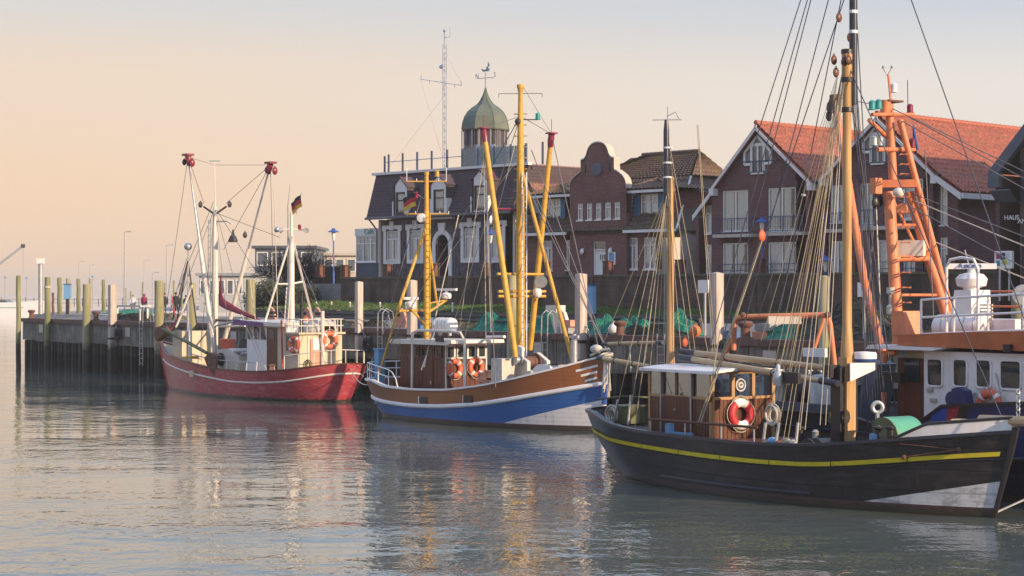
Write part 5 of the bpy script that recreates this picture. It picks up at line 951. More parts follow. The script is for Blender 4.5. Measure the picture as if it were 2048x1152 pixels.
# winch, hatch, boxes, bow gear
c = pk(1045, 722, -.5); mb = MB(); mb.prism([(c.x-.5, -.75, zm), (c.x+.6, -.75, zm), (c.x+.6, -.75, c.z), (c.x+.3, -.75, c.z+.15), (c.x+.25, -.75, c.z+.5), (c.x-.02, -.75, c.z+.58), (c.x-.2, -.75, c.z+.15), (c.x-.5, -.75, c.z-.15)], (0, .16, 0)); wn = t.part(mb, 'winch_cheek', M_wht)
mb = MB(); mb.prism([(c.x-.4, .25, zm), (c.x+.5, .25, zm), (c.x+.5, .25, c.z), (c.x-.1, .25, c.z+.3), (c.x-.4, .25, c.z-.1)], (0, .16, 0)); t.part(mb, 'winch_cheek', M_wht)
winch(t, (c.x, -.2, c.z-.05), M_dark, .22, .7, sub=wn, drum=M_rust); winch(t, (c.x+.25, -.95, c.z+.05), M_dark, .13, .3, sub=wn, drum=M_galv); mb = MB(); mb.box(c.x-.45, c.x-.05, -.5, .2, zm+.05, c.z-.35); t.part(mb, 'winch_gearbox', M_galv, wn); mb = MB(); mb.box(c.x+.3, c.x+.62, -.45, .15, zm, zm+.5); t.part(mb, 'winch_motor', M_cloth, wn)
a = pk(1062, 745, -1.0); b = pk(1112, 738, -.6); mb = MB(); mb.prism([(a.x, -.9, zm), (a.x, -.9, a.z+.15), (a.x+.3, -.9, a.z+.3), (b.x, -.9, a.z+.3), (b.x+.1, -.9, a.z+.1), (b.x+.1, -.9, zm)], (0, 1.8, 0)); hb = t.part(mb, 'deck_hatch', M_whb); mb = MB(); mb.box(a.x+.9, a.x+1.0, -.93, .93, a.z+.302, a.z+.33); t.part(mb, 'hatch_band', M_bk, hb)
a = pk(1006, 745, -1.3); mb = MB(); mb.box(a.x-.32, a.x+.32, -1.6, -1.0, zm, pk(1006, 717, -1.3).z); t.part(mb, 'control_locker', M_cloth)
for i, (px, py) in enumerate(((972, 752), (985, 748), (974, 768), (988, 768))): q = pk(px, py, -1.1); mb = MB(); bars(mb, q.x-.27, q.x+.27, q.z-.14, q.z+.14, -1.3, -.85, .06); mb.box(q.x-.2, q.x+.2, -1.26, -.9, q.z-.08, q.z+.08); one(mb, 'fish_crate', M_pink, 'faded pink fish crate on the blue cutter deck beside the wheelhouse, ' + ('upper left of four', 'upper right of four', 'lower left of four', 'lower right of four')[i], 'crate', BF, 'fish crates on the blue cutter')
a = pk(1148, 728, 0); mb = MB(); z0 = ip(a.x, h.zr)-.8; zt_ = pk(1148, 668, 0).z; mb.lathe([(.13, z0), (.125, zt_-.25), (.085, zt_-.22), (.085, zt_)], (a.x, 0, 0), 14); mb.box(a.x-.25, a.x+.25, -.04, .04, zt_-.15, zt_-.05); t.part(mb, 'bitt_post', M_galv, smooth=1)
a = pk(759, 745, -1.1); zt_ = pk(759, 700, -1.1).z; mb = MB(); mb.box(a.x-.16, a.x+.16, -1.25, -.95, zd, zt_); mb.box(a.x-.2, a.x+.2, -1.29, -.91, zt_, zt_+.06); t.part(mb, 'stern_post', M_ltblue)
rp = [h.pt(q, h.zrail(q)+.04, -1, .1) for q in (.035, .07, .12, .18, .225)]; railing(t, [h.pt(.02, h.zrail(.02)+.04, 1, .1)] + [h.pt(.006, h.zrail(.006)+.04, -1)] + rp, .62, M_whb, 8, (1., .55)); mb = MB(); p = rp[-1]+Vector((0,0,.62)); mb.tube([p, p+Vector((.25,0,-.1)), p+Vector((.5,0,-.35)), p+Vector((.62,0,-.66))], .024, 6); t.part(mb, 'rail_end', M_whb, smooth=1)
bowp = h.pt(1, h.zrail(1), -1); mb = MB(); mb.tube([bowp+Vector((-.5,-.35,.05)), bowp+Vector((-.1,-.2,.25)), bowp+Vector((.1,0,.3)), bowp+Vector((-.1,.2,.25)), bowp+Vector((-.5,.35,.05))], .04, 6); t.part(mb, 'bow_fairlead', M_galv, smooth=1); text('Hansa', .20, BF, (.22, -1.0, h.zrail(.03)-.38), M_letter, t, 'lettering') if False else None
mb = MB(); 
for i in range(7): a = rnd.uniform(-.12,.12); mb.tube([bowp+Vector((.14+a*.5,-.12+a,.1)), bowp+Vector((.2+a,-.1-a*.6,-.5)), bowp+Vector((.16+a*.6,-.14+a,-1.0+rnd.uniform(-.5,.1)))], .025, 5)
for i in range(5): mb.ring(bowp+Vector((.1,-.1,.1-.06*i)), .2, .035, (rnd.uniform(-.3,.3), rnd.uniform(-.3,.3), 1), 14, 6)
one(mb, 'mooring_rope', M_ropew, 'thick bundle of pale rope hanging over the bow of the blue cutter', 'rope', BF, smooth=1)
mb = MB(); mb.ball(bowp+Vector((-.35,-.2,.28)), .2, sc=(1.3,1,.8)); t.part(mb, 'rope_guard', M_cloth, smooth=1)
tm = Vector((u2, 0, pk(1041, 232, 0).z)); bowtop = bowp+Vector((0,0,.2)); am_t = Vector((um, 0, f0.z-.1))
lines(t, BF, [(Vector((u2, 0, kA.z)), bowtop), (bL, tm), (bR, tm), (bR, Vector((L-1.0, .6, h.zrail(.93)))), (bL, Vector((u2+1.2, -2.1, zm+.8))), (tm, Vector((um-1.5, -1.6, zm+.9))), (tm, Vector((um-1.5, 1.6, zm+.9))), (bowtop, (1052, 350, .3)), (bowtop, (1063, 300, 1.0)), (am_t, Vector((.6, -1.3, zd+1.2))), (am_t, Vector((.6, 1.3, zd+1.2)))], .016, M_wire)
lines(t, BF, [(Vector((u2-.1, -.2, kA.z+1)), (928, 680, -.9)), (Vector((u2-.1, -.25, kA.z+.3)), (862, 560, -1.1)), (bL, (972, 690, -1.1)), (bL+Vector((.06,0,-.3)), (982, 665, -1.2)), ((970, 300, -1.2), (917, 670, -.9))], .012, M_ropew, 'halyard')
lines(t, BF, [((1047, 175, 0), bR)], .010, M_wire, 'halyard'); lines(t, BF, [((878, 640, 0), (843, 740, -1.4))], .03, M_whb, 'support_tube'); lines(t, BF, [((917, 430, .3), (848, 735, -1.4))], .022, M_ropew, 'halyard')
lines(t, BF, [(Vector((.3, -1.3, h.zrail(.05))))], .02, M_ropew, 'mooring_line') if False else None
# ---------------------------------------------------------------- red cutter, bow to the left
AR = -52.0; B_ = 4.7; P0 = gz(338, 776, 0); rk = 1.0
mk = lambda fr, L: Hull(fr, L, B_, pd_f(.20, .52, 1.7, .5), pw_f(.30, .45, 1.7), lambda k: .9*max(0, 1-k)**1.2, lambda k: L - 1.25*max(0, 1-k), True)
fo = lambda L: (lambda u: Fr(P0.x-u.x*rk, P0.y-u.y*rk, AR))(Fr(0, 0, AR).u)
L = fit(fo, mk, 725, False); RF = fo(L); h = mk(RF, L); pk = RF.pk
h.zr = smooth_list([(0, pk(309,681,0).z)] + [c for c in h.rails([(330,708),(377,725),(426,738),(499,744),(571,741),(644,731),(688,728)]) if c[0] > 1]); h.zs = smooth_list([(0, pk(314,716,0).z)] + [c for c in h.rails([(360,740),(455,763),(508,766),(571,764),(632,755),(681,748)], .8) if c[0] > 1])
M_rh = paint('red_hull', (.42,.05,.075), .34, .17, .45, .35, (.20,.03,.04), (.48,.20,.22), [((.055,.03,.03), .10, 0)])
M_rb = paint('red_bulwark', (.40,.055,.07), .4, .15, .4, .35, (.20,.05,.05), (.45,.18,.18))
t = T('fishing_cutter', 'red hulled fishing cutter with cream cabin, white masts and tall hoisted booms', 'boat', RF, (L/2, 0, 0)); rt_ = t
build_hull(t, h, M_rh, M_rb, M_wht, M_mahog, M_deckw, M_wht, .8, .045)
mb = MB(); mb.tube([h.pt(0, z, -1) for z in (-.4, .3, 1.0, 1.6, h.zrail(0)+.1)], [.07,.08,.09,.10,.11], 8); t.part(mb, 'stem_post', M_red, smooth=1)
q = .5; c = h.pt(.42, h.zst(.42), -1); mb = MB(); mb.cb(c, .42, .22, .3, .0); t.part(mb, 'fender_block', M_beige); c = h.pt(.955, h.zrail(.955)-.18, -1)
for q_ in (.62, .8): d = h.pt(q_, 0, -1)
zd = lambda u: ip(u, h.zr)-.8
# wheelhouse (near side -1.15)
hw = 1.15; u0 = pk(494, 700, -hw).x; u1 = pk(534, 700, -hw).x; u2 = pk(572, 700, -hw).x; zt = pk(520, 650, -hw).z; zf = zd(u0)
mb = MB(); mb.box(u0, u2, -hw, hw, zf, zt); wh = t.part(mb, 'wheelhouse', M_whb); zw0 = pk(515, 679, -hw).z; zw1 = pk(515, 653, -hw).z
mb = MB(); mb.prism([(u0+.05, -hw-.012, zw1), (u1-.25, -hw-.012, zw1), (u1-.05, -hw-.012, zw0), (u0+.05, -hw-.012, zw0)], (0, .009, 0)); wn = t.part(mb, 'side_window', M_cab, wh)
for f in (.33, .68): x = u0+(u1-u0)*f; mb = MB(); mb.box(x-.04, x+.04, -hw-.03, -hw-.013, zw0, zw1); t.part(mb, 'window_bar', M_whb, wn)
mb = MB(); mb.box(u1+.02, pk(555, 700, -hw).x, -hw-.03, -hw-.003, zf+.1, pk(545, 655, -hw).z); dd = t.part(mb, 'door', M_mahog, wh); a = pk(545, 668, -hw); mb = MB(); mb.box(a.x-.2, a.x+.2, -hw-.04, -hw-.032, a.z-.3, a.z+.22); t.part(mb, 'door_window', M_cab, dd); mb = MB(); mb.box(u1+.08, u1+.14, -hw-.07, -hw-.03, a.z-.75, a.z-.6); t.part(mb, 'handle', M_galv, dd)
a = pk(562, 700, -hw); mb = MB(); mb.box(pk(556, 700, -hw).x, u2, -hw-.02, -hw-.002, zf, zt-.05); t.part(mb, 'side_panel', M_beige, wh)
for k in range(4): a = -hw+2*hw*k/4; mb = MB(); mb.box(u0-.02, u0-.004, a+.06, a+2*hw/4-.06, zw0, zw1); t.part(mb, 'front_window', M_cab, wh)
mb = MB(); mb.prism([(u0-.75, -hw-.2, zt+.0), (u2, -hw-.2, zt-.05), (u2, -hw-.2, zt+.12), (u0-.85, -hw-.2, zt+.22)], (0, 2*hw+.4, 0)); rf = t.part(mb, 'wheelhouse_roof', M_wht, wh); mb = MB(); mb.prism([(u0-.88, -hw-.24, zt-.02), (u1, -hw-.24, zt-.06), (u1, -hw-.24, zt+.12), (u0-.92, -hw-.24, zt+.26)], (0, .035, 0)); t.part(mb, 'roof_edge', M_purp, rf)
mb = MB(); mb.tube([pk(432, 735, -1.4), pk(430, 653, -1.4), pk(437, 650, -1.4), pk(482, 640, -1.3)], .06, 8); t.part(mb, 'shelter_frame', M_galv, smooth=1); mb = MB(); mb.tube([pk(436, 653, .8), pk(490, 652, .8)], .05, 6); t.part(mb, 'shelter_frame', M_wht, smooth=1)
# aft deckhouse: shaded near side with a locker, sunlit after face with the door
hw2 = 1.15; zt2 = pk(598, 669, -hw2).z; um_ = ue = pk(599, 700, -hw2).x; fl = zd(ue)-.1
mb = MB(); mb.box(u2+.003, ue, -hw2, hw2, fl, zt2); ah = t.part(mb, 'aft_cabin', M_beige)
b = pk(577, 688, -hw2); mb = MB(); mb.box(b.x-.22, b.x+.22, -hw2-.02, -hw2-.003, b.z-.3, b.z+.35); t.part(mb, 'locker_window', M_cab, ah)
a = RF.pu(632, 705, ue); mb = MB(); mb.box(ue+.003, ue+.05, a.y-.32, a.y+.32, fl+.15, RF.pu(632, 678, ue).z); dd = t.part(mb, 'door', M_pink, ah); b = RF.pu(632, 688, ue+.05); mb = MB(); mb.box(ue+.053, ue+.062, b.y-.16, b.y+.16, b.z-.27, b.z+.27); t.part(mb, 'door_window', M_whb, dd)
for y in (a.y-.42, a.y+.42): mb = MB(); mb.box(ue+.003, ue+.04, y-.03, y+.03, fl+.1, zt2-.1); t.part(mb, 'door_frame', M_wht, dd)
mb = MB(); mb.box(u2-.1, ue+.15, -hw2-.12, hw2+.1, zt2, zt2+.09); t.part(mb, 'cabin_roof', M_beige, ah)
railing(t, [(u2+.2, -hw2-.1, zt2+.09), (ue+.1, -hw2-.1, zt2+.09), (ue+.1, hw2, zt2+.09), (u2+.2, hw2, zt2+.09)], .6, M_wht, 16, (1., .5), .02)
c = Vector(((u2+ue)/2+.1, .2, 0)); mb = MB(); prof = []
for i in range(9):
    f = i/8; prof.append([Vector((c.x-.6+1.2*f, .3+.8*math.cos(a_)*(.55+.5*math.sin(math.pi*f)) , zt2+.12+max(0, math.sin(a_))*(.3+.35*math.sin(math.pi*f)+.06*math.sin(a_*5+f*9)))) for a_ in [math.pi*j/8 for j in range(9)]])
mb.grid(prof); t.part(mb, 'covered_dinghy', M_cloth, smooth=2)
pole(t, RF, [pk(603, 670, -.9), pk(603, 585, -.9), pk(606, 580, -.9)], .085, M_dark, 'exhaust_pipe'); pv = RF.pu(645, 700, ue+.12); pole(t, RF, [Vector((ue+.12, pv.y, fl)), Vector((ue+.12, pv.y, RF.pu(645, 622, ue+.12).z))], .09, M_wht, 'vent_post'); pole(t, RF, [pk(565, 735, -1.5), pk(563, 640, -1.4)], .045, M_red, 'fire_pipe')
ringbuoy(RF, RF.pu(660, 680, ue+.2), (1, -.15, .05), .42, 'orange life ring at the aft end of the red cutter cabin', M_ring); ringbuoy(RF, pk(588, 689, -hw2-.14), (.1, -1, .05), .42, 'orange life ring on the cream locker of the red cutter', M_ring)
# foremast with two hoisted booms and purple sail
uf = pk(430, 690, 0).x; z0 = zd(uf); top = pk(430, 415, 0).z; mb = MB(); mb.lathe([(.16, z0), (.145, top-2), (.10, top), (.09, top+.02)], (uf, 0, 0), 12); fm_ = t.part(mb, 'fore_mast', M_wht, smooth=1); pole(t, RF, [Vector((uf, 0, top)), pk(429, 325, 0)], .03, M_wht, 'top_mast', .02)
mb = MB(); q = pk(429, 322, 0); mb.tube([q-Vector((.2,.2,0)), q+Vector((.2,.2,0))], .02, 5); t.part(mb, 'wind_vane', M_grn, fm_); rungs(t, (uf-.18, -.25, z0+2.2), (uf-.15, -.22, pk(425, 440, 0).z), .12, M_galv, 18)
for a, b in ((pk(427, 695, -.9), pk(376, 312, -1.5)), (pk(444, 700, .9), pk(541, 328, 1.5))):
    d = b-a; mb = MB(); mb.tube([a, a+d*.12, a+d*.45, a+d*.55], [.10, .125, .10, .085], 10); bm = t.part(mb, 'trawl_boom', M_wht, smooth=1); mb = MB(); mb.tube([a+d*.55, a+d*.97], [.055, .045], 8); t.part(mb, 'boom_tip', M_galv, bm, smooth=1)
    mb = MB(); mb.tube([a+d*.95, b], [.12, .16], 8); mb.cb(b+Vector((0,0,.06)), .55, .4, .1); t.part(mb, 'boom_head', M_rlamp, bm); block(t, b+Vector((.25,.1,-.35)), M_rlamp, .15); block(t, b+Vector((-.2,-.1,-.3)), M_dark, .12)
for a, b, c in ((.45, 1, .35), (-.45, -1, .3)): q = Vector((uf, 0, top-.35)); mb = MB(); mb.tube([q, q+Vector((a, b*.4, .4))], .05, 6); t.part(mb, 'boom_block', M_dark, fm_); block(t, q+Vector((a*1.3, b*.5, .5)), M_dark, .12)
q = pk(455, 446, .3); mb = MB(); mb.tube([Vector((uf, 0, q.z+.1)), Vector((q.x, .3, q.z+.1)), q+Vector((.25,.1,-.05))], .05, 6); ar = t.part(mb, 'lamp_arm', M_wht, fm_, smooth=1); q = pk(466, 477, .4); mb = MB(); mb.lathe([(.22,-.18),(.24,-.12),(.18,.05),(.08,.2),(.03,.45)], q, 12); t.part(mb, 'deck_lamp', M_dark, ar, smooth=1); block(t, pk(490, 470, .8), M_dark, .12)
mb = MB(); rows = []                                       # furled purple sail along the mast and boom
spine = [pk(442, 550, -.1), pk(441, 570, -.1), pk(441, 590, -.1), pk(444, 605, -.15), pk(455, 612, -.2), pk(475, 622, -.2), pk(500, 632, -.15), pk(522, 642, -.1)]; rad = [.04, .07, .12, .19, .19, .13, .09, .04]
for i, (p, r) in enumerate(zip(spine, rad)): rows.append([p + Vector((math.cos(a_)*r*(1+.25*math.sin(3*a_+i)), math.sin(a_)*r*.7, math.sin(a_+.5)*r*.8*(1 if i > 2 else .2))) for a_ in [2*math.pi*j/10 for j in range(11)]])
mb.grid(rows); t.part(mb, 'furled_sail', M_sail, smooth=2)
pole(t, RF, [Vector((uf, 0, pk(430, 640, 0).z)), pk(540, 646, 0)], .07, M_teak, 'sail_boom')
# aft mast with legs, ladder, lamps
ua = pk(583, 650, 0).x; za_ = zt2; tp = pk(583, 425, 0).z; mb = MB(); mb.lathe([(.15, za_), (.13, pk(583, 480, 0).z), (.07, pk(583, 470, 0).z), (.06, tp), (.03, tp+.02)], (ua, 0, 0), 12); am = t.part(mb, 'aft_mast', M_wht, smooth=1); pole(t, RF, [Vector((ua-.15, -.1, za_)), Vector((ua-.15, -.1, tp+.3)), pk(580, 368, -.1)], .05, M_galv, 'antenna_pole', .012)
zk_ = pk(580, 470, 0).z; la = pk(528, 650, -1.1); lb = pk(626, 640, 1.1); lb2 = Vector((la.x+.1, 1.1, la.z))
for e in (la, lb): pole(t, RF, [Vector((ua, 0, zk_)), e], .055, M_wht, 'mast_leg')
z_ = pk(583, 568, 0).z; f = (zk_-z_)/(zk_-la.z); pole(t, RF, [Vector((ua, 0, zk_)).lerp(la, f), Vector((ua, 0, z_)), Vector((ua, 0, zk_)).lerp(lb, f)], .045, M_wht, 'leg_brace'); rungs(t, pk(572, 650, -.55), pk(577, 575, -.25), .16, M_wht, 8)
for px, py, v, d in ((560, 461, -.5, (-.5,-.7,-.4)), (554, 459, -.6, (-1,-.2,.1)), (612, 461, .6, (.8,-.3,-.2))): floodlight(t, pk(px, py, v), d, M_galv, .14)
pole(t, RF, [pk(556, 460, -.55), Vector((ua, 0, pk(583, 458, 0).z)), pk(606, 460, .55)], .03, M_wht, 'lamp_yard'); lamp_can(t, pk(599, 460, .4), M_rlamp, .08); flag(RF, pk(582, 407, -.1), (M_fb, M_fr, M_fg), 'black red gold flag on the aft mast of the red cutter', s_=.55, slant=.9); pole(t, RF, [pk(592, 430, 0), pk(603, 385, 0)], .015, M_galv, 'flag_staff')
# bow tripod, hatch, winch, buoy
ub_ = pk(376, 640, 0).x; tt_ = pk(376, 497, 0); zb_ = zd(ub_); pole(t, RF, [Vector((ub_, 0, zb_)), tt_], .07, M_wht, 'bow_mast', .05); mb = MB(); mb.ball(tt_+Vector((0,0,.1)), .2, 12, 8); t.part(mb, 'bow_lamp', M_galv, smooth=1)
for e in (pk(345, 640, -.8), pk(395, 660, .9), pk(352, 650, -1.2)): pole(t, RF, [tt_-Vector((0,0,.6)), e], .035, M_dark, 'bow_mast_leg')
a = pk(372, 690, -.4); mb = MB(); mb.box(a.x-.5, a.x+.5, -.9, .9, zb_-.1, pk(372, 662, -.6).z); t.part(mb, 'fore_hatch', M_beige)
pole(t, RF, [pk(379, 722, -1.4), pk(380, 648, -1.4)], .08, M_whb, 'bitt_post'); pole(t, RF, [pk(352, 655, -1.2), pk(385, 570, -.6)], .06, M_wht, 'derrick_post'); a = pk(455, 715, -.9); mb = MB(); mb.prism([(a.x-1.2, -1.0, z0), (a.x+1.3, -1.0, z0), (a.x+1.3, -1.0, a.z+.1), (a.x+.3, -1.0, a.z+.45), (a.x-1.0, -1.0, a.z+.35)], (0, 1.4, 0)); wb = t.part(mb, 'winch_housing', M_wht); winch(t, (a.x-.4, -1.2, a.z-.1), M_dark, .22, .35, sub=wb); winch(t, (a.x+.6, .1, a.z+.5), M_dark, .3, .9, sub=wb)
a = pk(455, 688, -.3)
mb = MB()
for i in range(5): mb.ring(a+Vector((0,0,-.2+.1*i)), .34, .06, (0,0,1), 20, 8)
one(mb, 'hose_reel', M_ring, 'coil of bright orange hose on the red cutter winch', 'hose', RF, smooth=1)
for i, (px, py) in enumerate(((500, 706), (485, 702))): mb = MB(); p = pk(px, py, -.9); mb.tube([p+Vector((-.7,0,-.05)), p, p+Vector((.7,0,.06))], [.1,.13,.1], 10); t.part(mb, 'rolled_fender', M_galv, smooth=1)
a = pk(545, 737, -1.6); mb = MB(); mb.lathe([(.2,0),(.16,.08),(.12,.3),(.18,.36),(.02,.4)], a-Vector((0,0,.2)), 12); t.part(mb, 'capstan', M_pink, smooth=1)
mb = MB(); mb.tube([h.pt(q_, h.zrail(q_)+.42, -1, .15) for q_ in (.40, .46, .52, .6, .68, .76)], .025, 6); hr = t.part(mb, 'hand_rail', M_galv, smooth=1)
for i in range(8): q_ = .40+.36*i/7; p = h.pt(q_, h.zrail(q_), -1, .1); mb = MB(); mb.tube([p, p+Vector((0,.04,.42))], .022, 5); t.part(mb, 'rail_post', M_wht, hr)
rp = [h.pt(q_, h.zrail(q_)+.03, -1, .1) for q_ in (.88, .93, .97, .995)] + [h.pt(q_, h.zrail(q_)+.03, 1, .1) for q_ in (.97, .92)]; railing(t, rp, .62, M_wht, 8, (1.,), .02)
coil(RF, h.pt(.93, h.zrail(.93)+.1, -1, .4), 'pale green rope coil on the stern of the red cutter', M_olive, .22, 5, True); coil(RF, pk(385, 718, -1.3), 'yellow rope coil on the fore deck of the red cutter', M_fg, .35, 4)
# beam trawl gear over the side
def shoe(tt, p, s_, pts): mb = MB(); mb.prism([Vector(p)+Vector((x*s_, 0, z*s_)) for x, z in pts], (0, .07, 0)); tt.part(mb, 'trawl_shoe', M_rust)
tb = T('beam_trawl', 'green trawl beam with rusty triangular shoes lying over the rail of the red cutter', 'trawl gear', RF, (pk(365, 690, -2.0).x, -2.3, h.zrail(.2)-.3)); a = pk(322, 655, -1.2); b = pk(414, 706, -2.25); mb = MB(); mb.tube([a, b], .085, 10); tb.part(mb, 'beam', M_olive, smooth=1)
for px, py, v, poly in ((315, 662, -1.3, [(325,651),(332,663),(312,682),(308,672),(310,655)]), (420, 725, -2.35, [(408,716),(418,705),(434,712),(431,740),(427,752),(413,730)])):
    P = [RF.pk(x, y, v) for x, y in poly]; mb = MB(); mb.prism(P, (0, .09, 0)); sh2 = tb.part(mb, 'trawl_shoe', M_rust); mb = MB(); mb.prism([p+Vector((0,.09,0)) for p in P[:3]], (.0, .25, 0)); tb.part(mb, 'shoe_gusset', M_rust, sh2)
# rigging
ft = Vector((uf, 0, top)); bl, br = pk(376, 314, -1.5), pk(541, 330, 1.5); at = Vector((ua, 0, pk(583, 468, 0).z))
lines(t, RF, [(bl, pk(340, 565, -1.0)), (pk(340, 565, -1.0), h.pt(.02, h.zrail(.02), -1)), (bl, Vector((uf-.4, -.4, top+.2))), (br, Vector((uf+.4, .4, top+.2))), (br, pk(447, 500, .5)), (br, pk(548, 640, 1.6)), (bl, pk(430, 640, -1.4)), (ft, h.pt(.01, h.zrail(.01), -1)+Vector((.2,.1,0))), (pk(427, 404, 0), pk(354, 580, .3)), (ft, Vector((u0, -1.2, zt))), (ft, Vector((u0, 1.2, zt))), (pk(430, 425, 0), pk(560, 475, 0)), (at, h.pt(.98, h.zrail(.98), -1)), (pk(590, 500, .2), pk(643, 625, -.9)), (pk(429, 330, 0), bl), (pk(429, 330, 0), br), (ft, pk(460, 690, -1.8)), (ft, pk(400, 700, -2.0)), (pk(376, 510, 0), h.pt(.02, h.zrail(.02), -1))], .014, M_wire)
lines(t, RF, [(pk(483, 628, -1.2), pk(526, 735, -1.9)), (pk(495, 640, -1.2), pk(533, 740, -1.9)), (pk(548, 380, 1.6), pk(556, 660, 1.6)), (pk(500, 560, .4), pk(518, 690, -1.7)), (pk(396, 560, -1), pk(430, 690, -1.8))], .02, M_ropew, 'halyard'); lines(t, RF, [(pk(352, 640, -1.3), pk(343, 590, -1.3)), (pk(338, 665, -1.2), pk(382, 590, -.4))], .03, M_red, 'halyard')
# ---------------------------------------------------------------- black sailing cutter
AK = -56.0; B_ = 4.6; P0 = gz(1988, 1036, 0); rk = .62
mk = lambda fr, L: Hull(fr, L, B_, pd_f(.20, .52, 2.2, .5), pw_f(.45, .45, 1.75, .9), lambda k: 1.9*max(0, 1-k)**1.9, lambda k: L - .85*max(0, 1-k))
fo = lambda L: (lambda u: Fr(P0.x-u.x*(L-rk), P0.y-u.y*(L-rk), AK))(Fr(0, 0, AK).u)
L = fit(fo, mk, 1189, True); KF = fo(L); h = mk(KF, L); pk = KF.pk
h.zr = smooth_list(h.rails([(1187,826),(1208,847),(1263,861),(1347,872),(1430,881),(1513,888),(1619,891),(1678,887),(1756,882),(1800,879),(1900,872),(2018,864)])); h.zs = smooth_list(h.rails([(1186,862),(1208,875),(1263,888),(1347,902),(1430,913),(1513,922),(1619,929),(1704,927),(1808,920),(1912,913),(2018,908)], .85))
za = h.rails([(1690, 1008), (2003, 962)], .35); bb = (za[1][1]-za[0][1])/(za[1][0]-za[0][0]); aa = za[0][1]-bb*za[0][0]+bb*L/2
M_kh = paint('black_hull', (.024,.019,.020), .30, .5, .2, .3, (.05,.042,.042), (.06,.05,.055), [((.60,.60,.64), aa, bb), ((.08,.04,.04), .22, 0)])
M_yst = M('yellow_stripe', (.62,.50,.03), .45, var=.15, dirt=(.45,.33,.05))
t = T('sailing_cutter', 'black hulled sailing cutter with yellow stripe, wooden masts and red brown wheelhouse', 'boat', KF, (L/2, 0, 0)); kt = t
build_hull(t, h, M_kh, M_kh, None, M_blk, M_decks, M_decks, .55, .03)
Q = h.qs(60); n_ = 9
for i in range(n_):                                        # yellow strake planks
    qq = [(.002+.99*(i+j/24*.985)/n_)**1.15 for j in range(25)]; mb = MB(); mb.grid([[h.pt(q, h.zst(q)+dz, -1, -.02 if o else -.045) for q in qq] for dz, o in ((-.06, 1), (-.056, 0), (.04, 0), (.044, 1))]); t.part(mb, 'yellow_strake', M_yst, smooth=1)
    mb = MB(); mb.grid([[h.pt(q, h.zst(q)+dz, 1, -.02) for q in qq[::-1]] for dz in (-.07, .05)]); t.part(mb, 'yellow_strake', M_yst, smooth=1)
mb = MB(); mb.tube([h.pt(q, h.zst(q)-.11, -1, -.01) for q in Q], .025, 6); t.part(mb, 'strake_moulding', M_bk, smooth=1)
mb = MB(); mb.tube([h.pt(q, .32, -1, -.01) for q in [.3+.4*i/20 for i in range(21)]], .04, 6); t.part(mb, 'lower_moulding', M_blk, smooth=1)
mb = MB(); mb.tube([h.pt(1, z, -1) for z in (-.5, 0, .5, 1.0, 1.5, h.zrail(1)+.1)], [.05,.055,.06,.07,.08,.09], 8); t.part(mb, 'stem_post', M_bk, smooth=1)
qa_, qb_ = h.qat(1790, 880), h.qat(1856, 872); qs_ = [qa_+(.999-qa_)*i/30 for i in range(31)]; hz_ = lambda q: .005 + .26*min(1, max(0, (q-qa_)/(qb_-qa_))); mb = MB()
for sd in (-1, 1): mb.grid([[h.pt(q, h.zrail(q)+.03, sd, .0) for q in qs_], [h.pt(q, h.zrail(q), sd, -.02)+Vector((0,0,.03+hz_(q))) for q in qs_]])
wbw = t.part(mb, 'bow_wash_board', M_whb); mb = MB()
for sd in (-1, 1): mb.tube([h.pt(q, h.zrail(q), sd, -.02)+Vector((0,0,.04+hz_(q))) for q in qs_], .035, 6)
t.part(mb, 'board_cap', M_bk, wbw)
bp = h.pt(1, h.zrail(1), -1); mb = MB(); mb.tube([bp+Vector((-1.0,0,.2)), bp+Vector((1.6,.0,.30))], [.13,.10], 8); t.part(mb, 'bowsprit', M_pineh, smooth=1)
# wheelhouse
hw = 1.02; u0 = pk(1299, 800, -hw).x; u1 = pk(1424, 800, -hw).x; zt = (pk(1300, 738, -hw).z+pk(1423, 745, -hw).z)/2; zf = ip(u0, h.zr)-.56; zs0 = (pk(1300, 786, -hw).z + pk(1423, 800, -hw).z)/2
mb = MB(); mb.box(u0+.03, u1-.03, -hw+.03, hw-.03, zf, zs0); wh = t.part(mb, 'wheelhouse', M_mahog)
planked(t, 'p', u0, u1, -hw+.03, zf, zs0, M_teak, 20, sub=wh); planked(t, 'p', -hw, hw, u1-.03, zf, zs0, M_teak, 16, face='u', sub=wh); planked(t, 'p', -hw, hw, u0, zf, zs0, M_teak, 12, face='u', sub=wh)
xs_ = [pk(x, 780, -hw).x for x in (1299, 1326, 1353, 1386, 1418)]; xs_[0] = u0; xs_[-1] = u1
for x in xs_: mb = MB(); mb.box(x-.045, x+.045, -hw-.015, -hw+.045, zf if x in (u0, u1) else zs0, zt); t.part(mb, 'window_post', M_oak if x in (u0, u1) else M_teak, wh)
ys_ = [-hw+2*hw*k/3 for k in range(4)]
for y in ys_: mb = MB(); mb.box(u1-.05, u1+.03, y-.05, y+.05, zf if abs(y) > 1 else zs0, zt); t.part(mb, 'window_post', M_oak, wh)
for a, b in zip(xs_, xs_[1:]):
    for y in (-hw, hw): mb = MB(); mb.box(a+.05, b-.05, y+.008, y+.018, zs0+.03, zt-.03); t.part(mb, 'pane', M_paneW, wh)
for a, b in zip(ys_, ys_[1:]):
    for u in (u0+.02, u1-.03): mb = MB(); mb.box(u, u+.01, a+.05, b-.05, zs0+.03, zt-.03); t.part(mb, 'pane', M_paneW, wh)
mb = MB()
for y in (-hw-.02, hw-.04): mb.box(u0, u1, y, y+.06, zs0-.04, zs0+.03); mb.box(u0, u1, y, y+.06, zt-.05, zt)
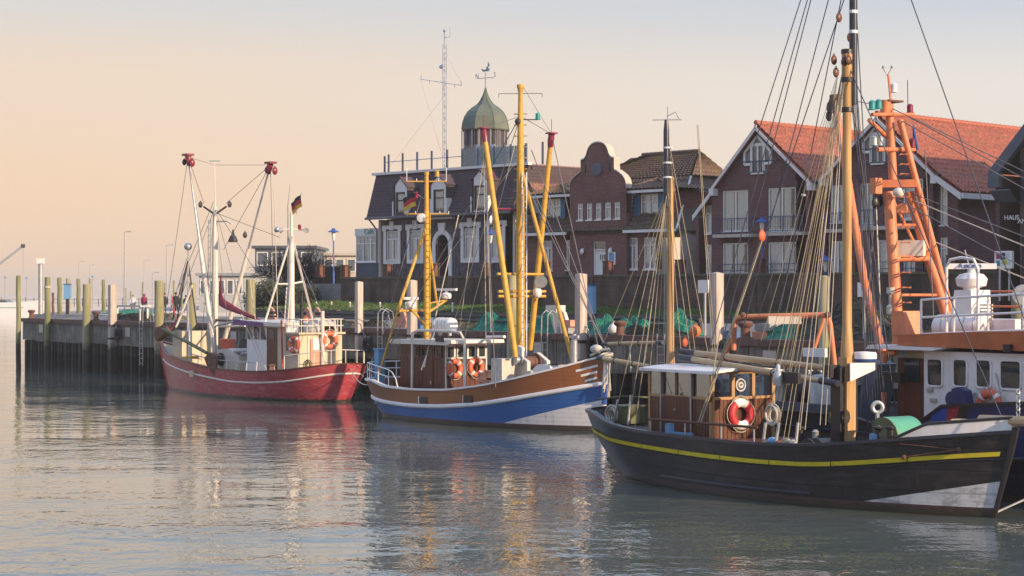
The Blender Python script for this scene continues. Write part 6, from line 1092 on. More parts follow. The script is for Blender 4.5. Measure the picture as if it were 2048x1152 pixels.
mb.box(u1-.05, u1+.035, -hw, hw, zs0-.04, zs0+.03); mb.box(u1-.05, u1+.035, -hw, hw, zt-.05, zt); t.part(mb, 'window_sill_rail', M_oak, wh)
a, b = xs_[1]+.05, xs_[3]-.05
for c, d in ((a, (a+b)/2), ((a+b)/2+.01, b)): mb = MB(); mb.box(c, d, -hw-.035, -hw-.003, zf+.1, zs0); dr_ = t.part(mb, 'door', M_mahog, wh)
mb = MB(); mb.ball(((a+b)/2-.06, -hw-.06, zs0-.35), .03); t.part(mb, 'door_knob', M_galv, dr_)
mb = MB(); mb.box(xs_[1]-.02, xs_[1]+.01, -hw-.09, -hw-.055, zf, zt); t.part(mb, 'drain_pipe', M_galv, wh); mb = MB(); mb.box(xs_[3]-.02, xs_[3]+.02, -hw-.09, -hw-.055, zf, zt); t.part(mb, 'drain_pipe', M_galv, wh)
mb = MB(); rows = []
for i in range(9): y = -hw-.2+(2*hw+.4)*i/8; rows.append([(u0-.2, y, zt+.02+.10*math.cos((i-4)/4*1.4)), (u1+.22, y, zt+.01+.10*math.cos((i-4)/4*1.4))])
mb.grid(rows); mb.grid([[(p[0], p[1], p[2]-.07) for p in r] for r in rows]); mb.grid([rows[0], [(p[0], p[1], p[2]-.07) for p in rows[0]]]); mb.grid([[r[1] for r in rows], [(r[1][0], r[1][1], r[1][2]-.07) for r in rows]]); t.part(mb, 'wheelhouse_roof', M_whb, wh)
cR = KF.pu(1480, 770, u1+.02); mb = MB(); mb.ring((u1+.05, cR.y, cR.z), .15, .022, (1,0,0), 20, 6); mb.ring((u1+.05, cR.y, cR.z), .06, .03, (1,0,0), 14, 6); t.part(mb, 'clear_view_screen', M_whb, wh, smooth=1)
# table inside, wheel
mb = MB(); mb.box(u0+.4, u1-.2, -.3, .6, zs0-.15, zs0-.05); mb.ring((u1-.45, 0, zs0+.1), .3, .025, (1,0,.2), 18, 6); t.part(mb, 'helm', M_oak, wh)
q = KF.pu(1481, 828, u1+.1); ringbuoy(KF, (u1+.12, q.y, q.z), (1, 0, .05), .40, 'red and white life ring on the front of the black cutter wheelhouse', M_ringr, True)
mb = MB(); a = pk(1297, 838, -1.75); b = pk(1515, 855, -1.5); mb.tube([a, b], .035, 8); hr = t.part(mb, 'hand_rail', M_mahog, smooth=1)
for f in (.02, .35, .68, .97): p = a.lerp(b, f); mb = MB(); mb.tube([p, Vector((p.x, p.y, zf))], .022, 6); t.part(mb, 'rail_post', M_galv, hr)
mb = MB(); mb.tube([Vector((.35, -.9, h.zrail(.03)+.25)), Vector((.25, 0, h.zrail(.03)+.3)), Vector((.35, .9, h.zrail(.03)+.25)), Vector((2.2, 1.6, h.zrail(.2)+.3))], .025, 6); t.part(mb, 'stern_rail', M_olive, smooth=1); a = pk(1252, 828, .3); mb = MB(); mb.cb(a, .7, .8, .5, 0); t.part(mb, 'stern_locker', M_olive)
# main mast and topmast
um = pk(1694, 880, 0).x; z0 = ip(um, h.zr)-.6; zA = pk(1694, 840, 0).z; zB = pk(1692, 735, 0).z; zC = pk(1690, 108, 0).z; zD = zC+5.5
mb = MB(); s_ = .145; mb.box(um-s_, um+s_, -s_, s_, z0, zB+.25); tab = t.part(mb, 'mast_foot', M_pine); mb = MB(); mb.box(um-s_-.12, um+s_-.08, -s_-.14, -s_-.002, z0, zB); mb.box(um-s_-.12, um+s_-.08, s_+.002, s_+.14, z0, zB); t.part(mb, 'mast_tabernacle', M_bk, tab)
mb = MB(); mb.lathe([(.13, z0+.4), (.135, zB), (.155, zB+.35), (.116, zB+1.0), (.104, zC-.7), (.125, zC-.65), (.13, zC)], (um, 0, 0), 14); mm = t.part(mb, 'main_mast', M_pine, smooth=1)
mb = MB(); mb.lathe([(.10, zC-1.2), (.10, zC+2.5), (.08, zD)], (um+.05, .16, 0), 12); tm_ = t.part(mb, 'top_mast', M_blk, smooth=1)
for y_ in (64, 24): z = pk(1690, y_, 0).z; mb = MB(); mb.lathe([(.1, z-.04), (.11, z-.03), (.11, z+.03), (.1, z+.04)], (um+.05, .16, 0), 12); t.part(mb, 'mast_band', M_whb, tm_)
for y_ in (104, 125, 160, 220): z = pk(1690, y_, 0).z; mb = MB(); mb.lathe([(.12, z-.06), (.142, z-.05), (.142, z+.05), (.12, z+.06)], (um, 0, 0), 14); t.part(mb, 'mast_band', M_bk, mm)
for px, py, v in ((1668, 120, -.3), (1672, 145, -.3), (1704, 125, .3), (1678, 35, -.2), (1700, 75, .3), (1690, 122, -.2), (1697, 120, -.2)): block(t, pk(px, py, v), M_teak, .09)
mb = MB(); z = pk(1690, 742, 0).z; mb.box(um-.35, um-.1, -.45, -.15, z-.15, z+.15); t.part(mb, 'gooseneck', M_bk)
# radome bracket, side light board
q = KF.pk(1727, 735, .35); mb = MB(); mb.prism([(um+.18, -.1, q.z+.12), (q.x+.2, .5, q.z+.12), (q.x+.2, .5, q.z-.05), (um+.18, -.1, q.z-.32)], (.1, -.06, 0)); br_ = t.part(mb, 'radome_bracket', M_whb); mb = MB(); q2 = q+Vector((.05,0,.14)); mb.lathe([(.2,0),(.27,.03),(.28,.07)], q2, 18); t.part(mb, 'radome_base', M_bluep, br_, smooth=1); mb = MB(); mb.lathe([(.28,.071),(.28,.19),(.25,.23),(.02,.25)], q2, 18); t.part(mb, 'radome', M_whb, br_, smooth=1)
q = pk(1574, 756, -1.9); mb = MB(); mb.box(q.x-.44, q.x+.42, -1.95, -1.85, q.z-.12, q.z+.14); sb = t.part(mb, 'light_board', M_bk); mb = MB(); p = pk(1556, 762, -2.0); mb.lathe([(.11,-.1),(.12,0),(.12,.14),(.09,.2),(.06,.24),(.05,.36),(.02,.4)], p, 12); t.part(mb, 'side_lantern', M_galv, sb, smooth=1)
# mizzen mast on the wheelhouse roof
ux = pk(1341, 715, .2).x; z1 = zt+.05; zM = pk(1341, 355, .2).z; zN = pk(1339, 240, .2).z; mb = MB(); mb.lathe([(.13, z1), (.10, z1+.4), (.09, zM-1), (.10, zM)], (ux, .2, 0), 12); mz = t.part(mb, 'mizzen_mast', M_pine, smooth=1); mb = MB(); mb.lathe([(.085, zM-.8), (.08, zN-.3), (.05, zN)], (ux-.03, .08, 0), 10); t.part(mb, 'mizzen_top', M_blk, mz, smooth=1)
for y_ in (355, 326, 296): z = pk(1341, y_, .2).z; mb = MB(); mb.lathe([(.1, z-.03), (.13, z-.02), (.13, z+.02), (.1, z+.03)], (ux-.02, .12, 0), 12); t.part(mb, 'mast_band', M_whb, mz)
mb = MB(); z = zN; mb.tube([(ux-.28, -.2, z), (ux+.22, .42, z)], .015, 5); mb.tube([(ux, .1, z-.1), (ux, .1, z+.35)], .015, 5); mb.tube([(ux, .1, z+.1), (ux+.15, .25, z+.2), (ux+.2, .33, z+.02)], .015, 5); t.part(mb, 'mizzen_aerial', M_galv, mz)
# spars: two gaffs stowed fore and aft, short boom and mizzen boom
def spar(a, b, r, lab='gaff_spar', caps=True):
    d = b-a; mb = MB(); mb.tube([a+d*.1, a+d*.5, b-d*.1], [r*.9, r, r*.85], 10); s2 = t.part(mb, lab, M_pineh, smooth=1)
    for x, y in ((a, a+d*.1), (b-d*.1, b)): mb = MB(); mb.tube([x, y], r*.98, 10); t.part(mb, 'spar_end', M_blk, s2, smooth=1)
    for f in (.3, .62): mb = MB(); p = a+d*f; mb.ring(p, r*1.05, .015, d, 12, 5); t.part(mb, 'lashing', M_bk, s2)
    return s2
spar(pk(1362, 703, .3), pk(1690, 740, -.15), .085); spar(pk(1357, 714, -.2), pk(1676, 767, -.45), .085); spar(pk(1206, 688, 1.0), pk(1326, 685, .6), .06, 'mizzen_gaff'); spar(pk(1196, 716, -.1), pk(1312, 735, .0), .07, 'mizzen_boom')
mb = MB()
for i in range(26): x = u0+.5+i*.06; mb.ring((x, .3+.18*math.sin(i*.9), zt+.17+.05*math.sin(i*1.7)), .07, .018, (rnd.uniform(-1,1), rnd.uniform(-1,1), .6), 10, 5)
one(mb, 'chain', M_dark, 'dark chain heaped on the white wheelhouse roof of the black cutter', 'chain', KF, smooth=1)
# windlass with green guard, bits of deck gear
c = pk(1788, 862, .1); zd_ = pk(1788, 876, .1).z-.25; r = .5; mb = MB(); pts = [(math.cos(a)*r, math.sin(a)*r) for a in [R(8)+R(125)*i/12 for i in range(13)]]; mb.grid([[(c.x+x, -.25, zd_+.25+z) for x, z in pts], [(c.x+x, .6, zd_+.25+z) for x, z in pts]]); gd = t.part(mb, 'windlass_guard', M_green, smooth=1); mb = MB(); mb.prism([(c.x+x, -.25, zd_+.25+z) for x, z in pts] + [(c.x-.3, -.25, zd_), (c.x+.5, -.25, zd_)], (0, -.03, 0)); t.part(mb, 'guard_side', M_olive, gd); winch(t, (c.x, .3, zd_+.35), M_dark, .25, .8, sub=gd); mb = MB(); mb.ball((c.x-.1, -.2, zd_+.5), .1); t.part(mb, 'gear_cover', M_galv, gd, smooth=1)
q = pk(1755, 815, .1); mb = MB(); mb.ring(q, .12, .05, (1,-.6,0), 14, 8); mb.tube([q+Vector((0,0,-.1)), Vector((q.x, q.y, zd_))], .05, 6); t.part(mb, 'cowl_ventilator', M_galv, smooth=1)
for px in (1756, 1781, 1600): q = pk(px, 868, -.9); mb = MB(); mb.lathe([(.09,-.25),(.08,.1),(.12,.13),(.12,.17),(.02,.18)], q, 12); t.part(mb, 'bollard_bitt', M_bk, smooth=1)
q = pk(1747, 875, -1.0); mb = MB(); mb.lathe([(.09,-.16),(.1,.08),(.02,.09)], q, 12); one(mb, 'paint_tin', M_ltblue, 'small blue and white tin on the black cutter deck by the mast', 'tin', KF, smooth=1)
a = pk(1655, 868, -.6); mb = MB(); mb.prism([(a.x-.7, -1.0, z0), (a.x+.55, -1.0, z0), (a.x+.5, -1.0, z0+.55), (a.x-.4, -1.0, z0+.65), (a.x-.7, -1.0, z0+.4)], (0, 1.1, 0)); wn = t.part(mb, 'mast_winch', M_bk); winch(t, (a.x, -1.1, z0+.4), M_dark, .2, .3, sub=wn); lamp_can(t, (a.x-.2, -.8, z0+.62), M_galv, .08)
a = pk(1470, 872, -.6); zz = ip(a.x, h.zr)-.55; mb = MB(); mb.prism([(u1+.4, -1.2, zz), (um-1.6, -1.2, zz), (um-1.6, -1.2, zz+.32), (u1+.4, -1.2, zz+.42)], (0, 2.3, 0)); hb = t.part(mb, 'cargo_hatch', M_mahog)
q = pk(1362, 868, -1.5); mb = MB(); mb.box(q.x-.5, q.x+.5, -1.6, -1.5, q.z-.1, q.z+.05); mb.box(q.x-.5, q.x-.3, -1.62, -1.48, q.z-.1, q.z+.25); t.part(mb, 'mooring_cleat', M_ltblue)
# dead eyes and blocks where the shrouds land
for i, (px, py) in enumerate(((1531, 885), (1545, 882), (1563, 886), (1573, 884), (1586, 885))):
    p = pk(px, py, -2.1); mb = MB(); mb.ball(p, .12 if i % 2 else .09, sc=(1.3, .8, .8)); t.part(mb, 'deadeye', (M_rope, M_ltblue, M_ring, M_rope, M_cloth)[i], smooth=1)
coil(KF, pk(1544, 830, -1.6), 'hanging grey rope coil beside the red and white life ring', M_cloth, .22, 7, True); coil(KF, pk(1226, 828, -.9), 'pale rope coil hanging at the stern of the black cutter', M_ropew, .2, 7, True); coil(KF, pk(1668, 830, .3), 'dark rope coil hung left of the main mast foot', M_olive, .2, 6, True); coil(KF, Vector((L-1.2, -.3, h.zrail(.95)+.1)), 'pale rope coil on the bow of the black cutter', M_rope, .3, 5)
# standing and running rigging
top = Vector((um, 0, zC-.2)); tt2 = Vector((um+.05, .16, zD-.3)); mt = Vector((ux, .1, zM-.3)); mt2 = Vector((ux, .1, zN-.4))
sh_ = [(1527, 880), (1552, 884), (1566, 884), (1575, 884), (1592, 884)]
lines(t, KF, [(top, pk(x, y, -2.15)) for x, y in sh_] + [(top+Vector((0,0,.3)), pk(1530+9*i, 884, 2.1)) for i in range(4)], .008, M_rope, 'shroud')
lines(t, KF, [(tt2, (1505, 300, .4)), (tt2, (1418, 700, .4)), (tt2, (1440, 700, .2)), (Vector((um, 0, zC+1.5)), (1500, 560, .2)), (tt2, Vector((L+1.2, 0, h.zrail(1)+.3))), (Vector((um, 0, zC+3)), (1470, 720, .2)), (Vector((um, 0, zC+2)), (1560, 620, .5)), (top, (1800, 880, 1.9)), (top, (1780, 880, 1.9)), (Vector((um+.1, .1, zC+2.5)), (1760, 870, 1.9)), (Vector((um+.1, .1, zC+2.5)), (1735, 860, 2.1)), (top, Vector((L-.4, 0, h.zrail(1)+.3)))], .013, M_wireblue)
for i in range(7): lines(t, KF, [((1702+i*1.6, 130+4*i, .2), (1738+6*i, 868, 1.2+.08*i))], .007, M_wireblue, 'halyard')
for i in range(6): lines(t, KF, [((1678-i*1.2, 140+8*i, -.25), (1508+i*14, 660+22*i, -.9))], .006, M_rope if i % 2 else M_wire, 'halyard')
lines(t, KF, [((1683, 210, -.3), (1640, 850, -.8)), ((1684, 240, -.3), (1651, 850, -.5)), ((1672, 200, -.3), (1600, 860, -1.2)), ((1676, 210, -.3), (1610, 860, -1.2))], .009, M_ropew, 'halyard')
lines(t, KF, [(mt, pk(1256, 850, -1.9)), (mt, pk(1228, 842, -1.5)), (mt, pk(1270, 852, -2.0)), (mt+Vector((0,0,.2)), pk(1288, 735, -.3)), (mt+Vector((0,0,.2)), pk(1300, 735, -.3)), (mt, pk(1312, 733, 0)), (mt, pk(1206, 688, 1.0)), (mt2, pk(1390, 700, .6)), (mt2, pk(1420, 730, .8)), (mt, pk(1380, 700, -.4)), ((1396, 250, .4), (1430, 700, .4)), ((1394, 250, .4), (1425, 700, .6)), (mt, pk(1240, 690, .8)), (mt, pk(1362, 703, .3))], .009, M_rope, 'halyard')
for x0, x1 in ((1330, 1328), (1333, 1332), (1336, 1336)): lines(t, KF, [((x0, 360, .15), (x1, 690, .15))], .010, M_ropew, 'halyard')
lines(t, KF, [((1524, 475, -.4), (1470, 640, -.4)), ((1524, 475, -.4), (1395, 850, -1.6)), ((1526, 475, -.4), (1400, 850, -1.6)), ((1440, 660, -.6), (1420, 790, -1.4))], .018, M_rope, 'tackle'); block(t, pk(1524, 472, -.4), M_ring, .11); block(t, pk(1420, 795, -1.3), M_teak, .09); block(t, pk(1370, 685, .2), M_ring, .09)
lines(t, KF, [((1256, 850, -1.9), (1262, 790, -1.85)), ((1228, 842, -1.5), (1236, 800, -1.5)), ((1552, 884, -2.15), (1558, 845, -2.1)), ((1592, 884, -2.15), (1596, 845, -2.1)), ((1527, 880, -2.15), (1531, 845, -2.1))], .035, M_galv, 'rigging_screw')
mb = MB(); a = h.pt(.935, h.zst(.935)+.14, -1, -.06); b = h.pt(.86, h.zst(.86)+.05, -1, -.06); mb.tube([a, b], .02, 5); mb.ball(a, .06); mb.ball(b, .06); mb.tube([a, h.pt(.85, h.zrail(.85)-.1, -1, -.02)], .012, 5); t.part(mb, 'anchor_tackle', M_rust)
mb = MB(); p = h.pt(.99, h.zst(.99), -1)
for i in range(8): mb.ring(bp+Vector((.1,-.05,.25+.09*i)), .05, .014, (1,0,0) if i % 2 else (0,1,0), 8, 5)
t.part(mb, 'forestay_shackle', M_galv, smooth=1)
lines(t, KF, [(h.pt(1, .12, -1), (2080, 985, 1.5))], .025, M_galv, 'mooring_line')
# ---------------------------------------------------------------- orange masted trawler moored inside the black cutter
TB = 5.2; toff = 5.15; OT = KF.W((0, toff, 0)); TF = Fr(OT.x, OT.y, AK); pk = TF.pk
LT = 21.0; h = Hull(TF, LT, TB, pd_f(.10, .62, 2.4, .45), pw_f(.22, .5, 1.9, .92), lambda k: .5*max(0, 1-k), lambda k: LT - 1.0*max(0, 1-k))
zlo = ip(0, [(0, 1)]) ; g = lambda x, y: (TF.pk(x, y, -2.5).x, TF.pk(x, y, -2.5).z); h.zr = [(0, 1.75), (g(1700, 850)[0], 1.75), g(1790, 862), g(1845, 845), g(1885, 812), g(1960, 809), g(2048, 806)]; h.zr += [(21, h.zr[-1][1]+.3)]; h.zs = [(0, 1.0), (12, 1.0), (21, 1.9)]
t = T('trawler', 'white wheelhouse trawler with navy hull and orange masts behind the black cutter', 'boat', TF, (LT/2, 0, 0)); tt_ = t
n = NT('striped_navy_bulwark'); x, y, z = n.xyz(); kx = n.math('SUBTRACT', n.math('ADD', x, LT/2), n.math('MULTIPLY', z, .32))
KS = lambda px, py: (TF.pk(px, py, -2.5).x - .32*TF.pk(px, py, -2.5).z)/LT; c_ = n.ramp(n.math('DIVIDE', kx, LT), [(0, (.045,.045,.055)), (KS(1862, 840), (.025,.07,.32)), (KS(1893, 840), (.34,.025,.045)), (KS(1915, 840), (.02,.018,.022)), (KS(1935, 840), (.018,.028,.10))], 'CONSTANT'); n.col(c_); M_strip = n.set(.35, 0, .5)
build_hull(t, h, M_navyh, M_strip, M_bk, M_bk, M_decks, M_dark, .85, .06)
zdk = .95
# wheelhouse: near wall at v=-1.7
hw = 1.75; u0 = pk(1848, 780, -hw).x; u1 = u0+6.4; zt = pk(1890, 703, -hw).z; zb_ = zdk; mb = MB(); mb.box(u0, u1, -hw, hw, zb_, zt); wh = t.part(mb, 'wheelhouse', M_whb); ul = pk(1795, 780, -hw+.5).x
mb = MB(); mb.box(ul+.5, u0-.002, -hw+.35, hw-.2, zb_, zt-.02); t.part(mb, 'deckhouse', M_beige, wh); a = pk(1826, 760, -hw+.35); mb = MB(); mb.box(a.x-.48, a.x+.52, -hw+.29, -hw+.347, zb_+.1, pk(1826, 716, -hw+.35).z); dd = t.part(mb, 'door', M_mahog, wh); b = pk(1824, 740, -hw+.29); mb = MB(); mb.box(b.x-.26, b.x+.26, -hw+.275, -hw+.288, b.z-.3, b.z+.3); t.part(mb, 'door_window', M_cab, dd)
for x0, x1, y0, y1 in ((1855, 1886, 718, 772), (1907, 1935, 719, 773), (1953, 1983, 720, 775), (2001, 2043, 722, 778)):
    a = pk(x0, y1, -hw); b = pk(x1, y0, -hw); r = .1; u_, U_ = a.x, b.x
    pts = []
    for cx_, cz_, a0 in ((U_-r, b.z-r, 0), (u_+r, b.z-r, 90), (u_+r, a.z+r, 180), (U_-r, a.z+r, 270)):
        for i in range(4): an = R(a0+30*i); pts.append((cx_+r*math.cos(an), cz_+r*math.sin(an)))
    mb = MB(); mb.prism([(p[0], -hw-.012, p[1]) for p in pts], (0, .009, 0)); wn = t.part(mb, 'window', M_paneD if 'M_paneD' in globals() else M_cab, wh); mb = MB(); mb.tube([(p[0], -hw-.02, p[1]) for p in pts+pts[:1]], .03, 6); t.part(mb, 'window_seal', M_whb, wn, smooth=1)
for px, py in ((1861, 780), (1868, 800), (1946, 788)): p = pk(px, py, -hw); mb = MB(); mb.box(p.x-.1, p.x+.1, -hw-.05, -hw-.003, p.z-.04, p.z+.04); t.part(mb, 'door_clip', M_galv, wh)
mb = MB(); p0 = pk(1762, 703, -hw-.4); mb.prism([(ul-.3, -hw-.35, zt+.02), (u0+.6, -hw-.35, zt+.02), (u0+1.0, -hw-.35, zt+.10), (ul-.2, -hw-.35, zt+.12)], (0, 3.6, 0)); t.part(mb, 'awning', M_whb, wh)
zo0 = pk(1850, 702, -hw-.15); zo1 = pk(1850, 676, -hw-.15); a = pk(1795, 690, -hw-.2); mb = MB(); mb.prism([(a.x, -hw-.2, zt+.13), (u1+.3, -hw-.2, zt+.03), (u1+.3, -hw-.2, zt+.62), (u0+2.0, -hw-.2, zt+.52), (u0-1.0, -hw-.2, zt+.38), (a.x, -hw-.2, zt+.33)], (0, 2*hw+.4, 0)); ob = t.part(mb, 'orange_roof_band', M_orb, wh)
mb = MB(); p = pk(2019, 697, -hw-.22); mb.box(p.x-.1, p.x+.1, -hw-.34, -hw-.21, p.z-.08, p.z+.1); t.part(mb, 'roof_lamp', M_bk, wh)
ztop = zt+.5
railing(t, [pk(1842, 678, -hw-.1), pk(1885, 676, -hw-.1), Vector((u1+.2, -hw-.1, ztop+.1))], .98, M_whb, 7, (1., .55, .12), .03); railing(t, [Vector((u0-1.4, hw, ztop)), Vector((u1+.2, hw, ztop))], 1.0, M_oran, 5, (1., .6), .03)
mb = MB(); a = pk(1893, 676, -hw+.1); mb.tube([a, a+Vector((0,0,1.75)), a+Vector((.12,0,1.95)), a+Vector((.4,.1,2.0)), a+Vector((.75,.15,1.95)), a+Vector((.85,.2,1.7)), a+Vector((.85,.2,0))], .04, 8); t.part(mb, 'ladder_hoop', M_whb, smooth=1)
# radar pedestal, scanner, raft, ac box
c = pk(1931, 640, -.6); zs_ = c.z; q1 = pk(1933, 580, -.6); q2 = pk(1933, 558, -.6); mb = MB(); mb.prism([(c.x-.45, -.95, ztop-.1), (c.x+.55, -.95, ztop-.1), (c.x+.5, -.95, q1.z), (c.x-.05, -.95, q1.z), (c.x-.2, -.95, q1.z-.7)], (0, .7, 0)); fu = t.part(mb, 'funnel', M_whb, wh)
mb = MB(); mb.lathe([(.2, q1.z), (.2, q1.z+.05), (.36, q1.z+.1), (.4, q1.z+.28), (.3, q1.z+.4), (.1, q1.z+.44), (.1, q1.z+.52)], (c.x+.2, -.6, 0), 18); rd = t.part(mb, 'radar', M_whb, smooth=1); mb = MB(); zz = q1.z+.60; dr_ = Vector((.82, .57, 0)); mb.cb((c.x+.2, -.6, zz), 1.22, .2, .14, .86); t.part(mb, 'scanner_bar', M_whb, rd)
o = text('FURUNO', .14, TF, (0, 0, 0), M_bluep, t, 'lettering'); o.rotation_euler = (0, 0, .86); nn = Vector((math.sin(.86), -math.cos(.86), 0)); ee = Vector((math.cos(.86), math.sin(.86), 0)); o.location = Vector((c.x+.2, -.6, zz-.05)) - ee*.33 + nn*.11 - t.b
canister(t, pk(1925, 655, -.9) , 1.5, .33, M_whb, (1, .25, 0)); a = pk(1990, 655, -.3); mb = MB(); mb.box(a.x-.5, a.x+1.0, -.7, .4, ztop-.05, pk(1990, 638, -.3).z); bx_ = t.part(mb, 'ventilation_box', M_whb)
for k in range(7): mb = MB(); z = ztop+.12+k*.085; mb.box(a.x-.35, a.x+.3, -.73, -.705, z, z+.05); t.part(mb, 'louvre', M_wht, bx_)
a = pk(2045, 590, -.8); mb = MB(); mb.lathe([(.1,-.25),(.24,-.2),(.26,.15),(.24,.2),(.1,.2)], a, 16, (.7,-.7,0)); t.part(mb, 'search_light', M_galv, smooth=1); pole(t, TF, [a, Vector((a.x, a.y, ztop))], .04, M_galv, 'light_post')
# orange mast: two tubes joined, platform, upper mast, crosstrees, legs
def tube_px(pts, r, name, n_=12, m=None): return pole(t, TF, [pk(*p) for p in pts], r, m or M_oran, name, n=n_)
b0 = pk(1795, 690, -.9); tube_px([(1797, 690, -.9), (1778, 385, -.5)], .155, 'mast_leg'); tube_px([(1895, 640, .9), (1818, 385, .3)], .14, 'mast_leg'); tube_px([(1912, 660, 1.1), (1800, 240, 0)], .085, 'mast_stay_leg')
mb = MB(); mb.prism([pk(1783, 690, -1.0), pk(1818, 690, -1.0), pk(1806, 622, -.95), pk(1787, 622, -.95)], (.1, .5, 0)); t.part(mb, 'mast_gusset', M_oran)
p = pk(1791, 368, -.2); mb = MB(); mb.cb(p, 1.1, .5, .2, .75); pf = t.part(mb, 'mast_platform', M_oran); p2 = pk(1752, 372, -.9); mb = MB(); mb.cb(p2, .22, .24, .42); t.part(mb, 'block_cheek', M_oran, pf); block(t, pk(1752, 405, -.9), M_bk, .14); block(t, pk(1760, 402, -.6), M_bk, .12); mb = MB(); q = pk(1797, 385, -.6); mb.ball(q, .15, sc=(1.1,1,.9)); t.part(mb, 'deck_lamp', M_wht, pf, smooth=1); mb = MB(); q = pk(1804, 418, -.6); mb.lathe([(.15,-.06),(.15,.06)], q, 16, (.5,-.85,0)); t.part(mb, 'sheave', M_oran, pf, smooth=1)
tube_px([(1786, 360, -.1), (1778, 205, -.1)], .115, 'upper_mast'); tube_px([(1782, 205, -.1), (1777, 150, -.1)], .035, 'top_pole', 6); zc = pk(1778, 205, -.1); mb = MB(); mb.box(zc.x-.22, zc.x+.25, -.35, .2, zc.z, zc.z+.05); t.part(mb, 'mast_cap', M_rust)
tube_px([(1744, 229, -1.0), (1828, 229, .8)], .05, 'crosstree'); tube_px([(1755, 299, -.9), (1828, 299, .8)], .06, 'crosstree'); tube_px([(1738, 240, -1.0), (1775, 275, -.1)], .06, 'crosstree_brace'); tube_px([(1772, 200, -.3), (1770, 232, -.3)], .14, 'mast_bracket')
for px, py, v, m in ((1744, 217, -1.0, M_grn), (1757, 215, -.8, M_grn), (1820, 224, .7, M_rlamp), (1748, 288, -1.0, M_galv), (1760, 288, -.8, M_galv), (1824, 292, .7, M_rlamp), (1788, 182, 0, M_whb)): lamp_can(t, pk(px, py+3, v), m, .085)
mb = MB()
for k in range(4): a = k*math.pi/2; q = pk(1775, 140, -.1); mb.tube([q-Vector((0,0,.15)), q+Vector((.16*math.cos(a), .16*math.sin(a), .05))], .012, 4); mb.ball(q+Vector((.16*math.cos(a), .16*math.sin(a), .08)), .035, 6, 4)
t.part(mb, 'wind_gauge', M_galv, smooth=1)
tube_px([(1815, 160, .6), (1816, 222, .7)], .012, 'whip_aerial', 5, M_wireblue); mb = MB(); q0, q1, q2 = pk(1825, 250, .9), pk(1835, 300, .9), pk(1826, 298, .9); mb.prism([q0, q1, q2], (.02, .03, 0)); one(mb, 'pennant', M_bluep, 'small blue pennant hanging from the orange mast crosstree', 'pennant', TF)
for i in range(12): y_ = 310+i*19.5 if i < 3 else 395+(i-3)*30; a = pk(1796+ (y_-310)*.02, y_, -.75); mb = MB(); b = a+Vector((.15,.02,0)) ; mb.tube([a+Vector((-.05,.1,0)), a+Vector((.22,-.12,0)), a+Vector((.35,.02,0)), a+Vector((.1,.2,0))], .024, 5); t.part(mb, 'mast_step', M_oran)
zc = pk(1815, 515, 0).z; tube_px([(1788, 517, -.7), (1860, 517, .6)], .085, 'cross_beam'); a = pk(1818, 497, .1); mb = MB(); mb.cb(a, .85, .6, .42, .6); one(mb, 'instrument_box', M_wht, 'pale square box on the lower cross beam of the orange mast', 'box', TF); tube_px([(1885, 640, .8), (1905, 680, 1.0)], .1, 'mast_leg')
# hoisted orange boom left of the mast and short forestay boom
tube_px([(1765, 705, .6), (1728, 560, 1.0), (1672, 215, 1.8)], .115, 'trawl_boom'); tube_px([(1673, 225, 1.8), (1671, 190, 1.8)], .18, 'boom_head', 10, M_rust); block(t, pk(1661, 215, 1.7), M_bk, .15); block(t, pk(1658, 232, 1.7), M_bk, .12)
# stern gantry, goal post shape, with a lit panel
tube_px([(1467, 700, .2), (1468, 650, .2), (1472, 637, .2), (1484, 634, .25), (1648, 630, 1.6), (1656, 634, 1.65), (1660, 650, 1.7), (1672, 760, 1.75)], .085, 'stern_gantry'); tube_px([(1436, 752, .1), (1470, 665, .2)], .06, 'gantry_stay'); tube_px([(1648, 636, 1.5), (1628, 700, 1.3)], .05, 'gantry_stay'); a = pk(1568, 640, .9); mb = MB(); mb.cb(a, .95, .9, .22, .9); t.part(mb, 'gantry_panel', M_wht); mb = MB(); mb.ball(pk(1486, 630, .25), .09); mb.ball(pk(1655, 630, 1.6), .1); t.part(mb, 'shackle', M_rust)
# deck clutter visible past the black cutter: machinery, white bin, dark rail box, white grating, orange hydraulic arm
a = pk(1580, 805, -2.0); mb = MB(); mb.box(a.x-1.6, a.x+2.4, -2.2, -2.1, zdk, pk(1600, 805, -2.1).z); t.part(mb, 'side_coaming', M_grey); a = pk(1552, 790, -1.0); mb = MB(); mb.box(a.x-.4, a.x+.6, -1.3, -.5, zdk, a.z+.3); t.part(mb, 'fish_bin', M_cloth); a = pk(1655, 780, -1.2); mb = MB(); mb.lathe([(.5, zdk), (.5, a.z+.2), (.4, a.z+.4), (.02, a.z+.45)], (a.x, -1.2, 0), 16); t.part(mb, 'water_tank', M_galv, smooth=1)
mb = MB(); mb.tube([pk(1533, 830, -1.6), pk(1532, 770, -1.6), pk(1538, 763, -1.6), pk(1600, 762, -1.4)], .06, 8); t.part(mb, 'guard_frame', M_galv, smooth=1); a = pk(1605, 785, -.8); winch(t, a, M_dark, .42, .9, (.3, 1, 0)); mb = MB(); 
for k in range(5): x = pk(1618+k*6, 740, .6); mb.tube([x, x+Vector((0,0,-.9))], .03, 5)
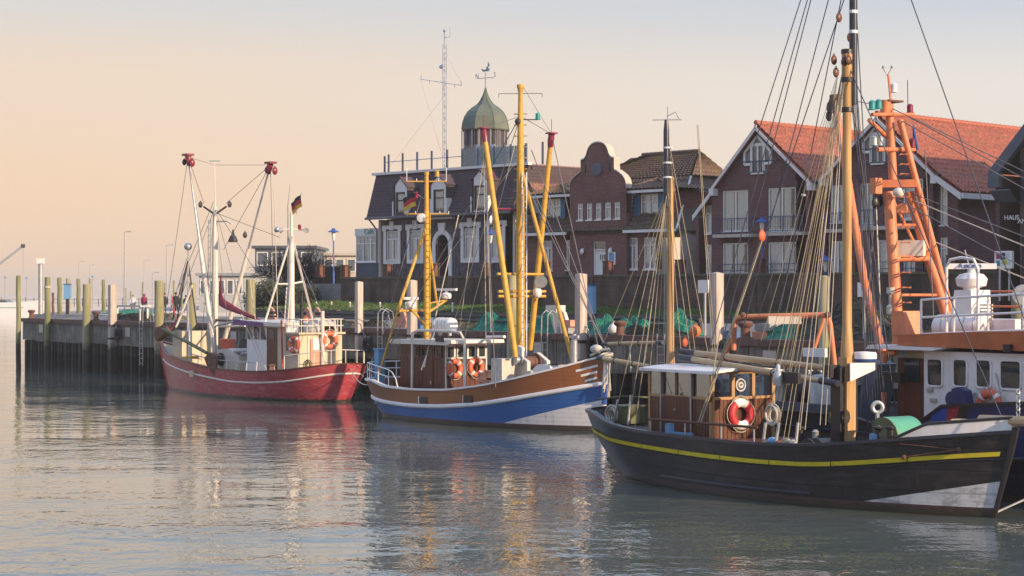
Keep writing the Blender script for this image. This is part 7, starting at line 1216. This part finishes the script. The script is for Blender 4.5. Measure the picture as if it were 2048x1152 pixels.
q = pk(1630, 705, .6); mb.cb(q, .9, .12, .25); t.part(mb, 'white_gate', M_whb); pole(t, TF, [pk(1768, 725, -1.9), pk(1770, 712, -1.9), pk(1778, 706, -1.9), pk(1792, 705, -1.9)], .085, M_oran, 'vent_pipe'); pole(t, TF, [pk(1768, 785, -1.9), pk(1768, 822, -1.9)], .07, M_oran, 'hydraulic_arm'); a = pk(1783, 755, -1.9); mb = MB(); mb.box(a.x-.35, a.x+.4, -2.0, -1.8, a.z-.12, a.z+.14); t.part(mb, 'light_board', M_bk); mb = MB(); mb.lathe([(.06,-.35),(.12,-.3),(.12,-.1),(.06,-.05),(.06,.2),(.12,.25),(.12,.4)], pk(1782, 605, -.9), 10); t.part(mb, 'buoy_light', M_cloth, smooth=1)
a = pk(1718, 800, -.4); mb = MB(); mb.prism([(a.x-.2, -.6, zdk), (a.x+.5, -.6, zdk), (a.x+.9, -.6, a.z+1.0), (a.x+.5, -.6, a.z+1.1)], (0, .7, 0)); t.part(mb, 'net_winch_frame', M_grey); mb = MB(); a = pk(1915, 812, -2.4); mb.prism([(a.x-.15, -2.4, a.z-.3), (a.x+.4, -2.4, a.z-.3), (a.x+.22, -2.4, a.z+.38), (a.x-.02, -2.4, a.z+.46), (a.x-.2, -2.4, a.z+.4)], (0, .25, 0)); fl = t.part(mb, 'mooring_winch', M_navy); mb = MB(); mb.lathe([(.2,-.08),(.2,.08)], (a.x-.22, -2.3, a.z+.15), 18, (0,1,0)); t.part(mb, 'winch_disc', M_navy, fl, smooth=1)
p = pk(1980, 812, -hw-.12); ringbuoy(TF, (p.x, -hw-.13, p.z), (0, -1, 0), .42, 'orange life ring behind the navy bulwark of the white trawler', M_ring)
mt = pk(1780, 215, -.1); lines(t, TF, [(mt, Vector((LT, 0, 3.3))), (pk(1800, 240, 0), Vector((LT-1, -1.5, 3.3))), (pk(1818, 385, .3), Vector((LT-.5, -1.0, 3.2))), (pk(1778, 390, -.5), Vector((LT-3, -2.2, 2.9))), (pk(1820, 235, .8), Vector((u1+.1, hw, ztop+1))), (pk(1671, 195, 1.8), mt), (pk(1671, 195, 1.8), pk(1650, 700, 1.8)), (pk(1850, 300, .8), pk(1870, 690, -.5)), (pk(1752, 380, -.9), pk(1720, 840, -1.6))], .014, M_wire); lines(t, TF, [(pk(1825, 400, .3), Vector((LT-1, -1.9, 3.2))), (pk(1752, 405, -.9), pk(1764, 700, -1.6)), (pk(1860, 480, .8), Vector((LT-2, -2.2, 3.0)))], .018, M_ropew, 'halyard')
a = Vector((LT-1.4, -1.2, 3.0)); lines(t, TF, [(pk(1930, 500, .3), pk(2010, 820, -2.3))], .018, M_galv, 'stay')

for (x0, y0, v0), (x1, y1, v1) in (((1788, 450, -.6), (1838, 450, .5)), ((1793, 590, -.8), (1878, 590, .75)), ((1786, 400, -.5), (1838, 505, .5))): tube_px([(x0, y0, v0), (x1, y1, v1)], .04, 'cross_brace', 8)
# ================================================================ things on the quay and beyond
M_net = NT('green_netting'); _n = M_net; _n.col(_n.mix(_n.noise(9, 4), (.012,.12,.085), (.05,.34,.24))); M_net = _n.set(.8); M_netd = M('dark_netting', (.05,.052,.045), .9, var=.5, scale=12); M_netb = M('tan_netting', (.22,.19,.12), .9, var=.5, scale=12)
def heap(fr, c, lx, ly, hz_, m, label, strands=170, name='net_heap', seed=0):      # a heap of net: lumpy cloth body with loose strands
    rr = random.Random(seed); hz_ *= .82; mb = MB(); N, K = 16, 10; ph_ = [rr.uniform(0, 6.3) for _ in range(6)]
    def top(x, y):
        r = x*x+y*y; return max(0, 1-r)**.6*(.75+.35*math.sin(3.1*x+ph_[0])*math.cos(2.7*y+ph_[1])+.2*math.sin(7*x+ph_[2])+.15*math.sin(9*y+ph_[3]))
    rows = [[Vector((c[0]+lx*x, c[1]+ly*y, c[2]+hz_*top(x, y))) for x in [-1+2*j/N for j in range(N+1)]] for y in [-1+2*i/K for i in range(K+1)]]; mb.grid(rows)
    for i in range(strands):
        a, r = rr.uniform(0, 6.3), rr.uniform(.1, 1.05); x, y = r*math.cos(a), r*math.sin(a); d = rr.uniform(0, 6.3); pts = []
        for k in range(5): xx, yy = x+.09*k*math.cos(d+.3*k), y+.14*k*math.sin(d+.3*k); pts.append(Vector((c[0]+lx*xx, c[1]+ly*yy, c[2]+.02+hz_*top(xx, yy)+rr.uniform(0, .05))))
        mb.tube(pts, .014, 3)
    return one(mb, name, m, label, 'net', fr, 'fishing nets on the quay', smooth=1)
def on_deck(px, py, z=None): p = gz(px, py, z or DZ); return QF.L(p)
def beam_gear(px0, px1, y, v, label, shoes=True, m=None):
    a, b = QF.pk(px0, y, v), QF.pk(px1, y, v); zc = DZ+.62; a.z = b.z = zc; t = T('beam_trawl', label, 'trawl gear', QF, ((a.x+b.x)/2, v, DZ-.05), 'beam trawls on the quay'); mb = MB(); mb.tube([a, b], .085, 8); t.part(mb, 'beam', M_dark, smooth=1)
    mb = MB(); mb.tube([a+Vector((.3,-.35,-.2)), b+Vector((-.3,-.35,-.22))], .05, 6); t.part(mb, 'ground_rope', M_dark, smooth=1)
    if shoes:
        for p in (a, b): mb = MB(); mb.prism([p+Vector((x, 0, z)) for x, z in ((-.5,-.66),(.45,-.66),(.6,-.35),(.35,.15),(.05,.32),(-.3,.1))], (0, .12, 0)); t.part(mb, 'trawl_shoe', m or M_pink)
    else:
        for p in (a, b): mb = MB(); mb.box(p.x-.06, p.x+.06, v-.06, v+.06, DZ-.05, zc-.08); t.part(mb, 'trestle', M_dark)
beam_gear(632, 800, 642, 2.2, 'dark beam trawl with faded orange shoes behind the red cutter stern', True); beam_gear(862, 1085, 640, 2.0, 'dark beam trawl on the quay behind the blue cutter wheelhouse', False); beam_gear(1150, 1400, 645, 2.4, 'long dark beam trawl with green net left of the pale square pile', False); beam_gear(540, 612, 640, 2.4, 'faded orange trawl shoe gear behind the red cutter wheelhouse', True)
mb = MB(); p = QF.pk(1115, 650, 1.6); mb.prism([Vector((p.x+x, 1.6, DZ-.05+z)) for x, z in ((-.7,.0),(.5,0),(.75,.3),(.45,.9),(.1,1.1),(-.5,.4))], (0, .16, 0)); one(mb, 'trawl_shoe', M_wht, 'pale triangular trawl shoe standing on the quay right of the yellow strut', 'trawl gear', QF); mb = MB(); p = QF.pk(1108, 628, 2.8); mb.box(p.x-.35, p.x+.45, 2.6, 3.1, DZ-.05, DZ+1.15); one(mb, 'control_cabinet', M_wht, 'pale cabinet on the quay behind the yellow strut', 'cabinet', QF)
HE = [(990, 655, 1.9, 1.6, .6, .95, M_net, 'bright green fishing net heaped behind the blue cutter masts'), (1085, 650, 1.6, .9, .5, .9, M_net, 'small green net heap beside the yellow main mast'), (1205, 660, 2.0, 1.0, .7, .85, M_net, 'green net draped over the beam right of the tall pale pile'), (1262, 660, 2.0, 1.5, .8, 1.0, M_net, 'green net heap on the quay left of the mizzen mast'), (1362, 655, 2.0, 1.1, .7, 1.0, M_net, 'green net heap on the quay right of the mizzen mast'),
      (1300, 668, 1.2, 2.4, .6, .45, M_netd, 'low dark net bundle along the quay edge behind the spars'), (930, 660, 2.2, 1.6, .6, .6, M_netb, 'tan net heap on the quay right of the white liferaft'), (690, 652, 2.0, 1.6, .6, .4, M_netb, 'low tan net heap beside the pale pile right of the red cutter'), (1700, 668, 1.8, 3.0, 1.2, 1.5, M_netd, 'large grey green net mound behind the tall wooden mast'), (1585, 668, 1.4, 1.4, .7, .8, M_net, 'grey green net heap right of the rusty bollard'), (1820, 672, 1.8, 2.0, .9, .9, M_netd, 'dark net mound behind the orange mast foot'), (745, 648, 2.6, 1.2, .6, .5, M_netd, 'dark net heap left of the hooped ladder')]
for i, (px, py, v, lx, ly, hz_, m, lab) in enumerate(HE): p = QF.pk(px, py, v); heap(QF, (p.x, v, DZ-.04), lx, ly, hz_, m, lab, seed=i)
p = QF.L(gz(238, 640, DZ)); heap(QF, (p.x+2, 1.6, DZ-.04), 3.0, 1.0, .6, M_netd, 'dark net pile on the pier under the folding table', seed=30); heap(QF, (p.x+5, 2.6, DZ-.04), 2.0, 1.0, .6, M_netb, 'tan net pile on the pier right of the people', seed=31); p = gz(262, 626, DZ); heap(WORLD, (p.x, p.y, DZ-.07), 2.4, 1.0, .35, M_net, 'pale green net behind the two people on the pier', seed=32)
t = T('trestle_table', 'grey trestle table over the nets on the pier', 'table', QF, (0, 0, 0)); pa = QF.pk(222, 625, 1.2); pb = QF.pk(290, 628, 1.2); t.o.location = QF.W((pa.x, 1.2, DZ)); t.b = Vector((pa.x, 1.2, DZ)); mb = MB(); mb.box(pa.x, pb.x, .9, 1.6, DZ+.85, DZ+.95); t.part(mb, 'table_top', M_galv)
for f in (.06, .94):
    for y in (1.0, 1.5): mb = MB(); x = pa.x+(pb.x-pa.x)*f; mb.box(x-.05, x+.05, y-.05, y+.05, DZ-.05, DZ+.849); t.part(mb, 'leg', M_galv)
# chain posts of the promenade
prev = None
for i, px in enumerate((633, 663, 700, 760, 812, 905)):
    p = QF.pk(px, 640, 9.0); z0 = DZ+.1; t = T('chain_post', 'slim white post of the promenade chain, ' + ('leftmost', 'second from left', 'third from left', 'fourth from left', 'fifth from left', 'rightmost')[i], 'post', QF, (p.x, 9.0, z0), 'promenade chain posts'); mb = MB(); mb.lathe([(.055, z0-.1), (.05, z0+1.0), (.07, z0+1.02), (.02, z0+1.1)], (p.x, 9.0, 0), 8); t.part(mb, 'post', M_wht, smooth=1)
    if prev is not None:
        mb = MB(); mb.tube([Vector((prev+(p.x-prev)*k/10, 9.0, z0+.95-.35*(1-((k-5)/5)**2))) for k in range(11)], .018, 4); t.part(mb, 'chain', M_galv)
    prev = p.x
p = WF.pk(1183, 585, -6.6); mb = MB(); mb.box(p.x-.22, p.x+.22, -6.75, -6.5, 3.9, 5.3); t = T('power_pillar', 'pale blue power pillar on the promenade right of the tall pale pile', 'pillar', WF, (p.x, -6.6, 3.45)); t.part(mb, 'cabinet', M_ltblue); mb = MB(); mb.box(p.x-.1, p.x+.1, -6.7, -6.55, 3.45, 3.9); t.part(mb, 'foot', M_galv); mb = MB(); mb.box(p.x-.25, p.x+.25, -6.8, -6.45, 5.3, 5.36); t.part(mb, 'cap', M_bluep)
for px, y0, lab, w_ in ((1410, 560, 'grey meter box on a post left of the pale square pile', .3), (1728, 565, 'white notice on a thin post right of the tall mast', .22)):
    p = QF.pk(px, y0, .9); t = T('sign_post', lab, 'sign', QF, (p.x, .9, DZ)); mb = MB(); mb.tube([(p.x, .9, DZ-.05), (p.x, .9, p.z)], .05, 8); t.part(mb, 'post', M_galv, smooth=1); mb = MB(); mb.box(p.x-w_, p.x+w_, .8, .85, p.z-.5, p.z); t.part(mb, 'panel', M_whb)
# pole with a small box at the head of the pier, blue locker
d = 1.72*F/46; p = gw(81, 518, d); t = T('lamp_pole', 'grey steel pole with a white box on top at the pier corner', 'pole', WORLD, (p.x, p.y, DZ-.07)); mb = MB(); mb.tube([(p.x, p.y, DZ-.07), (p.x, p.y, p.z-.35)], .16, 12); t.part(mb, 'pole', M_galv, smooth=1); mb = MB(); mb.cb((p.x, p.y, p.z-.15), .5, .45, .4); t.part(mb, 'box', M_whb)
p = gw(135, 584, 150); t = T('blue_locker', 'blue locker on a post at the pier edge', 'locker', WORLD, (p.x, p.y, DZ-.07)); mb = MB(); mb.box(p.x-.26, p.x+.26, p.y-.2, p.y+.2, p.z-.55, p.z+.6); t.part(mb, 'cabinet', M_ltblue); mb = MB(); mb.box(p.x-.3, p.x+.3, p.y-.25, p.y+.25, p.z+.6, p.z+.65); t.part(mb, 'lid', M_bluep); mb = MB(); mb.box(p.x-.12, p.x+.12, p.y-.1, p.y+.1, DZ-.07, p.z-.55); t.part(mb, 'post', M_dark)
def street_lamp(px, ytop, d, label, arm=.5, zb_=None, m=None):
    p = gw(px, ytop, d); zb_ = DZ-.07 if zb_ is None else zb_; t = T('street_lamp', label, 'lamp', WORLD, (p.x, p.y, zb_), 'tall harbour lamps'); mb = MB(); mb.tube([(p.x, p.y, zb_), (p.x, p.y, p.z)], [.09, .05], 8); t.part(mb, 'pole', m or M_galv, smooth=1); mb = MB(); mb.tube([(p.x, p.y, p.z-.05), (p.x+arm*.6, p.y, p.z)], .03, 6); mb.cb((p.x+arm*.9, p.y, p.z), arm*.8, .3, .1); t.part(mb, 'luminaire', M_galv)
street_lamp(249, 463, 185, 'tall thin street lamp on the pier left of the red boat'); street_lamp(333, 490, 240, 'thin street lamp behind the walkers on the pier', .7); street_lamp(305, 545, 300, 'small distant street lamp left of the thick pile', .8); street_lamp(180, 530, 420, 'distant lamp above the piles', .9, 1.2); street_lamp(157, 523, 430, 'distant lamp left above the blue locker', 1.1, 1.2); street_lamp(288, 520, 430, 'distant lamp above the person in the red coat', 1.1, 1.2)
for px, yt, lab in ((10, 555, 'distant round sign at the left edge'), (53, 556, 'distant round sign right of the lone pile'), (185, 553, 'small blue lantern sign behind the mossy piles')):
    p = gw(px, yt, 400); t = T('harbour_sign', lab, 'sign', WORLD, (p.x, p.y, 1.0)); mb = MB(); mb.tube([(p.x, p.y, 1.0), (p.x, p.y, p.z)], .07, 6); t.part(mb, 'post', M_galv); mb = MB(); mb.lathe([(.26, -.04), (.26, .04)], p, 14, (0,-1,0)); t.part(mb, 'disc', M_ltblue)
# distant white excursion boat and the crane beyond
t = T('excursion_boat', 'distant white boat with green line moored at the left edge', 'boat', WORLD, (-100, 395, 0)); p0, p1 = gw(-60, 632, 395), gw(76, 632, 395); zz = lambda y: gw(0, y, 395).z
mb = MB(); mb.prism([(p0.x, 395, 0), (p1.x-.6, 395, 0), (p1.x, 395, zz(612)), (p1.x+.3, 395, zz(601)), (p1.x-3.5, 395, zz(604)), (p0.x, 395, zz(606))], (0, 6, 0)); t.part(mb, 'hull', M_whb); mb = MB(); mb.box(p0.x, p1.x-3, 394.95, 394.99, zz(616), zz(614.5)); t.part(mb, 'green_line', M_green); mb = MB(); mb.prism([(p0.x, 395.6, zz(606)), (p1.x-6, 395.6, zz(606)), (p1.x-7.2, 395.6, zz(600)), (p0.x, 395.6, zz(600))], (0, 4.5, 0)); t.part(mb, 'cabin', M_cab)
t = T('mobile_crane', 'grey telescopic crane boom rising at the left edge', 'crane', WORLD, (gw(-120, 590, 460).x, 460, 1.2)); a, b = gw(-110, 612, 460), gw(46, 492, 460); b0 = a.lerp(b, .6); mb = MB(); mb.tube([a, b0], .42, 6); bm = t.part(mb, 'boom', M_galv); mb = MB(); mb.tube([b0, b], .3, 6); t.part(mb, 'boom_extension', M_galv, bm); mb = MB(); mb.cb(b, .9, .6, .9); t.part(mb, 'boom_head', M_dark, bm); mb = MB(); mb.tube([b, b-Vector((0,0,7))], .04, 4); t.part(mb, 'hoist_rope', M_wire, bm); mb = MB(); mb.cb((a.x-1, 460, 2.4), 7, 2.6, 1.6); t.part(mb, 'carrier', M_dark)
for i in range(5):
    mb = MB(); mb.lathe([(.55, 0), (.55, .9), (.5, .95)], (a.x-4+i*1.6, 458.6, 1.75-.5), 12, (0, -1, 0)) if i < 4 else mb.cb((a.x-3.5, 460, 3.9), 1.8, 2.2, 1.6); t.part(mb, 'wheel' if i < 4 else 'cab', M_rubber if i < 4 else M_cab)
rr = random.Random(5)
def far_fence():
    t = T('shore_fence', 'low distant fence line along the far shore', 'fence', WORLD, (-120, 520, 1.4))
    for i in range(60): x = -150+i*2.2; mb = MB(); mb.box(x-.08, x+.08, 519.9, 520.1, 1.0, 3.6+rr.uniform(-.3, .5)); t.part(mb, 'fence_post', M_dark)
    for z in (2.4, 3.4): mb = MB(); mb.box(-150, -20, 519.96, 520.04, z, z+.09); t.part(mb, 'fence_rail', M_dark)
far_fence()
# low buildings left of the cafe
def block_house(name, lab, x0, x1, y0, y1, d, dp, m, roof, zb_=3.4, wins=0):
    a, b = gw(x0, y1, d), gw(x1, y0, d); t = T(name, lab, 'building', WORLD, ((a.x+b.x)/2, d, zb_)); mb = MB(); mb.box(a.x, b.x, d, d+dp, zb_, b.z); t.part(mb, 'wall', m); mb = MB(); mb.box(a.x-.3, b.x+.3, d-.3, d+dp+.3, b.z, b.z+.28); t.part(mb, 'flat_roof', roof)
    for i in range(wins):
        u0 = a.x+(b.x-a.x)*(i+.12)/wins; u1 = a.x+(b.x-a.x)*(i+.88)/wins; mb = MB(); bars(mb, u0, u1, b.z-1.7, b.z-.35, d-.06, d-.002, .08); f = t.part(mb, 'window', M_whitef); mb = MB(); mb.box(u0+.05, u1-.05, d-.03, d-.01, b.z-1.65, b.z-.4); t.part(mb, 'pane', M_dglass, f)
    return t
M_pav = M('pavilion_panel', (.42,.43,.45), .6, var=.1)
block_house('flat_roofed_house', 'dark grey flat roofed house behind the bare tree', 510, 628, 497, 560, 190, 12, M_grey, M_gut, 3.4, 4); block_house('flat_roofed_house', 'long cream low house left of the cafe annex', 600, 714, 511, 560, 200, 10, M_cream, M_cream, 3.4, 5); t = block_house('harbour_pavilion', 'pale glazed harbour pavilion behind the yellow green pile', 398, 505, 552, 608, 175, 10, M_pav, M_galv, 3.2, 6)
a, b = gw(612, 552, 128), gw(700, 536, 128); mb = MB(); mb.box(a.x, b.x, 128, 128.4, 4.2, b.z); t = T('garden_wall', 'low brick garden wall under the left blue lamp', 'wall', WORLD, ((a.x+b.x)/2, 128, 4.2)); t.part(mb, 'brickwork', M_floodbrick); mb = MB(); mb.box(a.x-.1, b.x+.1, 127.9, 128.5, b.z, b.z+.12); t.part(mb, 'coping', M_coping)
# ---- bare tree and evergreen shrub
M_bark = M('bark', (.060,.048,.045), .9, var=.3, scale=6); M_leafd = NT('dark_evergreen_leaf'); _n = M_leafd; _n.col(_n.mix(_n.noise(1.3, 3), (.022,.030,.018), (.055,.065,.030))); M_leafd = _n.set(.6)
def bare_tree(px, ybase, d, hgt, spread, label, seed, leaves=0, zb_=None):
    rr = random.Random(seed); b = gw(px, ybase, d); z0 = zb_ if zb_ is not None else b.z; t = T('bare_tree', label, 'tree', WORLD, (b.x, d, z0)); trunk = MB(); crown = MB(); tips = []
    def br(p, dr, ln, r, lv):
        q = p + dr*ln; m = p.lerp(q, .5)+Vector((rr.uniform(-.06,.06), rr.uniform(-.06,.06), 0))*ln; (trunk if lv < 2 else crown).tube([p, m, q], [r, r*.85, r*.68], 5 if lv < 2 else 3)
        if lv == 6: tips.append(q); return
        n_ = 3 if lv < 4 else 2
        if lv == 0: n_ = 6
        for i in range(n_):
            a = 2*math.pi*(i+rr.random()*.8)/n_; k = rr.uniform(.35, .85) if lv else rr.uniform(.3, 1.0); e = dr.orthogonal().normalized(); f = dr.cross(e); nd_ = (dr + (e*math.cos(a)+f*math.sin(a))*k*spread + Vector((0,0,.10))).normalized(); br(p.lerp(q, rr.uniform(.75, 1)), nd_, ln*rr.uniform(.62, .85), max(r*.64, .011), lv+1)
    br(Vector((b.x, d, z0)), Vector((0,0,1)), hgt*.26, .16, 0)
    t.part(trunk, 'trunk', M_bark, smooth=1); t.part(crown, 'crown', M_bark)
    return t
bare_tree(588, 560, 128, 4.6, 1.1, 'bushy bare tree left of the blue lamp, before the flat roofed house', 3, zb_=4.3); bare_tree(560, 560, 130, 4.4, 1.2, 'second bare tree crown at the left end of the flood wall', 9, zb_=4.3); bare_tree(620, 560, 127, 4.2, 1.1, 'small bare tree at the left end of the flood wall', 14, zb_=4.3)
def shrub(px, d, rx, ry, h_, zb_, label, seed, n_=5200):
    rr = random.Random(seed); b = gw(px, 588, d); t = T('evergreen_shrub', label, 'shrub', WORLD, (b.x, d, zb_)); mb = MB(); lob = [(rr.uniform(-.6,.6), rr.uniform(-.5,.5), rr.uniform(.25,.75), rr.uniform(.3,.5)) for _ in range(11)]
    for i in range(n_):
        lx, ly, lz, lr = lob[i % 11]; v = Vector((rr.gauss(0,1), rr.gauss(0,1), rr.gauss(0,1))).normalized()*lr*rr.uniform(.55, 1.05); p = Vector((b.x+(lx+v.x)*rx, d+(ly+v.y)*ry, zb_+max(.02, (lz+v.z))*h_)); e = Vector((rr.gauss(0,1), rr.gauss(0,1), rr.gauss(0,1))).normalized(); f = e.orthogonal().normalized(); s_ = rr.uniform(.05, .11); mb.add([p, p+e*s_+f*s_*.5, p+e*s_*2, p+e*s_-f*s_*.5], [(0,1,2,3)])
    t.part(mb, 'crown', M_leafd); mb = MB(); mb.tube([(b.x, d, zb_-.2), (b.x+.1, d, zb_+h_*.6)], [.1, .05], 6); t.part(mb, 'stem', M_bark)
shrub(568, 122, 2.0, 1.2, 2.2, 3.5, 'large dark evergreen shrub at the left end of the grass bank', 1); shrub(532, 124, 1.6, 1.1, 2.4, 3.4, 'dark evergreen shrub behind the yellow green pile', 2); shrub(608, 120, 1.2, .9, 1.6, 3.8, 'small dark shrub against the flood wall end', 4, 3000)
# ---- people on the pier
M_skin = M('skin', (.48,.28,.20), .6)
def person(px, yfeet, hgt, coat, trousers, hair, label, yaw=0.0, hood=False, stride=.12, long_=False):
    d = (H-DZ+.07)*F/(yfeet-HY); b = gw(px, yfeet, d); k = hgt/1.75; t = T('person', label, 'person', Fr(b.x, b.y, math.degrees(yaw)), (0, 0, b.z), 'people on the pier'); t.o.location = (b.x, b.y, b.z); Z = b.z
    P = [((0,0,.93),.13), ((0,.0,1.12),.13), ((0,.01,1.32),.145), ((0,.01,1.46),.075), ((0,.0,1.53),.055), ((0,.01,1.60),.085), ((0,.015,1.68),.09), ((0,.01,1.745),.05)]; E = [(i, i+1) for i in range(7)]
    for s_ in (-1, 1):
        n0 = len(P); P += [((s_*.10, 0, .86), .095), ((s_*.105, stride*s_*.5, .50), .062), ((s_*.105, stride*s_, .09), .045), ((s_*.115, stride*s_-.13, .035), .035)]; E += [(0, n0), (n0, n0+1), (n0+1, n0+2), (n0+2, n0+3)]
        n1 = len(P); P += [((s_*.19, .0, 1.39), .065), ((s_*.25, .03, 1.12), .048), ((s_*.25, -.04, .88), .036), ((s_*.25, -.06, .80), .035), ((s_*.245,-.065,.73), .02)]; E += [(2, n1), (n1, n1+1), (n1+1, n1+2), (n1+2, n1+3), (n1+3, n1+4)]
    me = bpy.data.meshes.new('body'); me.from_pydata([tuple(c*k for c in p) for p, r in P], E, []); o = bpy.data.objects.new('body', me); col.objects.link(o); o.parent = t.o; m = o.modifiers.new('skin', 'SKIN'); 
    for i, (p, r) in enumerate(P): me.skin_vertices[0].data[i].radius = (r*k, r*k); me.skin_vertices[0].data[i].use_root = (i == 0)
    sb = o.modifiers.new('sub', 'SUBSURF'); sb.levels = 1; sb.render_levels = 2
    n = NT('person_body'); x, y, z = n.xyz(); n.col(n.mix(n.math('GREATER_THAN', z, 1.0*k), trousers, (.48,.28,.20))); n.set(.8); me.materials.append(n.m)
    cm = M('coat_%d' % px, coat, .85, var=.2, scale=6); mb = MB(); zb2 = .48 if long_ else .78; rows = []
    for z_, rx, ry in ((zb2, .215, .165), (.95, .205, .155), (1.1, .19, .145), (1.3, .215, .15), (1.42, .17, .11), (1.5, .085, .08)): rows.append([Vector((rx*math.cos(a)*k, ry*math.sin(a)*k+.01, z_*k+Z)) for a in [2*math.pi*j/14 for j in range(15)]])
    mb.grid(rows)
    for s_ in (-1, 1): mb.tube([Vector((s_*.16*k, .0, 1.41*k+Z)), Vector((s_*.23*k, .02, 1.3*k+Z)), Vector((s_*.27*k, .03, 1.1*k+Z)), Vector((s_*.26*k, -.04, .86*k+Z))], [.08*k, .085*k, .07*k, .055*k], 10)
    if hood: mb.ball((0, .05*k, 1.62*k+Z), .14*k, 12, 8, (.95, .9, 1.1))
    t.part(mb, 'coat', cm, smooth=1)
    if not hood: mb = MB(); mb.ball((0, .035*k, 1.68*k+Z), .115*k, 12, 8, (.95, 1, .95)); t.part(mb, 'hair', M('hair_%d' % px, hair, .8), smooth=1)
person(266, 624, 1.62, (.62,.60,.62), (.03,.03,.04), (.25,.18,.12), 'person in a white coat seen from behind on the pier', .1, False); person(288, 623, 1.74, (.24,.02,.06), (.02,.02,.03), (.1,.05,.03), 'person in a dark red hooded coat seen from behind on the pier', -.1, True); person(352, 630, 1.85, (.035,.035,.05), (.03,.032,.05), (.05,.04,.03), 'person in a dark coat walking right of the thick pile', 2.9, False, .2); person(329, 627, 1.78, (.02,.02,.028), (.02,.02,.03), (.04,.03,.03), 'person in black half hidden by the thick yellow green pile', .3, False); person(372, 626, 1.6, (.05,.06,.11), (.03,.035,.05), (.05,.05,.06), 'person in a dark blue jacket beside the mossy pile at the red boat', 2.7, False, .2)

# mooring lines from the boats to the quay
def moor(a, b, label, r=.022):
    a, b = Vector(a), Vector(b); mb = MB(); mb.tube([a.lerp(b, k/10)-Vector((0,0,.5*(1-((k-5)/5)**2))) for k in range(11)], r, 5); one(mb, 'mooring_line', M_ropew, label, 'rope', WORLD, smooth=1)
moor(RF.pk(716, 733, .5)-Vector((0,0,0)) and RF.W(RF.pk(716, 731, .5)), QF.W(QF.pk(745, 716, -.1)), 'upper mooring line from the red cutter stern to the quay'); moor(RF.W(RF.pk(700, 735, .2)), BF.W((.5, -1.0, 1.5)), 'long slack mooring line between the red cutter and the blue cutter'); moor(BF.W((14, .8, 2.3)), QF.W(QF.pk(1260, 690, -.1)), 'mooring line from the blue cutter bow to the quay')

# fish crates, buoys and floats left about the quay
rr = random.Random(21); M_crg = M('grey_crate', (.30,.31,.33), .6, var=.2); M_crb = M('blue_crate', (.06,.15,.33), .6, var=.2); M_flo = M('orange_float', (.55,.16,.05), .5, var=.15)
for i, (px, lv, m, lab) in enumerate(((842, 0, M_crb, 'blue fish crate on the quay right of the second pale pile'), (848, 1, M_crb, 'blue fish crate stacked on another behind the blue cutter aft mast'), (1136, 0, M_crg, 'grey fish crate on the quay left of the tall pale pile'), (1140, 1, M_pink, 'faded pink crate stacked on the grey crate left of the tall pale pile'), (1320, 0, M_crg, 'grey fish crate on the quay left of the mizzen mast'), (1455, 0, M_crb, 'blue fish crate on the quay right of the pale square pile'), (1530, 0, M_pink, 'faded pink fish crate on the quay under the orange gantry'), (1536, 1, M_crg, 'grey crate stacked on the pink crate under the orange gantry'), (655, 0, M_crg, 'grey fish crate on the quay behind the red cutter cabin'), (560, 0, M_crb, 'blue fish crate on the quay behind the red cutter aft mast'))):
    v = 1.1; p = QF.pk(px, 660, v); z = DZ-.03+lv*.3; mb = MB(); x = p.x; mb.box(x-.38, x+.38, v-.25, v+.25, z, z+.05)
    for a, b, c, d in ((x-.4, x+.4, v-.28, v-.24), (x-.4, x+.4, v+.24, v+.28), (x-.4, x-.36, v-.24, v+.24), (x+.36, x+.4, v-.24, v+.24)): mb.box(a, b, c, d, z+.02, z+.28)
    one(mb, 'fish_crate', m, lab, 'crate', QF, 'fish crates on the quay')
for i, (px, m, lab) in enumerate(((1030, M_flo, 'orange float buoy on the quay behind the yellow main mast'), (1228, M_whb, 'white float buoy beside the green net right of the tall pale pile'), (1390, M_flo, 'orange float buoy on the quay left of the pale square pile'), (612, M_flo, 'orange float buoy on the quay behind the covered dinghy'))):
    p = QF.pk(px, 660, .9); mb = MB(); mb.ball((p.x, .9, DZ+.2), .24, 14, 10, (1,1,1.05)); mb.ring((p.x, .9, DZ+.47), .06, .02, (0,1,0), 10, 5); one(mb, 'float_buoy', m, lab, 'buoy', QF, 'float buoys on the quay', smooth=1)
# ---------------------------------------------------------------- thin winter haze over the harbour
mb = MB(); mb.box(-880, 880, -50, 2950, -1.9, 26)
n = NT('haze_air'); n.n.remove(n.p); pv = n.n.new('ShaderNodeVolumePrincipled'); pv.inputs['Color'].default_value = (1, .95, .90, 1); pv.inputs['Density'].default_value = .00036; pv.inputs['Anisotropy'].default_value = .2; n.k(pv.outputs[0], n.out.inputs['Volume'])
one(mb, 'haze', n.m, 'thin pale winter haze over the harbour', 'haze', kind='stuff')
